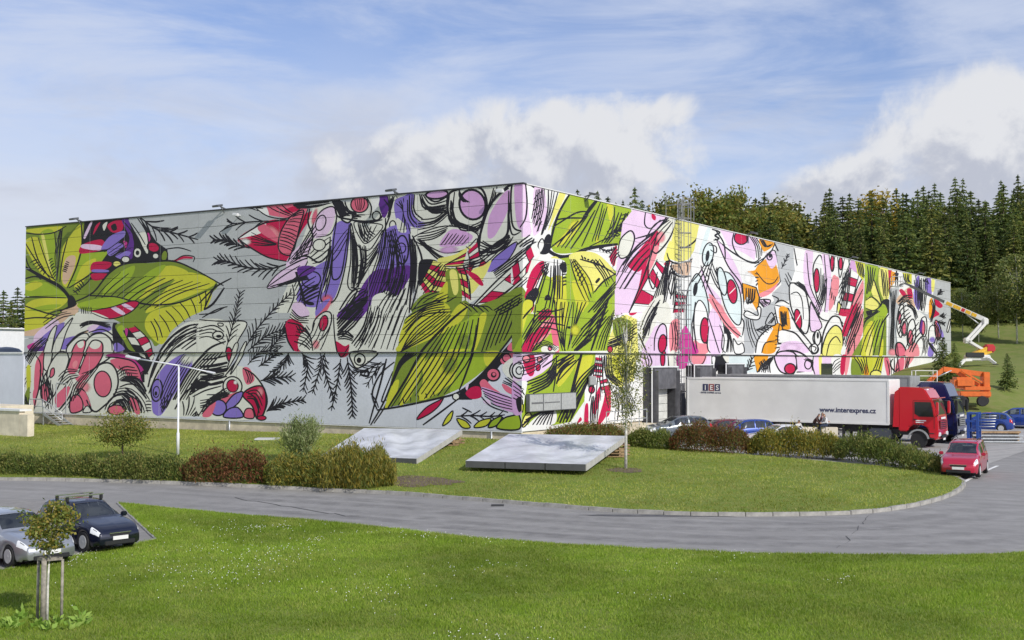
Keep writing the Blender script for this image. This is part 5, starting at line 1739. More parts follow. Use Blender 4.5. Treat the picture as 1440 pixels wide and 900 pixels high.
# escape ladder with cage
M_LADD = mat('ladder_steel', (.26, .265, .28), .55, .3, var=.1)
def ladder():
    u = px_u(951, 1); z0, z1 = 1.6, ZT+1.45
    o = MB()
    for s_ in (-.25, .25):
        o.bar(wl(1, u+s_, z0, .28), wl(1, u+s_, z1, .28), .05)
        for z in np.arange(2.5, ZT, 2.2): o.bar(wl(1, u+s_, z, -.1), wl(1, u+s_, z, .28), .05)
    L_ = o.build('escape_ladder', M_LADD, warehouse)
    for z in np.arange(z0+.2, z1-.9, .3): MB().tube([wl(1, u-.25, z, .28), wl(1, u+.25, z, .28)], .018, 5).build('rung', M_LADD, L_)
    c = MB(); arc = [(-.25, .28), (-.40, .45), (-.42, .75), (-.25, 1.02), (0, 1.1), (.25, 1.02), (.42, .75), (.40, .45), (.25, .28)]
    for z in np.arange(4.0, z1+.01, 1.0):
        for a, b in zip(arc, arc[1:]): c.bar(wl(1, u+a[0], z, a[1]), wl(1, u+b[0], z, b[1]), .05, .05)
    for a in arc[1:-1]: c.bar(wl(1, u+a[0], 4.0, a[1]), wl(1, u+a[0], z1, a[1]), .022)
    c.build('cage', M_LADD, L_)
    t = MB()
    for du in (-.9, 1.0):
        t.bar(wl(1, u+du, ZT-.1, -.35), wl(1, u+du, z1, -.35), .035); t.bar(wl(1, u+du, ZT-.1, .9), wl(1, u+du, z1, .9), .035)
        t.bar(wl(1, u+du, z1, -.35), wl(1, u+du, z1, .9), .035); t.bar(wl(1, u+du, ZT+.9, -.35), wl(1, u+du, ZT+.9, .9), .05)
    t.bar(wl(1, u-.9, z1, .9), wl(1, u+1.0, z1, .9), .035); t.bar(wl(1, u-.9, ZT+.9, .9), wl(1, u+1.0, ZT+.9, .9), .05)
    t.box(wl(1, u, ZT+.1, .25), (.2, .2, .05)); t.build('guard_rail', M_LADD, L_)
ladder()
# loading docks
def dock(pxa, pxb, ytop, full=True):
    ua, ub = px_u(pxa, 1), px_u(pxb, 1); zt = to_wall(pxa, ytop, 1)[1]; zb = 1.35
    o = MB()
    for u in (ua+.22, ub-.22): o.bar(wl(1, u, zb, .22), wl(1, u, zt, .22), .44, .72, up=RN)
    o.bar(wl(1, ua, zt-.3, .22), wl(1, ub, zt-.3, .22), .7, .6)
    r_ = o.build('dock_shelter', M_RUB, warehouse)
    MB().bar(wl(1, ua+.3, zt-.75, .60), wl(1, ub-.3, zt-.75, .60), .03, 1.35).build('head_curtain', M_CURT, r_)
    for u in (ua+.3, ub-.3): MB().bar(wl(1, u, zb+.1, .61), wl(1, u, zt-.2, .61), .58, .03, up=RD).build('side_curtain', M_CURT, r_)
    d = MB(); n = 6
    for k in range(n): d.bar(wl(1, ua+.55, zb+.3+(zt-zb-1.2)*(k+.5)/n, .03), wl(1, ub-.55, zb+.3+(zt-zb-1.2)*(k+.5)/n, .03), .05, (zt-zb-1.2)/n-.03)
    d.build('sectional_door', M_DOOR, r_)
    fr = MB()
    for u in (ua-.03, ub+.03): fr.bar(wl(1, u, zb, .58), wl(1, u, zt+.05, .58), .07)
    fr.bar(wl(1, ua-.06, zt+.06, .58), wl(1, ub+.06, zt+.06, .58), .08); fr.build('frame', M_WHITE, r_)
    for u in (ua+.5, ub-.5): MB().box(wl(1, u, zb-.15, .18), (.3, .3, .5)).build('buffer', M_RUB, r_)
dock(906, 942, 517); dock(966, 993, 514); dock(1011, 1037, 512.5)
MB().bar(wl(1, px_u(1156, 1), to_wall(1164, 521, 1)[1], -.07), wl(1, px_u(1171, 1), to_wall(1164, 521, 1)[1], -.07), .08, 1.3).build('window', M_GLASSD, warehouse)
MB().bar(wl(1, px_u(957, 1), 3.0, -.06), wl(1, px_u(964, 1), 3.0, -.06), .06, 3.1).build('side_door', mat('door_dark', (.09, .09, .10), .6), warehouse)
# sign box, meter box, door frame, guard rail by the corner
ua, ub = px_u(740, 1), px_u(806, 1); zc = to_wall(772, 565, 1)[1]
M_SIGN = mat('sign_face', (.40, .41, .40), .45, var=.1, vscale=6)
sg = MB().bar(wl(1, ua, zc, .11), wl(1, ub, zc, .11), .22, 1.0).build('sign_box', M_LAMP, warehouse)
for a, b in ((0, .27), (.285, .65), (.665, .985)):
    MB().bar(wl(1, ua+(ub-ua)*a+.03, zc, .225), wl(1, ua+(ub-ua)*b, zc, .225), .02, .92).build('sign_panel', M_SIGN, sg)
mk = MB(); rr = random.Random(4); x = .04
while x < .62:                                # a worn line of small lettering, too faint to read
    wd = rr.uniform(.008, .014)
    if not .27 < x < .30: mk.bar(wl(1, ua+(ub-ua)*x, zc-.02, .24), wl(1, ua+(ub-ua)*(x+wd), zc-.02, .24), .012, .10 if x < .27 else .06)
    x += wd+.005
mk.build('faded_lettering', mat('faded_ink', (.13, .13, .14), .7), sg)
u = px_u(832, 1); MB().bar(wl(1, u-.4, to_wall(832, 535, 1)[1], .06), wl(1, u+.4, to_wall(832, 535, 1)[1], .06), .12, .55).build('meter_box', mat('box_grey', (.33, .34, .33), .6), warehouse, bevel=.02)
o = MB(); ua, ub = px_u(822, 1), px_u(880, 1)
for k in range(6):
    u = ua+(ub-ua)*k/5; o.bar(wl(1, u, 1.3, 1.5), wl(1, u, 3.05, 1.5), .05)
for z in (2.5, 3.05): o.bar(wl(1, ua, z, 1.5), wl(1, ub, z, 1.5), .05)
o.build('guard_rail', M_STEEL, warehouse)
quad_box(-2.0, -.02, px_u(845, 1), px_u(903, 1), .9, 2.05).build('dock_podium', M_CONC, warehouse)
# painted door and metal stair at the far left end
du0 = px_u(93, 0); du1 = px_u(79, 0)
fr = MB(); zd = 4.35
for u in (du0, du1): fr.bar(wl(0, u, ZB+.02, -.085), wl(0, u, zd, -.085), .05)
fr.bar(wl(0, du0-.02, zd, -.085), wl(0, du1+.02, zd, -.085), .05); fr.build('door_frame', M_STEEL, warehouse)
st = MB(); ul = px_u(60, 0); ur = px_u(79, 0); ue = px_u(106, 0); zt_, zg = ZB+.02, 1.22
st.bar(wl(0, (ul+ur)/2, zt_, .5).lerp(wl(0, (ul+ur)/2, zt_, .5), 0)+LD*-(ul-ur)/2, wl(0, (ul+ur)/2, zt_, .5)+LD*(ul-ur)/2, 1.1, .05)
for out in (.0, 1.05): st.bar(wl(0, ur, zt_, out), wl(0, ue, zg, out), .05, .18)
for u in (ul, ur): st.bar(wl(0, u, .8, 1.0), wl(0, u, zt_, 1.0), .07)
S_ = st.build('metal_stair', M_STEEL, warehouse)
for k in range(6):
    f = (k+.6)/6; z = zt_+(zg-zt_)*f; u = ur+(ue-ur)*f
    MB().bar(wl(0, u, z, .03), wl(0, u, z, 1.02), .30, .045).build('tread', M_STEEL, S_)
hr = MB()
for z in (.5, 1.0): hr.tube([wl(0, ul, zt_+z, 1.05), wl(0, ur, zt_+z, 1.05), wl(0, ue, zg+z, 1.05)], .03, 6)
for u, z in ((ul, zt_), (ur, zt_), (ue, zg)): hr.tube([wl(0, u, z, 1.05), wl(0, u, z+1.0, 1.05)], .03, 6)
hr.tube([wl(0, ul, zt_+1, .02), wl(0, ul, zt_+1, 1.05)], .03, 6); hr.build('handrail', M_STEEL, S_)
# plinth pipes
for px in (322, 690): u = px_u(px, 0); MB().tube([wl(0, u, .9, -.12), wl(0, u, ZB-.02, -.12)], .06, 6).build('down_pipe', M_STEEL, warehouse)

# ------------------------------------------------------------------ annex, hall and retaining wall beyond the left end
M_ANX = mat('annex_cladding', lin(212, 216, 228), .6, var=.05, vscale=.6)
ann = empty('annex_building', wall_pt(0, 52, hz(-44, 96)), math.atan2(LD.y, LD.x), 'low pale blue-grey annex joined to the end of the painted warehouse', 'building')
az0 = ann.location.z
b_ = lambda x0, x1, y0, y1, z0, z1, m_, nm, par=None: MB().box(((x0+x1)/2, (y0+y1)/2, (z0+z1)/2-az0), (x1-x0, y1-y0, z1-z0)).build(nm, m_, par or ann)
for k in range(8): b_(-7.95+2.5*k, -5.47+2.5*k, -.3, -.02, ZB-.1, 6.5, M_ANX, 'wall_panel')
b_(-7.9, 12, -30, -.31, .2, 6.45, M_ANX, 'wall'); b_(-7.9, 12.1, -.34, .06, 6.5, 6.62, M_WHITE, 'roof_edge'); b_(-7.9, 12, -.29, -.05, .3, ZB-.12, M_CONC, 'plinth')
un = at(9, 491, 104); un.z = 6.46
o = MB().lathe([(.1, 0), (1.3, 0), (1.28, .25), (1.0, .5), (.5, .62), (.05, .66)], n=18).build('roof_vent', mat('vent_grey', (.13, .15, .18), .4), None, un)
tag(o, 'dark grey domed vent on the flat annex roof', 'vent')
MB().lathe([(.05, 0), (.3, .01), (.3, .22), (.05, .25)], (-.6, -.7, .3), n=12).build('vent_cap', M_STEEL, o)
hp = at(-8, 478, 135); hall = empty('white_hall', (hp.x, hp.y, 2.0), R(147), 'white hall with ribbed roof behind the low annex', 'building')
MB().prism([(-8, 0), (8, 0), (8, 5.0), (-8, 7.2)], -9, 9, 'XZ').build('wall', M_WHITE, hall)
hr_ = MB(); hr_.add([(-8.3, -9.3, 7.3), (8.3, -9.3, 5.05), (8.3, 9.3, 5.05), (-8.3, 9.3, 7.3), (-8.3, -9.3, 7.18), (8.3, -9.3, 4.93), (8.3, 9.3, 4.93), (-8.3, 9.3, 7.18)], [(0, 1, 2, 3), (4, 5, 6, 7), (0, 1, 5, 4), (1, 2, 6, 5), (2, 3, 7, 6), (3, 0, 4, 7)])
rf = hr_.build('roof', M_WHITE, hall)
for k in range(12): MB().bar((-8.3, -8.8+1.6*k, 7.33), (8.3, -8.8+1.6*k, 5.08), .08, .07).build('rib', M_WHITE, rf)
M_BEIGE = mat('beige_concrete', lin(214, 204, 184), .85, var=.15, vscale=1.4, bump=.2, bscale=8)
ra = at(27, 600, 78)
rw = empty('retaining_wall', (ra.x, ra.y, hz(ra.x, ra.y)), math.atan2(LD.y, LD.x), 'beige concrete retaining wall with white capping beside the sloping lawn', 'wall')
for k in range(5): MB().box((1.25+2.5*k, -.2, .55), (2.48, .4, 2.3)).build('wall_slab', M_BEIGE, rw)
MB().box((6.3, -.35, 1.76), (12.9, .9, .12)).build('capping', M_WHITE, rw)
MB().box((9.4, -2.4, .95), (11, 3.0, 1.9)).build('platform', M_BEIGE, rw)
MB().box((-.42, -.25, .55), (.8, .5, 1.9)).build('end_block', M_BEIGE, rw)

# ------------------------------------------------------------------ street lamp
lp = ground_at(250, 643); lamp = empty('street_lamp', (lp.x, lp.y, hz(lp.x, lp.y)+.1), 0, 'white street lamp with two long arms beside the low hedge', 'street lamp')
tp = at(250, 514, lp.y); hgt = tp.z-lamp.location.z; M_POLE = mat('white_pole', (.70, .71, .74), .4, var=.05)
MB().tube([(0, 0, 0), (0, 0, 1.15), (0, 0, 1.2), (0, 0, hgt+.05)], [.085, .085, .055, .045], 12).build('pole', M_POLE, lamp)
el = at(196, 505, lp.y+1.0)-lamp.location; er = at(291, 522.5, lp.y-.6)-lamp.location
MB().tube([(0, 0, hgt), el], .038, 8).build('arm', M_POLE, lamp)
e2 = at(178, 501, lp.y+1.4)-lamp.location
MB().bar(el, e2, .26, .13).build('lantern', M_POLE, lamp, bevel=.03)
MB().tube([(0, 0, hgt), er], .036, 8).build('arm', M_POLE, lamp)
MB().bar(er, er+(er-Vector((0, 0, hgt))).normalized()*.5, .2, .1).build('lantern', M_POLE, lamp, bevel=.03)

# ------------------------------------------------------------------ two tarpaulin-covered frames on the lawn
M_TARP = mat('grey_tarpaulin', (.56, .58, .63), .42, var=.2, vscale=.8, bump=1.0, bscale=2.2)
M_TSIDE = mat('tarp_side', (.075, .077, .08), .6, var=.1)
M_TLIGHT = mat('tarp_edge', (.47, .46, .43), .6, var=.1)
M_WOOD = mat('pallet_wood', (.33, .22, .12), .8, var=.3, vscale=5)
def tarp(c_front_l, c_front_r, back_r, back_l, thick, label, seed):
    # corners: top of the low front edge (photo position, distance) and of the raised back edge
    fl, fr_, br, bl = (at(*q) for q in (c_front_l, c_front_r, back_r, back_l))
    base = Vector(((fl.x+br.x)/2, (fl.y+br.y)/2, 0)); base.z = hz(base.x, base.y)+.11
    e = empty('covered_frame', base, 0, label, 'cover', 'tarpaulin covered frames on the lawn')
    n, m_ = 28, 22; rnd = np.random.default_rng(seed); vs = []
    ph = rnd.uniform(0, 6, 6)
    for i in range(n+1):
        for j in range(m_+1):
            s_, t = i/n, j/m_; p = fl.lerp(fr_, s_).lerp(bl.lerp(br, s_), t)
            edge = min(1, 6*min(s_, 1-s_), 6*min(t, 1-t))
            zz = edge*1.7*(.035*math.sin(9*s_+5*t+ph[0])+.03*math.sin(4*s_-11*t+ph[1])+.022*math.sin(23*s_+9*t+ph[2])+.035*abs(math.sin(7*(s_-t)+ph[3]))**3+.03*abs(math.sin(5*s_+4*t+ph[4]))**6-.05)
            vs.append(p-base+Vector((0, 0, zz)))
    fs = [(i*(m_+1)+j, (i+1)*(m_+1)+j, (i+1)*(m_+1)+j+1, i*(m_+1)+j+1) for i in range(n) for j in range(m_)]
    MB().add(vs, fs, True).build('tarpaulin', M_TARP, e)
    dn = Vector((0, 0, -thick)); q = [fl-base, fr_-base, br-base, bl-base]; z0 = Vector((0, 0, -.004))
    def skirt(a, b, mt, nm, k=1):
        for i in range(k):
            a2, b2 = a.lerp(b, i/k+.004), a.lerp(b, (i+1)/k-.004); d = (b2-a2).normalized(); nr = Vector((d.y, -d.x, 0)).normalized()*.02
            MB().add([a2+z0+nr, b2+z0+nr, b2+dn+nr, a2+dn+nr, a2+z0-nr, b2+z0-nr, b2+dn-nr, a2+dn-nr], [(0, 1, 2, 3), (7, 6, 5, 4), (0, 4, 5, 1), (1, 5, 6, 2), (2, 6, 7, 3), (3, 7, 4, 0)]).build(nm, mt, e)
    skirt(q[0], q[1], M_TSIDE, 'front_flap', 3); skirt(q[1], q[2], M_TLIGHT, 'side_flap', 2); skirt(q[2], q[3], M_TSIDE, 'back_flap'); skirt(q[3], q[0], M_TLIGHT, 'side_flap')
    for a, b in ((q[1], q[2]), (q[0], q[3])):    # stacked pallets hold up the back edge
        for f, inn in ((.82, .35), (.95, .35)):
            p = a.lerp(b, f); c = (q[0]+q[2])/2; p = p+(c-p).normalized()*inn
            top = p.z-thick; g0 = hz(p.x+base.x, p.y+base.y)+.1-base.z; k = 0; z = g0+.05
            while z < top-.03:
                for o_ in (-.28, 0, .28): MB().bar(p+Vector((-.55, o_, z-p.z)), p+Vector((.55, o_, z-p.z)), .12, .045).build('pallet_board', M_WOOD, e)
                MB().bar(p+Vector((-.3, -.35, z+.07-p.z)), p+Vector((-.3, .35, z+.07-p.z)), .1, .075).bar(p+Vector((.3, -.35, z+.07-p.z)), p+Vector((.3, .35, z+.07-p.z)), .1, .075).build('pallet_block', M_WOOD, e)
                z += .155
    return e
tarp((655, 648, 57.2), (824, 653, 55.6), (880, 613, 63.5), (716, 610, 65.0), .30, 'grey tarpaulin stretched over a low sloping frame beside the birch', 1)
tarp((452, 640, 62.0), (586, 645, 59.6), (650, 604, 67.0), (512, 602, 70.5), .28, 'grey tarpaulin over a sloping frame half behind the bushy hedge', 2)
MB().box((0, 0, .04), (1.3, 1.0, .08)).build('inspection_cover', mat('cover_pale', (.55, .56, .58), .6), None, ground_at(376, 621)+Vector((0, 0, .11)))
tag(bpy.data.objects['inspection_cover'], 'pale flat inspection cover set in the lawn by the willow shrub', 'cover')
# ------------------------------------------------------------------ cars
M_TYRE = mat('tyre_rubber', (.018, .018, .02), .8)
M_RIM = mat('alloy_rim', (.60, .61, .62), .4, .3)
M_CHAS = mat('underbody', (.02, .02, .022), .8)
M_GLASS = bpy.data.materials.new('car_glass'); M_GLASS.use_nodes = True
_g = NT(M_GLASS.node_tree); _t = _g.n('ShaderNodeBsdfTransparent'); _t.inputs[0].default_value = (.50, .55, .55, 1)
_s = _g.n('ShaderNodeBsdfGlossy'); _s.inputs[0].default_value = (.85, .88, .9, 1); _s.inputs[1].default_value = .03
_f = _g.n('ShaderNodeFresnel'); _f.inputs[0].default_value = 1.55; _m = _g.n('ShaderNodeMixShader')
_g.link(_g.m('ADD', _g.m('MULTIPLY', _f.outputs[0], 1.0), .08, clamp=True), _m.inputs[0]); _g.link(_t.outputs[0], _m.inputs[1]); _g.link(_s.outputs[0], _m.inputs[2]); _g.link(_m.outputs[0], _g.n('ShaderNodeOutputMaterial').inputs[0])
M_SEAT = mat('seat_cloth', (.05, .05, .055), .9)
M_HLAMP = mat('headlamp', (.72, .74, .76), .12, spec=.8)
M_TLAMP = mat('tail_lamp', (.45, .02, .02), .2)
M_PLATE = mat('number_plate', (.75, .75, .74), .5)
M_BLK = mat('black_trim', (.02, .02, .022), .5)
M_CHROME = mat('chrome', (.7, .7, .72), .15, .9)
def paint(name, c): return mat('car_paint_'+name, c, .28, .25, coat=1.0)
def lerp_prof(pts, x):
    xs = [p[0] for p in pts]; ys = [p[1] for p in pts]; return np.interp(x, xs, ys)
def smooth_prof(pts):
    q = np.array(spline(pts, 8)); return [(a, b) for a, b in q]
HATCH = dict(top=[(0, .80), (.015, .98), (.05, 1.14), (.11, 1.36), (.18, 1.44), (.32, 1.47), (.47, 1.45), (.55, 1.37), (.72, 1.00), (.78, .95), (.90, .84), (.965, .73), (1, .60)],
             belt=[(0, .78), (.03, .93), (.3, .95), (.6, .90), (.72, .87), (.9, .77), (1, .58)], ws=(.545, .715), rw=(.035, .115), sw=[(.10, .20), (.215, .37), (.385, .60)])
WAGON = dict(top=[(0, .80), (.01, .95), (.04, 1.15), (.085, 1.34), (.14, 1.41), (.32, 1.44), (.46, 1.42), (.53, 1.34), (.66, .99), (.72, .95), (.88, .86), (.96, .74), (1, .60)],
             belt=[(0, .78), (.03, .92), (.3, .93), (.55, .90), (.66, .88), (.9, .78), (1, .58)], ws=(.52, .655), rw=(.025, .09), sw=[(.085, .20), (.215, .365), (.38, .57)])
SEDAN = dict(top=[(0, .80), (.01, .96), (.14, 1.02), (.28, 1.37), (.36, 1.42), (.46, 1.42), (.53, 1.35), (.67, .98), (.73, .94), (.88, .85), (.96, .73), (1, .60)],
             belt=[(0, .78), (.03, .92), (.3, .93), (.55, .90), (.66, .88), (.9, .78), (1, .58)], ws=(.52, .665), rw=(.15, .27), sw=[(.25, .36), (.375, .57)])
TALL = dict(top=[(0, .85), (.01, 1.05), (.035, 1.30), (.07, 1.52), (.13, 1.60), (.32, 1.62), (.50, 1.58), (.58, 1.47), (.74, 1.06), (.80, 1.00), (.92, .90), (.97, .78), (1, .62)],
            belt=[(0, .82), (.03, .98), (.40, 1.02), (.44, .95), (.6, .93), (.74, .92), (.92, .82), (1, .60)], ws=(.57, .735), rw=(.02, .075), sw=[(.08, .20), (.22, .40), (.43, .63)])
def make_car(name, label, prof, L_, W_, colour, loc, heading, cat='car', rack=False, plate=True, hs=1.0, group=None, rim=None, mouth=1.0):
    """heading: (x, y) the car's nose points to"""
    rz = math.atan2(heading[1], heading[0])
    car = empty(name, loc, rz, label, cat, group); body_m = colour
    top = smooth_prof(prof['top']); belt = smooth_prof(prof['belt']); n = 84
    xs = np.linspace(0, 1, n); wr_in = .30
    xa_f, xa_r = L_/2-.19*L_, -L_/2+.19*L_; rad = .345
    secs = []
    for x in xs:
        X = (x-.5)*L_; zt = float(lerp_prof(top, x))*hs; zb = min(float(lerp_prof(belt, x))*hs, zt-.015); e = abs(2*x-1)
        w_ = W_/2*(1-.20*max(0, (e-.62)/.38)**2.2)
        zl = .20 if .06 < x < .94 else .26
        for xa in (xa_f, xa_r):
            d = abs(X-xa)
            if d < rad: zl = max(zl, .30+math.sqrt(rad*rad-d*d))
        g = min(1, max(0, (zt-zb-.05)/.32)); wr = w_*.88*(1-g)+W_/2*.735*g; hgt = zb-zl
        pts = [(w_*.94, zl), (w_*.985, zl+hgt*.12), (w_, zl+hgt*.42), (w_*.99, zl+hgt*.74), (w_*.955, zb)]
        zr = zt-.055*g-.012
        for k in (.08, .5, .92): pts.append((w_*.945+(wr-w_*.945)*k+.012*g*math.sin(math.pi*k), zb+(zr-zb)*k))
        pts += [(wr*.93, zr+(zt-zr)*.45), (wr*.66, zr+(zt-zr)*.82), (wr*.33, zt-.006), (0, zt)]
        secs.append((X, pts))
    m_ = len(secs[0][1])
    def face_set(sel, off=0.0, nm='body', mt=None, par=None, mirror=True):
        vs, fs, ix = [], [], {}
        def vid(i, j, s_):
            if (i, j, s_) in ix: return ix[i, j, s_]
            X, p = secs[i]; y, z = p[j]
            if off: 
                i0, i1 = max(i-1, 0), min(i+1, n-1); dx = Vector((secs[i1][0]-secs[i0][0], secs[i1][1][j][0]-secs[i0][1][j][0], secs[i1][1][j][1]-secs[i0][1][j][1]))
                j0, j1 = max(j-1, 0), min(j+1, m_-1); dj = Vector((0, p[j1][0]-p[j0][0], p[j1][1]-p[j0][1])); nn = dj.cross(dx)
                if nn.length > 1e-9:
                    nn.normalize()
                    if nn.y < 0 and abs(nn.y) > .3: nn = -nn
                    if abs(nn.y) <= .3 and nn.z < 0: nn = -nn
                    X, y, z = X+nn.x*off, y+nn.y*off, z+nn.z*off
            vs.append((X, y*s_, z)); ix[i, j, s_] = len(vs)-1; return ix[i, j, s_]
        for s_ in ((1, -1) if mirror is True else (mirror,)):
            for i in range(n-1):
                xc = (xs[i]+xs[i+1])/2
                for j in range(m_-1):
                    if sel(xc, j):
                        f = (vid(i, j, s_), vid(i+1, j, s_), vid(i+1, j+1, s_), vid(i, j+1, s_)); fs.append(f if s_ > 0 else f[::-1])
        if nm == 'body':
            for i in (0, n-1):
                ring = [vid(i, j, 1) for j in range(m_)]+[vid(i, j, -1) for j in range(m_-2, -1, -1)]; fs.append(tuple(ring))
        o_ = MB().add(vs, fs, True).build(nm, mt, par or car); return o_
    ws, rw, sws = prof['ws'], prof['rw'], prof['sw']
    isws = lambda x, j: ws[0] < x < ws[1] and j >= 8
    isrw = lambda x, j: rw[0] < x < rw[1] and j >= 8
    issw = lambda x, j: 5 <= j <= 6 and any(a < x < b for a, b in sws)
    face_set(lambda x, j: not (isws(x, j) or isrw(x, j) or issw(x, j)), 0, 'body', body_m)
    face_set(isws, -.008, 'windscreen', M_GLASS); face_set(isrw, -.008, 'rear_window', M_GLASS)
    for a, b in sws:
        for s_ in (1, -1): face_set(lambda x, j: 5 <= j <= 6 and a < x < b, -.008, 'side_window', M_GLASS, None, s_)
    for s_ in (1, -1):
        face_set(lambda x, j: .905 < x < .985 and j in (3, 4, 5), .008, 'headlight', M_HLAMP, None, s_)
        face_set(lambda x, j: .925 < x < .965 and j in (4,), .012, 'lamp_lens', M_CHAS, None, s_)
        face_set(lambda x, j: 0.0 < x < .045 and j in (3, 4, 5), .008, 'tail_light', M_TLAMP, None, s_)
    MB().box((0, 0, .36), (L_*.94, W_*.80, .30)).build('underbody', M_CHAS, car)
    xs_ = (ws[0]-.5)*L_-.12
    for dx_ in (0, -.95):
        for y in (-.36, .36):
            st_ = MB().box((xs_+dx_, y, .62), (.5, .5, .2)).box((xs_+dx_-.24, y, .92), (.16, .48, .56), ry=-.18).box((xs_+dx_-.30, y, 1.24*hs), (.1, .26, .17)).build('seat', M_SEAT, car, bevel=.03)
    MB().box(((ws[1]-.5)*L_-.12, 0, .84*hs), (.36, W_*.82, .16)).build('dashboard', M_SEAT, car, bevel=.04)
    MB().lathe([(.165, -.012), (.19, -.012), (.19, .012), (.165, .012)], (xs_+.36, .36, .93*hs), 'X', 18).build('steering_wheel', M_SEAT, car)
    fx = L_/2; yb = W_/2*.80
    MB().box((fx-.01, 0, .30), (.07, yb*1.55, .13)).build('lower_intake', M_BLK, car, bevel=.02)
    gr = MB().box((fx-.012, 0, .545*hs), (.05, yb*1.05*mouth, .10)).build('grille', M_BLK, car, bevel=.015)
    MB().box((fx+.018, 0, .60*hs), (.02, yb*1.1*mouth, .022)).build('grille_bar', M_CHROME, gr)
    if plate:
        MB().box((fx+.035, 0, .445), (.02, .52, .115)).build('number_plate', M_PLATE, car)
    MB().box((-fx-.012, 0, .62), (.02, .52, .115)).build('number_plate', M_PLATE, car)
    for s_ in (1, -1):
        MB().box((fx-.10, s_*yb*.86, .36), (.10, .22, .09)).build('fog_lamp', M_HLAMP, car, bevel=.02)
        X = (ws[1]-.03-.5)*L_; zb = float(lerp_prof(belt, ws[1]-.05))*hs
        MB().box((X-.05, s_*(W_/2+.07), zb+.10), (.12, .20, .15)).build('wing_mirror', body_m, car, bevel=.03)
        for xf in (sws[-1][0]-.008, sws[-1][1]+.03, sws[-2][0]-.008):
            i = int(xf*(n-1)); X, p = secs[i]
            MB().add([(X-.006, s_*(p[1][0]+.004), p[1][1]), (X+.006, s_*(p[1][0]+.004), p[1][1]), (X+.006, s_*(p[2][0]+.004), p[2][1]), (X-.006, s_*(p[2][0]+.004), p[2][1]), (X+.006, s_*(p[3][0]+.004), p[3][1]), (X-.006, s_*(p[3][0]+.004), p[3][1]), (X+.006, s_*(p[4][0]+.004), p[4][1]), (X-.006, s_*(p[4][0]+.004), p[4][1])], [(0, 1, 2, 3), (3, 2, 4, 5), (5, 4, 6, 7)]).build('door_gap', M_BLK, car)
        for xf in (sws[-1][0]+.02, sws[-2][0]+.02):
            i = int(xf*(n-1)); X, p = secs[i]; MB().box((X+.06, s_*(p[3][0]+.012), p[3][1]+.03), (.17, .03, .03)).build('door_handle', body_m, car)
        for xa in (xa_f, xa_r):
            t = MB().lathe([(.19, -.10), (.295, -.105), (.315, -.08), (.315, .08), (.295, .105), (.19, .10)], axis='Y', n=26).build('wheel', M_TYRE, car, (xa, s_*(W_/2-.115), .315))
            r_ = MB().lathe([(.05, .0), (.20, .0), (.205, .04)], axis='Y', n=20) if False else MB()
            for k in range(7):
                a = 2*math.pi*k/7; r_.bar((.03*math.cos(a), s_*.095, .03*math.sin(a)), (.195*math.cos(a), s_*.10, .195*math.sin(a)), .034, .03, up=(0, 1, 0))
            r_.lathe([(.185, .075), (.205, .075), (.205, .112), (.185, .112)], axis='Y', n=24) if s_ > 0 else r_.lathe([(.185, -.112), (.205, -.112), (.205, -.075), (.185, -.075)], axis='Y', n=24)
            r_.lathe([(.01, .09*s_), (.05, .09*s_), (.05, .115*s_), (.01, .118*s_)], axis='Y', n=12)
            r_.build('rim', rim or M_RIM, t)
            MB().lathe([(.01, .05*s_), (.19, .05*s_), (.19, .06*s_), (.01, .06*s_)], axis='Y', n=20).build('brake_disc', M_CHAS, t)
    if rack:
        zt = float(lerp_prof(top, .35))*hs
        for xf in (.30, .46):
            r_ = MB().box(((xf-.5)*L_, 0, zt+.11), (.07, W_*.80, .045)).build('roof_bar', M_CHROME, car, bevel=.012)
            for s_ in (1, -1): MB().box(((xf-.5)*L_, s_*W_*.35, zt+.02), (.09, .10, .17)).build('rack_foot', M_BLK, r_, bevel=.02)
    return car
def gz(x, y, dz=0.0): return Vector((x, y, hz(x, y)+dz))
NAVY = paint('navy', (.004, .006, .022)); SILV = mat('car_paint_silver', (.36, .375, .40), .3, .55, coat=1.0); RED = paint('red', (.50, .008, .045)); BLUE = paint('blue', (.012, .05, .28)); WHT = paint('white', (.75, .75, .75)); GRY = paint('grey', (.13, .15, .17))
nv = make_car('parked_car', 'dark navy hatchback with roof bars parked at the lawn edge', HATCH, 3.92, 1.69, NAVY, gz(-13.6, 39.3, .01), (.758, -.652), rack=True)
sv = make_car('parked_car', 'silver estate car parked behind the staked young tree', WAGON, 4.52, 1.80, SILV, gz(-15.0, 37.0, .01), (.758, -.652))
for o in list(sv.children):
    if o.name.startswith('grille'): o.hide_render = False
for s_ in (1, -1): MB().box((2.262, s_*.2, .60), (.05, .30, .13)).build('kidney_grille', M_BLK, sv, bevel=.03)
make_car('parked_car', 'red car whose bonnet only just shows beside the silver estate', HATCH, 4.0, 1.7, RED, gz(-16.45, 34.4, .01), (.758, -.652))
rc = make_car('driving_car', 'small tall red car driving past the end of the hedge', TALL, 4.2, 1.72, RED, gz(21.3, 57.6), (-.47, -.88))
for s_ in (1, -1): MB().tube([(-1.75, s_*.56, 1.60), (-1.6, s_*.57, 1.67), (.0, s_*.57, 1.67), (.15, s_*.56, 1.62)], .022, 6).build('roof_rail', M_BLK, rc)
make_car('parked_car', 'blue hatchback parked before the grass bank beside steel poles', HATCH, 4.15, 1.73, BLUE, gz(35.6, 92.2), (-.86, .5))
make_car('parked_car', 'blue estate car parked beside the blue hatchback', WAGON, 4.7, 1.78, BLUE, gz(39.0, 95.2), (-.86, .5), hs=1.08)
make_car('parked_car', 'white car at the far end of the yard beyond the blue estate', SEDAN, 4.4, 1.75, WHT, gz(43.2, 98.0), (-.86, .5))
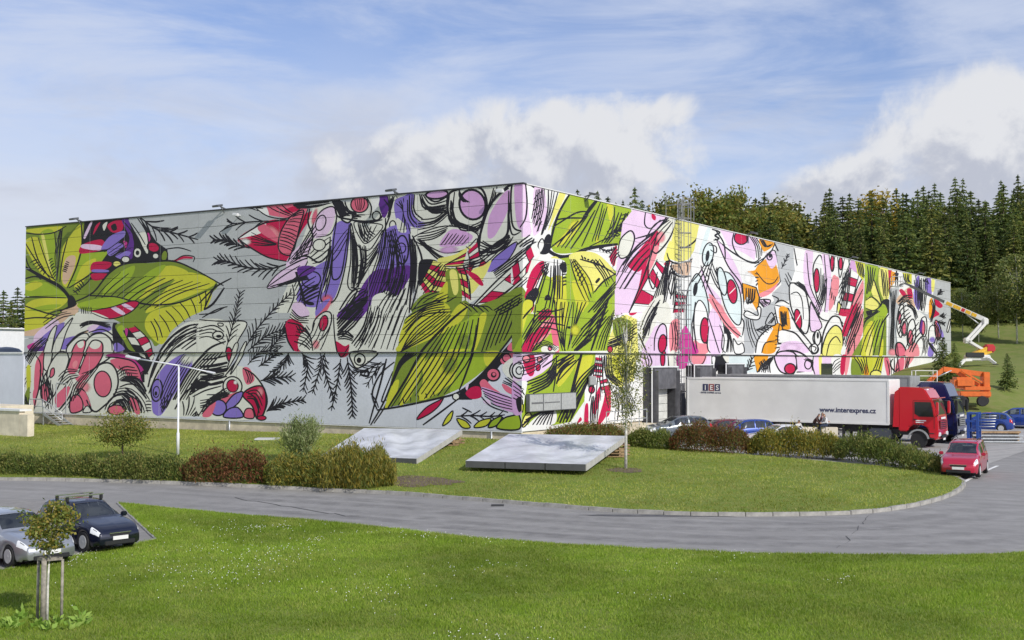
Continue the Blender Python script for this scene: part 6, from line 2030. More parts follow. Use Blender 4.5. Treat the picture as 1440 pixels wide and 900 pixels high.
make_car('parked_car', 'dark grey hatchback parked in front of the open loading dock', HATCH, 4.3, 1.76, GRY, gz(10.3, 76.6, .12), (-.96, -.28), hs=1.03)
make_car('parked_car', 'dark red car between the grey hatchback and the blue car', HATCH, 4.0, 1.7, paint('wine', (.16, .02, .03)), gz(13.1, 77.6, .05), (-.96, -.28))
make_car('parked_car', 'bright blue car with its roof showing above the brown hedge', HATCH, 4.1, 1.72, BLUE, gz(13.9, 73.9, .1), (-.96, -.28), hs=1.04)
make_car('parked_car', 'white saloon roof showing above the golden hedge', SEDAN, 4.5, 1.76, WHT, gz(15.3, 70.6, .05), (-.96, -.28))

# ------------------------------------------------------------------ lorries
M_TRED = paint('lorry_red', (.66, .014, .030)); M_TBLUE = paint('lorry_blue', (.012, .022, .11))
M_TRW = mat('trailer_white', (.78, .78, .765), .4, var=.07, vscale=.45)
M_TRG = mat('trailer_grey', (.30, .31, .31), .6, var=.12)
M_FRAME = mat('chassis_grey', (.05, .05, .055), .7)
M_TANK = mat('fuel_tank', (.10, .11, .13), .35, .6)
def text_part(body, size, loc, parent, material, align='LEFT', bold=0.0, rot=(math.pi/2, 0, 0), xs=1.0):
    cu = bpy.data.curves.new('lettering', 'FONT'); cu.body = body; cu.size = size; cu.extrude = .002; cu.offset = bold; cu.align_x = align
    t = bpy.data.objects.new('lettering', cu); COL.objects.link(t); bpy.context.view_layer.update()
    me = bpy.data.meshes.new_from_object(t.evaluated_get(bpy.context.evaluated_depsgraph_get())); bpy.data.objects.remove(t)
    me.materials.clear(); me.materials.append(material); o = link_mesh('lettering', me, parent, loc, rot); o.scale = (xs, 1, 1); return o
M_INK = mat('dark_blue_ink', (.03, .035, .10), .6); M_REDINK = mat('red_ink', (.25, .04, .05), .6)
def wheel_big(par, x, y, s_, r_=.5, wd=.30):
    t = MB().lathe([(r_*.58, -wd/2), (r_*.94, -wd/2), (r_, -wd/2+.04), (r_, wd/2-.04), (r_*.94, wd/2), (r_*.58, wd/2)], axis='Y', n=28).build('wheel', M_TYRE, par, (x, y, r_))
    MB().lathe([(.01, s_*wd*.30), (r_*.2, s_*wd*.34), (r_*.24, s_*wd*.18), (r_*.5, s_*wd*.16), (r_*.6, s_*wd*.44), (r_*.56, s_*wd*.45)], axis='Y', n=24).build('rim', M_RIM, t)
M_LGLASS = mat('lorry_glass', (.025, .03, .034), .05, spec=1.0)
def lorry(loc, cab_m, trailer_m, label, ch=3.70, lettered=False, tz=4.15):
    e = empty('articulated_lorry', loc, math.atan2(RN.y, RN.x), label, 'lorry', None)
    W_ = 2.5
    # x: trailer rear at 0, nose at about 16.6; the near side is y < 0
    tr = MB().box((6.8, 0, (1.36+tz)/2), (13.6, W_, tz-1.36)).build('trailer_box', trailer_m, e, bevel=.03)
    for z in (1.40, tz-.04):
        for s_ in (1, -1): MB().box((6.8, s_*(W_/2+.012), z), (13.55, .03, .12)).build('side_rail', M_TRW if lettered else M_TRG, tr)
    for x in (.06, 13.54): MB().box((x, -W_/2-.012, (1.36+tz)/2), (.12, .03, tz-1.6)).build('corner_post', M_TRW if lettered else M_TRG, tr)
    ch_ = MB()
    for s_ in (1, -1): ch_.box((7, s_*.45, 1.18), (13.2, .14, .32))
    for x in np.arange(1, 13, 1.6): ch_.box((x, 0, 1.26), (.1, 2.2, .14))
    ch_.box((4.4, 0, .75), (.12, 2.3, .12)); ch_.build('trailer_chassis', M_FRAME, e)
    for x in (2.3, 3.6, 4.9):
        for s_ in (1, -1): wheel_big(e, x, s_*1.02, s_, .5, .36)
        MB().tube([(x, -1, .5), (x, 1, .5)], .07, 8).build('axle', M_FRAME, e)
    for s_ in (1, -1):
        MB().box((7.9, s_*1.18, .85), (3.6, .05, .12)).box((7.9, s_*1.18, .55), (3.6, .05, .12)).build('side_guard', M_TRG, e)
        MB().box((10.6, s_*.8, .72), (.16, .16, .95)).box((10.6, s_*.8, .26), (.3, .3, .04)).build('landing_leg', M_FRAME, e)
    # tractor
    x0 = 14.15; xf = x0+2.35
    t = MB()
    for s_ in (1, -1): t.box((13.1, s_*.42, .95), (5.4, .12, .26))
    t.box((12.2, 0, 1.17), (1.0, .9, .12)); t.build('tractor_chassis', M_FRAME, e)
    for x, r_ in ((12.0, .5), (15.35, .5)):
        for s_ in (1, -1): wheel_big(e, x, s_*1.06, s_, r_, .34)
    prof = [(x0, 1.0), (x0+.55, 1.0), (x0+.62, 1.25), (x0+.95, 1.42), (x0+1.45, 1.42), (x0+1.78, 1.22), (x0+1.84, .62), (xf-.05, .52), (xf+.04, .9), (xf, 1.55), (xf-.04, 1.95), (xf-.30, 2.95), (xf-.42, 3.05), (xf-.75, ch-.10), (xf-1.1, ch), (x0, ch+.02)]
    cab = MB().prism(prof, -W_/2, W_/2).build('cab', cab_m, e, bevel=.07)
    # windscreen, side windows
    a, b = Vector((xf-.065, 0, 2.05)), Vector((xf-.275, 0, 2.87)); wv = Vector((0, W_/2-.16, 0)); of = Vector((.05, 0, .012))
    MB().add([a-wv+of, a+wv+of, b+wv*.96+of, b-wv*.96+of, a-wv, a+wv, b+wv*.96, b-wv*.96], [(0, 1, 2, 3), (0, 4, 5, 1), (1, 5, 6, 2), (2, 6, 7, 3), (3, 7, 4, 0)]).build('windscreen', M_LGLASS, cab)
    for s_ in (1, -1):
        y = s_*(W_/2+.008)
        MB().prism([(x0+.98, 2.10), (x0+1.25, 1.92), (xf-.22, 1.92), (xf-.40, 2.82), (x0+.98, 2.82)], y-.012, y+.012).build('side_window', M_LGLASS, cab)
        dg = MB().box((x0+.90, y, 2.1), (.015, .012, 1.5)).box((xf-.2, y, 1.55), (.015, .012, .7)).box((x0+1.5, y, 2.9), (1.2, .012, .015)); dg.build('door_gap', M_BLK, cab)
        MB().box((x0+1.02, s_*(W_/2+.03), 1.75), (.2, .05, .05)).build('door_handle', M_BLK, cab)
        arc = [(15.35+.66*math.cos(q), .5+.66*math.sin(q)) for q in np.linspace(R(8), R(172), 12)]; arc2 = [(15.35+.56*math.cos(q), .5+.56*math.sin(q)) for q in np.linspace(R(172), R(8), 12)]
        MB().prism(arc+arc2, s_*(W_/2+.03)-.03, s_*(W_/2+.03)+.03).build('wheel_arch', M_TRG, cab)
        MB().prism([(x0-.35, 1.25), (x0+.05, 1.25), (x0+.05, ch-.1), (x0-.22, ch-.3)], s_*W_/2-.05*s_, s_*W_/2).build('side_deflector', cab_m, e)
        mr = MB().tube([(xf-.25, s_*(W_/2-.02), 2.85), (xf+.05, s_*(W_/2+.24), 2.85), (xf+.05, s_*(W_/2+.24), 2.0), (xf-.1, s_*(W_/2), 1.98)], .03, 6).build('mirror_arm', M_BLK, cab)
        MB().box((xf+.04, s_*(W_/2+.25), 2.45), (.16, .26, .78)).build('mirror', cab_m if lettered else M_BLK, cab, bevel=.04)
        MB().box((xf+.03, s_*.92, .86), (.10, .46, .24)).build('headlight', M_HLAMP, cab, bevel=.03)
        MB().box((x0+1.99, s_*(W_/2-.02), .62), (.30, .08, .06)).box((x0+1.99, s_*(W_/2-.02), .92), (.30, .08, .05)).build('step', M_BLK, cab)
        MB().box((13.0, s_*.98, .82), (1.35, .52, .62)).build('fuel_tank', M_TANK, e, bevel=.08)
    gr = MB().box((xf+.035, 0, 1.42), (.05, 1.7, .52)).build('grille', M_BLK, cab, bevel=.02)
    for k in range(4): MB().box((xf+.07, 0, 1.24+.125*k), (.035, 1.66, .05)).build('grille_slat', cab_m if lettered else M_TRG, gr)
    MB().box((xf+.06, 0, .72), (.10, 1.2, .20)).build('bumper_intake', M_BLK, cab, bevel=.02)
    MB().box((xf+.10, 0, .55), (.02, .52, .115)).build('number_plate', M_PLATE, cab)
    MB().box((xf-.28, 0, 3.06), (.42, 2.1, .05)).build('sun_visor', M_BLK if not lettered else cab_m, cab)
    MB().box((xf+.045, 0, 1.83), (.02, 1.1, .12)).build('badge', M_TRW, cab)
    if lettered:
        y = -W_/2-.006
        for k, (ch1, inkm) in enumerate((('I', M_INK), ('E', M_REDINK), ('S', M_INK))):
            s0 = MB().box((1.35+.43*k, y, 3.50), (.38, .012, .46)).build('logo_square', inkm, tr)
            text_part(ch1, .45, (1.35+.43*k, y-.010, 3.34), s0, M_TRW, 'CENTER', .012)
        text_part('INTER EXPRES service', .155, (1.02, y-.004, 3.10), tr, M_INK, 'LEFT', .003)
        text_part('www.interexpres.cz', .44, (9.2, y-.004, 2.06), tr, M_INK, 'LEFT', .011)
        for k, wd in enumerate((.62, .48)): MB().box((x0+1.05+wd/2, -W_/2-.016, 1.68-.11*k), (wd, .01, .06)).build('door_lettering', M_TRW, cab)
        MB().box((xf-.66, -.55, ch-.28), (.02, .42, .42), ry=-.55).build('logo_square', M_TRW, cab)
    return e
lorry(Vector((11.89+1.25*.536, 83.05+1.25*.844, hz(18, 79)+.0)), M_TRED, M_TRW, 'red tractor lorry with long white box trailer backed up to the dock', 3.70, True, 4.15)
lorry(Vector((11.89+1.25*.536+2.70, 83.05+1.25*.844+4.25, hz(20, 83))), M_TBLUE, M_TRG, 'dark blue lorry with grey trailer standing behind the red lorry', 3.98, False, 4.35)
# blue steel rack and stacked steel beside the blue lorry
rp = gz(29.3, 77.6); rk = empty('steel_rack', rp, R(-30), 'blue steel rack with grey prongs standing beside the blue lorry', 'rack')
M_RBLUE = mat('rack_blue', (.02, .07, .30), .5, var=.15, vscale=4)
for x in (-.28, .28):
    for y in (-.4, .4): MB().bar((x, y, 0), (x, y, 2.05), .16).build('post', M_RBLUE, rk)
for z in (.25, .9, 1.5, 1.98): MB().box((0, 0, z), (.6, .9, .12)).build('shelf_beam', M_RBLUE, rk)
for k in range(5): MB().tube([(.2, -.35+.18*k, 1.15+.16*k), (1.3, -.45+.18*k, 1.2+.16*k)], .035, 6).build('prong', M_STEEL, rk)
sp_ = gz(31.6, 80.0); rnd = random.Random(9); names = ['lowest', 'second', 'third', 'top']
for lay in range(4):
    for k in range(4):
        o = MB().box((0, 0, .06), (3.2-.3*(lay % 2), .34, .11)).build('scaffold_plank', M_WOOD if (lay == 3 and k < 2) else M_STEEL, None, sp_+Vector((rnd.uniform(-.2, .2), -.6+.4*k, .02+.2*lay)), (0, 0, R(rnd.uniform(-4, 2))), bevel=.01)
        wood = lay == 3 and k < 2
        tag(o, 'yellow wooden plank lying on top of the steel stack' if wood else f'long grey steel scaffold plank in the {names[lay]} layer of the yard stack', 'plank', 'scaffold planks stacked in the yard')
    if lay < 3:
        for x in (-1.2, 1.2):
            o = MB().box((0, 0, 0), (.1, 1.5, .08)).build('timber_spacer', M_WOOD, None, sp_+Vector((x, 0, .177+.2*lay)))
            tag(o, f'short timber spacer on the {names[lay]} layer of steel planks', 'timber', 'timber spacers in the plank stack')
# ------------------------------------------------------------------ boom lifts on the bank
M_ORG = mat('lift_orange', (.62, .13, .015), .45, var=.12, vscale=3)
M_LWH = mat('lift_white', (.70, .70, .68), .45, var=.06)
M_LYL = mat('lift_yellow', (.72, .42, .03), .5, var=.25, vscale=5)
M_LRD = mat('lift_red', (.48, .02, .03), .5)
def bars(e, nm, mt, segs, wd, ht=None):
    o = MB()
    for a, b in segs: o.bar(a, b, wd, ht)
    return o.build(nm, mt, e, bevel=.015)
# orange articulated lift, folded
d0 = 103.0; bp = at(1368, 562, d0); bp.z = hz(bp.x, bp.y)
ol = empty('boom_lift', bp, 0, 'orange articulated boom lift folded up on the grass bank', 'boom lift')
A = lambda px, py, dd=0.0: at(px, py, d0+dd)-bp
MB().box(A(1367, 554), (2.6, 1.7, .45)).build('chassis', M_ORG, ol, bevel=.06)
for px, dd in ((1353, -.9), (1381, -.9), (1355, .9), (1383, .9)):
    w_ = MB().lathe([(.2, -.16), (.40, -.17), (.44, -.12), (.44, .12), (.40, .17), (.2, .16)], axis='Y', n=20).build('wheel', M_TYRE, ol, (A(px, 558, dd).x, A(px, 558, dd).y, .44))
    MB().lathe([(.02, -.1), (.22, -.12), (.22, .12), (.02, .1)], axis='Y', n=14).build('rim', M_ORG, w_)
MB().box(A(1353, 538), (1.7, 1.5, .95)).build('engine_cover', M_ORG, ol, bevel=.22)
MB().box(A(1371, 546), (2.2, 1.3, .35)).build('turntable', M_ORG, ol, bevel=.05)
MB().box(A(1385, 541), (.55, .9, 2.15)).build('mast', M_ORG, ol, bevel=.05)
bars(ol, 'upper_boom', M_ORG, [(A(1387, 527), A(1326, 519))], .38, .42); bars(ol, 'lower_boom', M_ORG, [(A(1346, 524), A(1383, 545))], .3, .32)
bars(ol, 'link_arm', M_ORG, [(A(1352, 521, -.4), A(1381, 538, -.4))], .14); bars(ol, 'jib', M_ORG, [(A(1327, 519), A(1305, 537))], .28, .34)
MB().tube([A(1338, 521, -.3), A(1318, 530, -.3)], .05, 8).build('ram', M_STEEL, ol)
bk = MB()
p0 = A(1300, 537)
for x in (-.9, .9):
    for y in (-.5, .5): bk.bar(p0+Vector((x, y, 0)), p0+Vector((x, y, .95)), .05)
for z in (.02, .5, .95):
    for y in (-.5, .5): bk.bar(p0+Vector((-.9, y, z)), p0+Vector((.9, y, z)), .045)
    for x in (-.9, .9): bk.bar(p0+Vector((x, -.5, z)), p0+Vector((x, .5, z)), .045)
bk.box(p0, (1.8, 1.0, .05)); bk.build('basket', M_LWH, ol)
# white tracked lift with its boom up to the wall
d1 = 127.0; sp0 = at(1374, 514, d1); sp0.z = hz(sp0.x, sp0.y)
sl = empty('boom_lift', sp0, 0, 'white and yellow spider boom lift reaching up to the painted wall', 'boom lift')
B = lambda px, py, dd=0.0: at(px, py, d1+dd)-sp0
MB().box(B(1374, 503), (2.4, 1.2, .6)).build('chassis', M_LWH, sl, bevel=.08)
tr_ = MB().box(B(1371, 499, -.7), (1.9, .2, .5)).build('turret_side', M_BLK, sl, bevel=.05)
bars(sl, 'turret', M_LYL, [(B(1370, 500), B(1391, 491))], .9, .75); MB().box(B(1391, 490), (1.0, 1.0, .85)).build('turret_cover', M_LRD, sl, bevel=.15)
for a, b, c_, dd in ((1366, 506, (1347, 516), -1.6), (1380, 506, (1400, 515), -1.6), (1367, 504, (1352, 508), 1.8), (1382, 504, (1396, 506), 1.8)):
    k = B(c_[0], c_[1], dd); gx_, gy_ = k.x+sp0.x, k.y+sp0.y; k.z = hz(gx_, gy_)-sp0.z+.1
    m_ = B(a, b, dd*.3); kn = m_.lerp(k, .5)+Vector((0, 0, .35))
    l_ = bars(sl, 'outrigger', M_LWH, [(m_, kn), (kn, k)], .24, .28); MB().lathe([(.05, 0), (.3, 0), (.3, .07), (.05, .1)], (k.x, k.y, k.z-.1), n=12).build('foot_pad', M_BLK, l_)
bars(sl, 'lower_arm', M_LWH, [(B(1388, 496), B(1359, 480)), (B(1385, 493, -.3), B(1358, 477, -.3))], .22, .26)
bars(sl, 'middle_arm', M_LWH, [(B(1358, 479), B(1383, 452)), (B(1362, 481, -.3), B(1386, 455, -.3))], .22, .26)
MB().box(B(1359, 479), (.5, .7, .6)).build('elbow', M_LWH, sl, bevel=.08); MB().box(B(1385, 452), (.55, .7, .65)).build('elbow', M_LWH, sl, bevel=.08)
bm_ = bars(sl, 'main_boom', M_LWH, [(B(1386, 450), B(1328, 424.5, 1.5))], .42, .48)
for f0, f1, mt in ((.22, .34, M_LYL), (.36, .48, M_LYL), (.50, .58, M_LRD), (.60, .78, M_LYL), (.80, .95, M_LYL)):
    a, b = B(1386, 450).lerp(B(1328, 424.5, 1.5), f0), B(1386, 450).lerp(B(1328, 424.5, 1.5), f1); MB().bar(a, b, .46, .34).build('boom_panel', mt, bm_)
bars(sl, 'telescope', M_LAMP, [(B(1330, 425.5, 1.5), B(1280, 402, 3))], .26, .30); bars(sl, 'jib', M_LAMP, [(B(1281, 402, 3), B(1272, 398, 3.2)), (B(1272, 398, 3.2), B(1264, 402, 3.3))], .2, .22)
MB().tube([B(1376, 455, -.3), B(1360, 443, .5)], .06, 8).build('ram', M_STEEL, sl)
bk = MB(); p0 = B(1261, 403, 3.3); BASK = p0+sp0
for x in (-.55, .55):
    for y in (-.4, .4): bk.bar(p0+Vector((x, y, 0)), p0+Vector((x, y, 1.05)), .05)
for z in (.03, .55, 1.05):
    for y in (-.4, .4): bk.bar(p0+Vector((-.55, y, z)), p0+Vector((.55, y, z)), .05)
    for x in (-.55, .55): bk.bar(p0+Vector((x, -.4, z)), p0+Vector((x, .4, z)), .05)
bk.box(p0, (1.1, .8, .06)); bk.build('basket', M_STEEL, sl)

# ------------------------------------------------------------------ people
M_SKIN = mat('skin', (.50, .30, .21), .6)
def person(loc, rz, label, J, shirt, trou, hair, shoe=(.03, .03, .03)):
    """J: named joints in the person's own frame (x = the way they face)"""
    names = list(J); V = [Vector(J[k][:3]) for k in names]; rad = [J[k][3] for k in names]
    E = [('pelvis', 'belly'), ('belly', 'chest'), ('chest', 'neck'), ('neck', 'head'), ('head', 'crown')]
    for s_ in 'lr': E += [('chest', s_+'sho'), (s_+'sho', s_+'elb'), (s_+'elb', s_+'wri'), (s_+'wri', s_+'hand'), ('pelvis', s_+'hip'), (s_+'hip', s_+'knee'), (s_+'knee', s_+'ank'), (s_+'ank', s_+'toe')]
    me = bpy.data.meshes.new('person'); me.from_pydata(V, [(names.index(a), names.index(b)) for a, b in E], [])
    o = bpy.data.objects.new('person', me); COL.objects.link(o)
    sk = o.modifiers.new('skin', 'SKIN'); sk.use_smooth_shade = True
    for i, r_ in enumerate(rad):
        me.skin_vertices[0].data[i].radius = (r_, r_); me.skin_vertices[0].data[i].use_root = (i == names.index('pelvis'))
    o.modifiers.new('sub', 'SUBSURF').levels = 2; o.modifiers['sub'].render_levels = 2
    bpy.context.view_layer.update()
    m2 = bpy.data.meshes.new_from_object(o.evaluated_get(bpy.context.evaluated_depsgraph_get())); bpy.data.objects.remove(o)
    m2.materials.clear()
    for mt in (M_SKIN, shirt, trou, hair, mat('shoe_dark', shoe, .7)): m2.materials.append(mt)
    segs = [(V[names.index(a)], V[names.index(b)], a, b) for a, b in E]
    for p in m2.polygons:
        c = p.center; best = min(segs, key=lambda q: (lambda t: (c-(q[0]+(q[1]-q[0])*t)).length)(max(0, min(1, (c-q[0]).dot(q[1]-q[0])/max(1e-6, (q[1]-q[0]).length_squared)))))
        b_ = best[3]
        if b_ in ('head', 'crown'):
            hd = J['head']; p.material_index = 3 if (c.z > hd[2]+.045 or c.x < hd[0]-.03) else 0
        elif b_ in ('belly', 'chest', 'neck', 'lsho', 'rsho', 'lelb', 'relb'): p.material_index = 1
        elif b_ in ('lwri', 'rwri'): p.material_index = 1
        elif 'hand' in b_: p.material_index = 0
        elif 'toe' in b_: p.material_index = 4
        else: p.material_index = 2
        p.use_smooth = True
    m2.name = 'person'
    return tag(link_mesh('person', m2, None, loc, (0, 0, rz)), label, 'person')
def seated(lean=.15, arm=.3, drop=.48, turn=0.0):
    J = dict(pelvis=(0, 0, .10, .14), belly=(lean*.35, 0, .26, .13), chest=(lean*.8, 0, .46, .145), neck=(lean*1.15, 0, .60, .058), head=(lean*1.4+.03, turn, .70, .088), crown=(lean*1.45+.03, turn, .81, .075))
    for s_, y in (('l', 1), ('r', -1)):
        J.update({s_+'sho': (lean*.95, y*.19, .53, .062), s_+'elb': (lean+.10, y*.24, .29, .047), s_+'wri': (lean+.10+arm, y*.12, .24, .036), s_+'hand': (lean+.19+arm, y*.08, .24, .042),
                  s_+'hip': (.06, y*.10, .09, .095), s_+'knee': (.46, y*.13, .10, .066), s_+'ank': (.50, y*.13, .10-drop, .045), s_+'toe': (.64, y*.14, .06-drop, .042)})
    return J
def standing():
    J = dict(pelvis=(0, 0, .95, .14), belly=(0, 0, 1.10, .13), chest=(.01, 0, 1.30, .15), neck=(.02, 0, 1.47, .058), head=(.04, 0, 1.58, .088), crown=(.04, 0, 1.69, .075))
    for s_, y in (('l', 1), ('r', -1)):
        J.update({s_+'sho': (0, y*.20, 1.39, .062), s_+'elb': (.16, y*.25, 1.18, .047), s_+'wri': (.40, y*.2, 1.22, .036), s_+'hand': (.49, y*.19, 1.23, .042),
                  s_+'hip': (0, y*.10, .90, .095), s_+'knee': (.02, y*.11, .50, .066), s_+'ank': (0, y*.11, .10, .045), s_+'toe': (.14, y*.13, .05, .042)})
    return J
F_ = lambda n_, c: mat('cloth_'+n_, c, .85, var=.15, vscale=12)
hair_d, hair_b = F_('hair_dark', (.02, .014, .012)), F_('hair_brown', (.10, .05, .03))
ldg = at(1153, 600, 75.0); gl = hz(ldg.x, ldg.y)
lg = empty('block_wall', (ldg.x, ldg.y, gl), R(-8), 'low wall of pale concrete blocks where the people sit before the trailer', 'wall')
lt = ldg.z-gl-.02
for k in range(3):
    for j in range(2): MB().box((-.82+.75*k, 0, lt*(.25+.5*j)), (.73, .5, lt*.5-.012)).build('concrete_block', M_BEIGE, lg, bevel=.015)
lb_ = at(1120, 604, 74.6); lz = hz(lb_.x, lb_.y)
tag(MB().box((0, 0, (ldg.z-.36-lz)/2), (.7, .5, ldg.z-.36-lz)).build('concrete_block', M_BEIGE, None, (lb_.x, lb_.y, lz), (0, 0, R(-8)), bevel=.015), 'single lower concrete block beside the seated group by the trailer', 'block')
def sit(px, rz, label, J, *cl, dz=0.0, dd=0.0):
    p = at(px, 600, 75.0+dd); person((p.x, p.y, ldg.z+.0+dz), rz, label, J, *cl)
sit(1121, R(-60), 'person with dark hair sitting low, only the head above the hedge', seated(.1, .2), F_('white_shirt', (.6, .6, .6)), F_('navy_jeans', (.02, .03, .06)), hair_d, dz=-.37, dd=-.4)
sit(1143, R(-25), 'person in brown top leaning forward alone on the block wall', seated(.26, .22), F_('brown_top', (.07, .035, .03)), F_('black_jeans', (.015, .015, .018)), hair_d)
sit(1154.5, R(-12), 'person in mauve top sitting upright turned to a companion in white', seated(.05, .3, turn=-.03), F_('mauve_top', (.20, .10, .11)), F_('black_jeans', (.015, .015, .018)), hair_b, dz=.06, dd=.3)
sit(1162.5, R(192), 'person in white top and dark jeans facing the companion in mauve', seated(.1, .2), F_('white_shirt', (.6, .6, .6)), F_('navy_jeans', (.02, .03, .06)), hair_b, dd=-.25)
person(BASK+Vector((0, 0, .04)), R(100), 'painter in dark clothes standing in the raised lift basket', standing(), F_('navy_jacket', (.025, .03, .05)), F_('black_jeans', (.015, .015, .018)), hair_d)
# ------------------------------------------------------------------ vegetation
rv = np.random.default_rng(23)
def unit(a): return a/np.maximum(1e-9, np.linalg.norm(a, axis=1, keepdims=True))
def rhombs(P, D, ln, wd, rg=rv):
    P = np.asarray(P); n = len(P); D = unit(np.asarray(D)); S = unit(np.cross(D, unit(rg.normal(size=(n, 3)))))
    ln = np.broadcast_to(ln, n)[:, None]*rg.uniform(.7, 1.3, (n, 1)); wd = np.broadcast_to(wd, n)[:, None]*rg.uniform(.7, 1.3, (n, 1))
    return np.stack([P-D*ln*.5, P+S*wd*.5-D*ln*.05, P+D*ln*.5, P-S*wd*.5-D*ln*.05], 1).reshape(-1, 3)
def leaf_mesh(name, V_, material): return np_mesh(name, V_, np.arange(len(V_)), 4, material)
BARK = mat('bark_brown', (.10, .075, .055), .9, var=.3, vscale=6, bump=.5, bscale=14)
BARKW = mat('birch_bark', (.62, .60, .56), .8, var=.35, vscale=7)
# --- hedges and shrubs
def hedge(label, path, width, height, mats, n, ln=.16, wd=.045, up=1.0, name='hedge', seed=1, wob=.13):
    rg = np.random.default_rng(seed); pts = np.array([(p.x, p.y) for p in path]); hts = np.array(height, float)
    seg = np.linalg.norm(np.diff(pts, axis=0), axis=1); cum = np.r_[0, np.cumsum(seg)]
    s_ = rg.uniform(-.02, 1.02, n)*cum[-1]; cx = np.interp(s_, cum, pts[:, 0]); cy = np.interp(s_, cum, pts[:, 1]); hh = np.interp(s_, cum, hts)
    dx, dy = pts[-1]-pts[0]; L_ = math.hypot(dx, dy); nx, ny = -dy/L_, dx/L_
    hh = hh*(1+wob*np.sin(s_*2.1+seed)*np.sin(s_*.9+seed*2)+wob*.5*np.sin(s_*5.3+seed*3))
    endf = np.clip(np.minimum(s_+.1, cum[-1]-s_+.1)/.8, .25, 1)**.5; hh = hh*endf
    a = rg.uniform(0, np.pi, n); rad = rg.uniform(.15, 1, n)**.42*rg.uniform(.88, 1.12, n); rad = np.where(rg.uniform(0, 1, n) < .10, rad*rg.uniform(1.0, 1.38, n), rad)
    lat = np.cos(a)*rad*width/2*endf*(1+.2*np.sin(s_*3.7+seed)); v = np.abs(np.sin(a))**.75*rad
    z0 = H(cx, cy)+.1
    P = np.c_[cx+nx*lat, cy+ny*lat, z0+.03+v*hh]
    D = np.c_[rg.normal(size=n)*.6+nx*np.cos(a)*.8, rg.normal(size=n)*.6+ny*np.cos(a)*.8, rg.normal(size=n)*.45+up]
    c0 = Vector((*pts.mean(0), hz(*pts.mean(0))))
    e = empty(name, c0, 0, label, 'hedge' if name == 'hedge' else 'shrub')
    k = len(mats)
    for i, mt in enumerate(mats):
        sel = np.arange(n) % k == i
        link_mesh('foliage', leaf_mesh('foliage', rhombs(P[sel]-np.array(c0), D[sel], ln, wd, rg), mt), e)
    st = MB()
    for i in range(int(cum[-1]*4)):
        q = rg.integers(0, n); b0 = Vector((cx[q], cy[q], z0[q]-.1))-c0; st.tube([b0, b0+Vector((rg.normal()*.15, rg.normal()*.15, hh[q]*.5)), b0+Vector((rg.normal()*.3, rg.normal()*.3, hh[q]*.95))], [.02, .014, .006], 4)
    st.build('stems', BARK, e)
    return e
LM = {k: leaf_mat('leaf_'+k, v, objvar=.38 if k in ('spruce', 'spruce2', 'larch', 'beech', 'pale') else .0) for k, v in dict(
    green=[(0.086, 0.134, 0.027), (0.189, 0.244, 0.051), (0.284, 0.288, 0.085)], dark=[(0.060, 0.095, 0.026), (0.131, 0.180, 0.043), (0.213, 0.225, 0.064)], red=[(0.151, 0.056, 0.032), (0.284, 0.116, 0.054), (0.203, 0.160, 0.048)],
    gold=[(0.242, 0.199, 0.032), (0.447, 0.328, 0.059), (0.373, 0.345, 0.073)], olive=[(0.118, 0.141, 0.036), (0.235, 0.241, 0.066), (0.344, 0.293, 0.098)], willow=[(0.180, 0.232, 0.090), (0.345, 0.405, 0.195), (0.450, 0.480, 0.255)],
    spruce=[(0.040, 0.075, 0.027), (0.117, 0.161, 0.047), (0.165, 0.205, 0.052)], spruce2=[(0.064, 0.101, 0.028), (0.160, 0.198, 0.054), (0.239, 0.242, 0.064)], larch=[(0.089, 0.116, 0.028), (0.178, 0.190, 0.048), (0.232, 0.215, 0.056)],
    beech=[(0.109, 0.121, 0.024), (0.227, 0.207, 0.046), (0.308, 0.224, 0.049)], yellow=[(0.330, 0.240, 0.030), (0.540, 0.390, 0.060), (0.450, 0.330, 0.075)], birch=[(0.112, 0.150, 0.038), (0.240, 0.270, 0.083), (0.390, 0.345, 0.120)], pale=[(0.128, 0.173, 0.053), (0.247, 0.292, 0.105), (0.315, 0.345, 0.135)],
    maple=[(0.150, 0.173, 0.033), (0.285, 0.262, 0.053), (0.390, 0.240, 0.060)], weed=[(0.180, 0.315, 0.045), (0.330, 0.480, 0.090), (0.390, 0.510, 0.135)]).items()}
def gpath(*pp, back=.7): return [ground_at(*q)+Vector((0, back, 0)) for q in pp]
hedge('low dark green hedge by the road below the retaining wall', gpath((-60, 668), (0, 671), (70, 674), (138, 676)), 1.5, [.9, .9, .88, .9], [LM['dark'], LM['green'], LM['olive']], 13000, .13, .05, seed=2)
hedge('light green low hedge in front of the small round tree', gpath((132, 676), (190, 680), (258, 682)), 1.7, [1.0, 1.0, 1.1], [LM['green'], LM['olive'], LM['dark']], 11000, .14, .05, seed=3)
hedge('dark reddish hedge between the street lamp and the willow shrub', gpath((252, 682), (310, 684), (376, 686)), 2.0, [1.25, 1.35, 1.3], [LM['red'], LM['red'], LM['dark']], 13000, .14, .05, seed=4)
hedge('olive green hedge under the willow shrub beside the road', gpath((370, 687), (430, 689), (486, 690)), 2.1, [1.35, 1.35, 1.4], [LM['olive'], LM['green'], LM['gold']], 12000, .20, .04, seed=5)
hedge('tall tufted golden green hedge next to the bark mulch', gpath((440, 690), (500, 691), (553, 689)), 2.6, [1.35, 1.75, 1.6], [LM['olive'], LM['gold'], LM['olive'], LM['gold'], LM['green']], 19000, .26, .035, 1.3, seed=6, wob=.1)
hedge('low yellowish green hedge beside the birch tree', gpath((884, 631), (915, 634), (952, 637)), 1.5, [.85, .9, 1.0], [LM['olive'], LM['green']], 8000, .14, .045, seed=7)
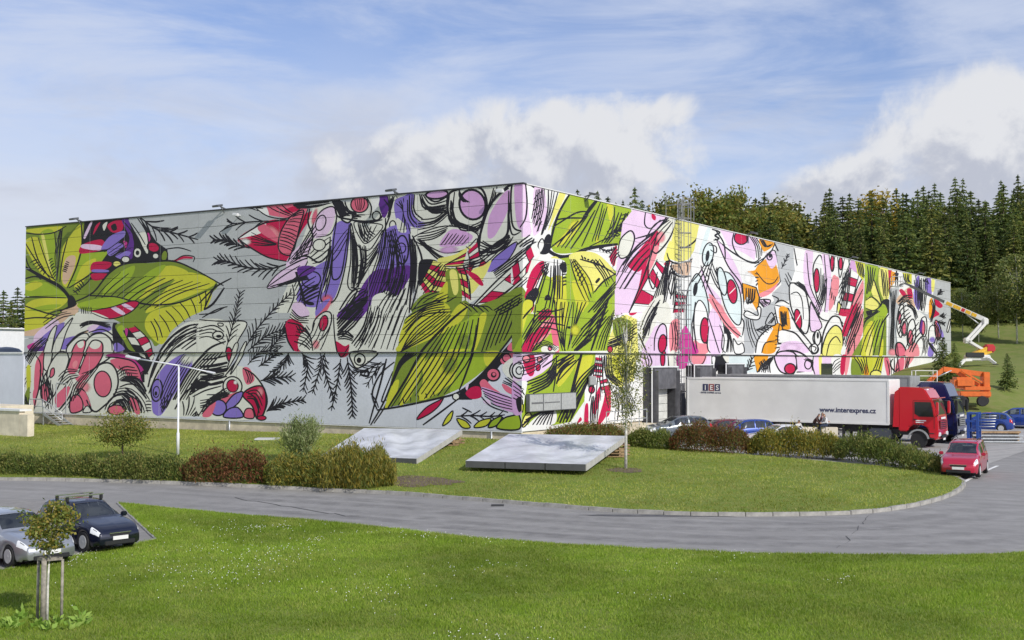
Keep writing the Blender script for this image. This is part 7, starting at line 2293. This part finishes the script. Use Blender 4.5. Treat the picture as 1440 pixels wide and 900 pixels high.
hedge('brown-red hedge in front of the grey and blue cars', gpath((944, 637), (1000, 640), (1062, 642)), 2.0, [1.30, 1.42, 1.38], [LM['red'], LM['red'], LM['dark']], 15000, .13, .045, seed=8)
hedge('golden yellow hedge in front of the seated people', gpath((1056, 642), (1120, 645), (1192, 648)), 2.0, [1.28, 1.28, 1.28], [LM['gold'], LM['olive'], LM['gold'], LM['green']], 17000, .16, .045, 1.2, seed=9)
hedge('olive hedge tapering towards the red car at the bend', gpath((1186, 648), (1240, 655), (1290, 663), (1336, 671)), 2.0, [1.35, 1.15, .95, .55], [LM['olive'], LM['green'], LM['dark']], 16000, .17, .045, 1.0, seed=10)
c1, c2, c3 = (wall_pt(1, u, 0, 1.3) for u in (px_u(744, 1)+.3, px_u(790, 1), px_u(842, 1)))
hedge('low brownish planting along the foot of the painted wall', [c1, c2, c3], 1.7, [.75, .8, .8], [LM['red'], LM['olive'], LM['dark']], 9000, .14, .05, seed=11)
# willow shrub
def shrub(label, base, r_, h_, mats, n, ln, wd, seed, up=1.2):
    rg = np.random.default_rng(seed); e = empty('willow_shrub', base, 0, label, 'shrub'); st = MB(); P, D = [], []
    for i in range(60):
        a = rg.uniform(0, 2*np.pi); sp = rg.uniform(.1, 1)**.7; hh = h_*(1-.35*sp**2)*rg.uniform(.75, 1.1)
        pts = [Vector((0, 0, 0)), Vector((math.cos(a)*r_*sp*.5, math.sin(a)*r_*sp*.5, hh*.5)), Vector((math.cos(a)*r_*sp, math.sin(a)*r_*sp, hh))]
        st.tube(pts, [.018, .012, .004], 4)
        for k in range(n//60):
            t = rg.uniform(.15, 1)**.8; p = pts[0].lerp(pts[1], t*2) if t < .5 else pts[1].lerp(pts[2], t*2-1)
            P.append(np.array(p)+rg.normal(0, .11, 3)); D.append((math.cos(a)*.5+rg.normal()*.6, math.sin(a)*.5+rg.normal()*.6, up+rg.normal()*.4))
    P, D = np.array(P), np.array(D)
    for i, mt in enumerate(mats): link_mesh('foliage', leaf_mesh('foliage', rhombs(P[i::len(mats)], D[i::len(mats)], ln, wd, rg), mt), e)
    st.build('stems', BARK, e); return e
b_ = ground_at(412, 664); b_ = Vector((b_.x, b_.y+2.4, 0)); b_.z = hz(b_.x, b_.y)+.1
shrub('tall grey-green willow shrub rising behind the hedge', b_, 1.35, at(415, 586, b_.y).z-b_.z, [LM['willow'], LM['willow'], LM['pale']], 9000, .17, .035, 3)
# --- broadleaf trees: trunk with limbs, crown of leaf clumps
def broadleaf(h_, cr, cz, ch_, mats, nl, ln, wd, seed, trunk_r, bark, lean=0.0, clumps=46, hang=0.0, inner=.25):
    rg = np.random.default_rng(seed); tk = MB(); top = Vector((lean, 0, h_*.97))
    tk.tube([(0, 0, -.1), (lean*.2, 0, h_*.3), (lean*.6, .02*h_, h_*.65), top], [trunk_r, trunk_r*.8, trunk_r*.5, trunk_r*.12], 8)
    P, D = [], []
    for i in range(clumps):
        u = rg.normal(size=3); u /= np.linalg.norm(u); k = rg.uniform(inner, 1)**.5
        zc = cz+u[2]*ch_*k; env = math.sqrt(max(.05, 1-((zc-cz)/ch_)**2))
        c = np.array((u[0]*cr*k*rg.uniform(.75, 1.15)*(.6+.4*env)+lean*zc/h_, u[1]*cr*k*rg.uniform(.75, 1.15)*(.6+.4*env), zc))
        z0 = max(h_*.12, min(zc*.75, h_*.8)); p0 = Vector((lean*z0/h_, 0, z0))
        if i % 2 == 0: tk.tube([p0, p0.lerp(Vector(c), .55)+Vector((0, 0, .05*h_)), Vector(c)], [trunk_r*.32, trunk_r*.2, trunk_r*.06], 5)
        m_ = nl//clumps; sg = cr*.19*rg.uniform(.7, 1.35)
        q = c+rg.normal(size=(m_, 3))*np.array((sg, sg, sg*.8)); P.append(q); D.append(rg.normal(size=(m_, 3))+(q-c)/sg*.5+np.array((0, 0, -hang)))
    P, D = np.concatenate(P), np.concatenate(D)
    k = len(mats); return tk.mesh('trunk', bark), [leaf_mesh('crown', rhombs(P[i::k], D[i::k], ln, wd, rg), mt) for i, mt in enumerate(mats)]
def put_tree(name, parts, loc, rz, sc, label, group=None, cat='tree', szx=1.0):
    e = empty(name, loc, rz, label, cat, group); e.scale = (sc*szx, sc*szx, sc)
    link_mesh('trunk', parts[0], e)
    for me in parts[1]: link_mesh('crown', me, e)
    return e
def spruce(h_, R_, tiers, mats, seed, ln=.75, wd=.24, bare=.06, dens=12, branches=10):
    rg = np.random.default_rng(seed); P, D, L2 = [], [], []
    for k in range(tiers):
        f = (k+rg.uniform(0, .6))/tiers; z = h_*(bare+(1-bare)*f); r_ = R_*(1-f)**.68*rg.uniform(.75, 1.2)+.10
        for b in range(branches):
            a = rg.uniform(0, 2*np.pi); rr = r_*rg.uniform(.65, 1.15); dr = rg.uniform(.15, .40)
            m_ = max(3, int(dens*rr/R_)+2); t = rg.uniform(.12, 1, m_)
            ca, sa = math.cos(a), math.sin(a); sd = rg.normal(0, .16, m_)*rr*t
            P.append(np.c_[ca*rr*t-sa*sd, sa*rr*t+ca*sd, z-dr*rr*t**1.4+.10*rr*t**3+rg.normal(0, .06, m_)])
            D.append(np.c_[ca+rg.normal(0, .45, m_), sa+rg.normal(0, .45, m_), -.45+rg.normal(0, .3, m_)]); L2.append(np.full(m_, ln*(.45+.55*(1-f))))
    P, D, L2 = np.concatenate(P), np.concatenate(D), np.concatenate(L2)
    tip = 24; P = np.r_[P, np.c_[rg.normal(0, .05, tip), rg.normal(0, .05, tip), h_*(1-.10*rg.uniform(0, 1, tip))]]; D = np.r_[D, np.c_[rg.normal(0, .5, tip), rg.normal(0, .5, tip), np.ones(tip)]]; L2 = np.r_[L2, np.full(tip, ln*.5)]
    tk = MB().tube([(0, 0, -.3), (0, 0, h_*.5), (0, 0, h_*.98)], [h_*.013, h_*.008, .02], 7).mesh('trunk', BARK)
    k = len(mats); return tk, [leaf_mesh('crown', rhombs(P[i::k], D[i::k], L2[i::k], L2[i::k]*wd/ln, rg), mt) for i, mt in enumerate(mats)]
# young birch before the wall
bb = ground_at(880, 663); bb.z += .1; hb = at(880, 438, bb.y).z-bb.z
put_tree('birch_tree', broadleaf(hb, .98, hb*.62, hb*.40, [LM['birch'], LM['birch'], LM['olive']], 4200, .10, .060, 12, .075, BARKW, .08, 80, .9, .02), bb, .4, 1.0, 'slender young birch with white trunk in front of the painted wall')
t1 = ground_at(172, 648); t1.z += .1; h1 = at(168, 583, t1.y).z-t1.z
put_tree('garden_tree', broadleaf(h1, 1.45, h1*.64, h1*.34, [LM['maple'], LM['green'], LM['olive']], 4600, .11, .07, 13, .06, BARK, .0, 60), t1, .2, 1.0, 'small round tree with reddish green leaves on the lawn by the lamp')
# staked tree in the foreground
t2 = ground_at(66, 884); t2.z += .05; h2 = at(70, 704, t2.y).z-t2.z
put_tree('staked_tree', broadleaf(h2, .58, h2*.80, h2*.20, [LM['maple'], LM['maple'], LM['green']], 2300, .09, .058, 14, .035, BARKW, .03, 44, .2, .1), t2, 0, 1.0, 'young golden green tree tied to wooden stakes on the front lawn')
M_STK = mat('weathered_stake', (.27, .245, .205), .85, var=.3, vscale=9)
tp_ = at(66, 787, t2.y).z-t2.z
stk = empty('tree_stakes', t2, 0, 'three grey wooden stakes with a crossbar round the young tree', 'stakes')
sx = [(at(px, 840, t2.y).x-t2.x) for px in (51, 64, 85)]; sy = (.08, -.14, .08)
for k, rr_ in enumerate((.035, .065, .035)): MB().tube([(sx[k], sy[k], -.1), (sx[k]+.01, sy[k], tp_)], [rr_, rr_*.92], 9).build('stake', M_STK, stk)
for a, b in ((0, 1), (1, 2), (2, 0)): MB().bar((sx[a], sy[a], tp_+.02), (sx[b], sy[b], tp_+.02), .05, .07).build('crossbar', M_STK, stk)
rg = np.random.default_rng(5)
for k in range(12):
    a = rg.uniform(0, 6.28); rr_ = rg.uniform(.15, .85); c = Vector((t2.x+rr_*1.2*math.cos(a), t2.y-.15+rr_*.7*math.sin(a), 0)); c.z = hz(c.x, c.y)+.05
    m_ = 16; q = rg.normal(0, .09, (m_, 3)); q[:, 2] = np.abs(q[:, 2])+.05; d_ = np.c_[q[:, :2]*6, np.full(m_, .6)]
    e = link_mesh('leafy_weed', leaf_mesh('leafy_weed', rhombs(q, d_, .19, .10, rg), LM['weed']), None, c); tag(e, 'broad pale green weed at the foot of the tree stakes', 'weed', 'weeds round the tree stakes')
# small spruces on the bank
s_small = spruce(4.2, 1.15, 22, [LM['spruce'], LM['spruce'], LM['spruce2']], 40, .34, .13, .03, 12, 11)
for px, pyb, pyt, d, lb in ((1326, 521, 474, 117, 'small dark spruce standing against the end of the painted wall'), (1342, 516, 482, 121, 'smaller spruce just behind the spruce at the wall end'), (1417, 541, 497, 110, 'small dark spruce standing alone on the grass bank')):
    p = at(px, pyb, d); p.z = hz(p.x, p.y)-.05; hh = at(px, pyt, d).z-p.z; put_tree('small_spruce', s_small, p, px, hh/4.2, lb, 'small spruces on the bank')
# the wooded hill
SPR = [spruce(20, 4.3, 34, [LM['spruce'], LM['spruce2']], 50, 1.0, .40, .06, 15, 13), spruce(20, 3.8, 36, [LM['spruce'], LM['spruce2'], LM['spruce']], 51, .95, .38, .06, 15, 13), spruce(20, 4.6, 32, [LM['spruce2'], LM['spruce']], 52, 1.05, .42, .12, 15, 13)]
LAR = [spruce(18, 3.6, 30, [LM['larch'], LM['spruce2']], 53, .9, .36, .08, 15, 13)]
BEE = [broadleaf(18, 4.4, 11.5, 6.6, [LM['beech'], LM['larch']], 5200, .55, .36, 54, .22, BARK, .3, 80), broadleaf(18, 4.0, 11, 7.0, [LM['beech'], LM['green']], 5200, .55, .36, 55, .22, BARK, -.3, 80)]
YEL = [broadleaf(18, 3.4, 12, 6.0, [LM['yellow'], LM['gold']], 4200, .55, .36, 56, .2, BARK, 0, 60)]
PAL = [broadleaf(12, 2.4, 7.2, 5.0, [LM['pale'], LM['birch']], 4600, .34, .22, 57, .12, BARKW, .2, 70), broadleaf(12, 2.0, 7.0, 5.2, [LM['pale'], LM['larch']], 4200, .34, .22, 58, .11, BARKW, -.2, 66)]
SKY = [(780, 276), (812, 266), (825, 285), (840, 268), (856, 277), (893, 263), (915, 278), (935, 273), (970, 264), (1015, 257), (1045, 262), (1080, 267), (1110, 276), (1130, 285), (1168, 267), (1196, 274), (1225, 271), (1245, 264), (1262, 267), (1300, 263), (1345, 251), (1380, 258), (1410, 255), (1434, 248), (1500, 246), (1600, 240)]
rnd = random.Random(77); GR = 'trees of the wooded hill'
def plant(px, d, kind, frac=1.0, lb=None, szx=1.0):
    where = 'in the front rows of the wooded hill' if d < 186.5 else ('standing deep inside the wood on the hill' if d < 203 else 'along the skyline of the wooded hill')
    x = (px-720)/FOC*d; z0 = hz(x, d)-.3; yt = float(np.interp(px, [q[0] for q in SKY], [q[1] for q in SKY]))
    zt = CAM_Z+(HOR+ROLL*(px-720)-yt)/FOC*d; hh = (zt-z0)*frac
    pool, h0, nm = {'s': (SPR, 20, 'spruce_tree'), 'l': (LAR, 18, 'larch_tree'), 'b': (BEE, 18.3, 'beech_tree'), 'y': (YEL, 18.3, 'beech_tree')}[kind]
    lab = lb or {'s': 'dark green spruce '+where, 'l': 'lighter green larch '+where, 'b': 'olive green broadleaf tree '+where, 'y': 'bright yellow autumn tree topping the wooded hill'}[kind]
    sc = hh/h0; put_tree(nm, rnd.choice(pool), (x, d, z0), rnd.uniform(0, 6.28), sc, lab, GR if kind != 'y' else None, 'tree', szx*rnd.uniform(.72, 1.38)/max(.75, sc)**.35)
for k, d in enumerate((176, 183, 190, 198, 207, 217)):
    px = 925 + rnd.uniform(0, 14)
    while px < 1490:
        step = rnd.uniform(2.3, 3.9)*FOC/d
        wood = 'b' if (930 < px < 1105 and rnd.random() < (.75 if k > 1 else .55)) else ('l' if rnd.random() < .24 else 's')
        plant(px, d+rnd.uniform(-3, 3), wood, rnd.uniform(.60, .88) if k < 2 else rnd.uniform(.76, 1.0)); px += step
for px, d in ((812, 225), (840, 230), (855, 228), (893, 215), (876, 226), (912, 214), (825, 235), (866, 232), (903, 222)): plant(px, d, 's', 1.0 if px in (812, 840, 893, 855) else .93, None, .8)
for px in (1168, 1300, 1316, 1345, 1356, 1410, 1434, 1196, 1225, 1262): plant(px, 214, 's', 1.02, None, .8)
plant(1242, 210, 'y', 1.0)
for px, yt, d, lb in ((1354, 402, 164, 'pale green birch at the wood edge beyond the warehouse'), (1376, 412, 160, 'low pale birch at the wood edge behind the spider lift'), (1404, 385, 163, 'bushy pale birch at the edge of the wood'), (1430, 352, 158, 'tall pale birch with white stem before the dark wood'), (1462, 380, 156, 'pale birch beyond the tall birch before the wood')):
    p = at(px, 460, d); p.z = hz(p.x, p.y)-.1; hh = at(px, yt, d).z-p.z; put_tree('birch_tree', PAL[px % 2], p, px, hh/12.2, lb, None, 'tree', 1.1)
for px, yt, d, k in ((4, 408, 150, 0), (24, 404, 155, 1), (16, 425, 140, 2), (-14, 415, 150, 0), (36, 412, 158, 1)):
    p = at(px, 470, d); p.z = hz(p.x, p.y)-.2; hh = at(px, yt, d).z-p.z
    kind = SPR[k] if k != 2 else LAR[0]; put_tree('spruce_tree', kind, p, px, hh/(20 if k != 2 else 18), 'dark spruce showing over the roof of the white hall', 'spruces behind the white hall', 'tree', 1.3)
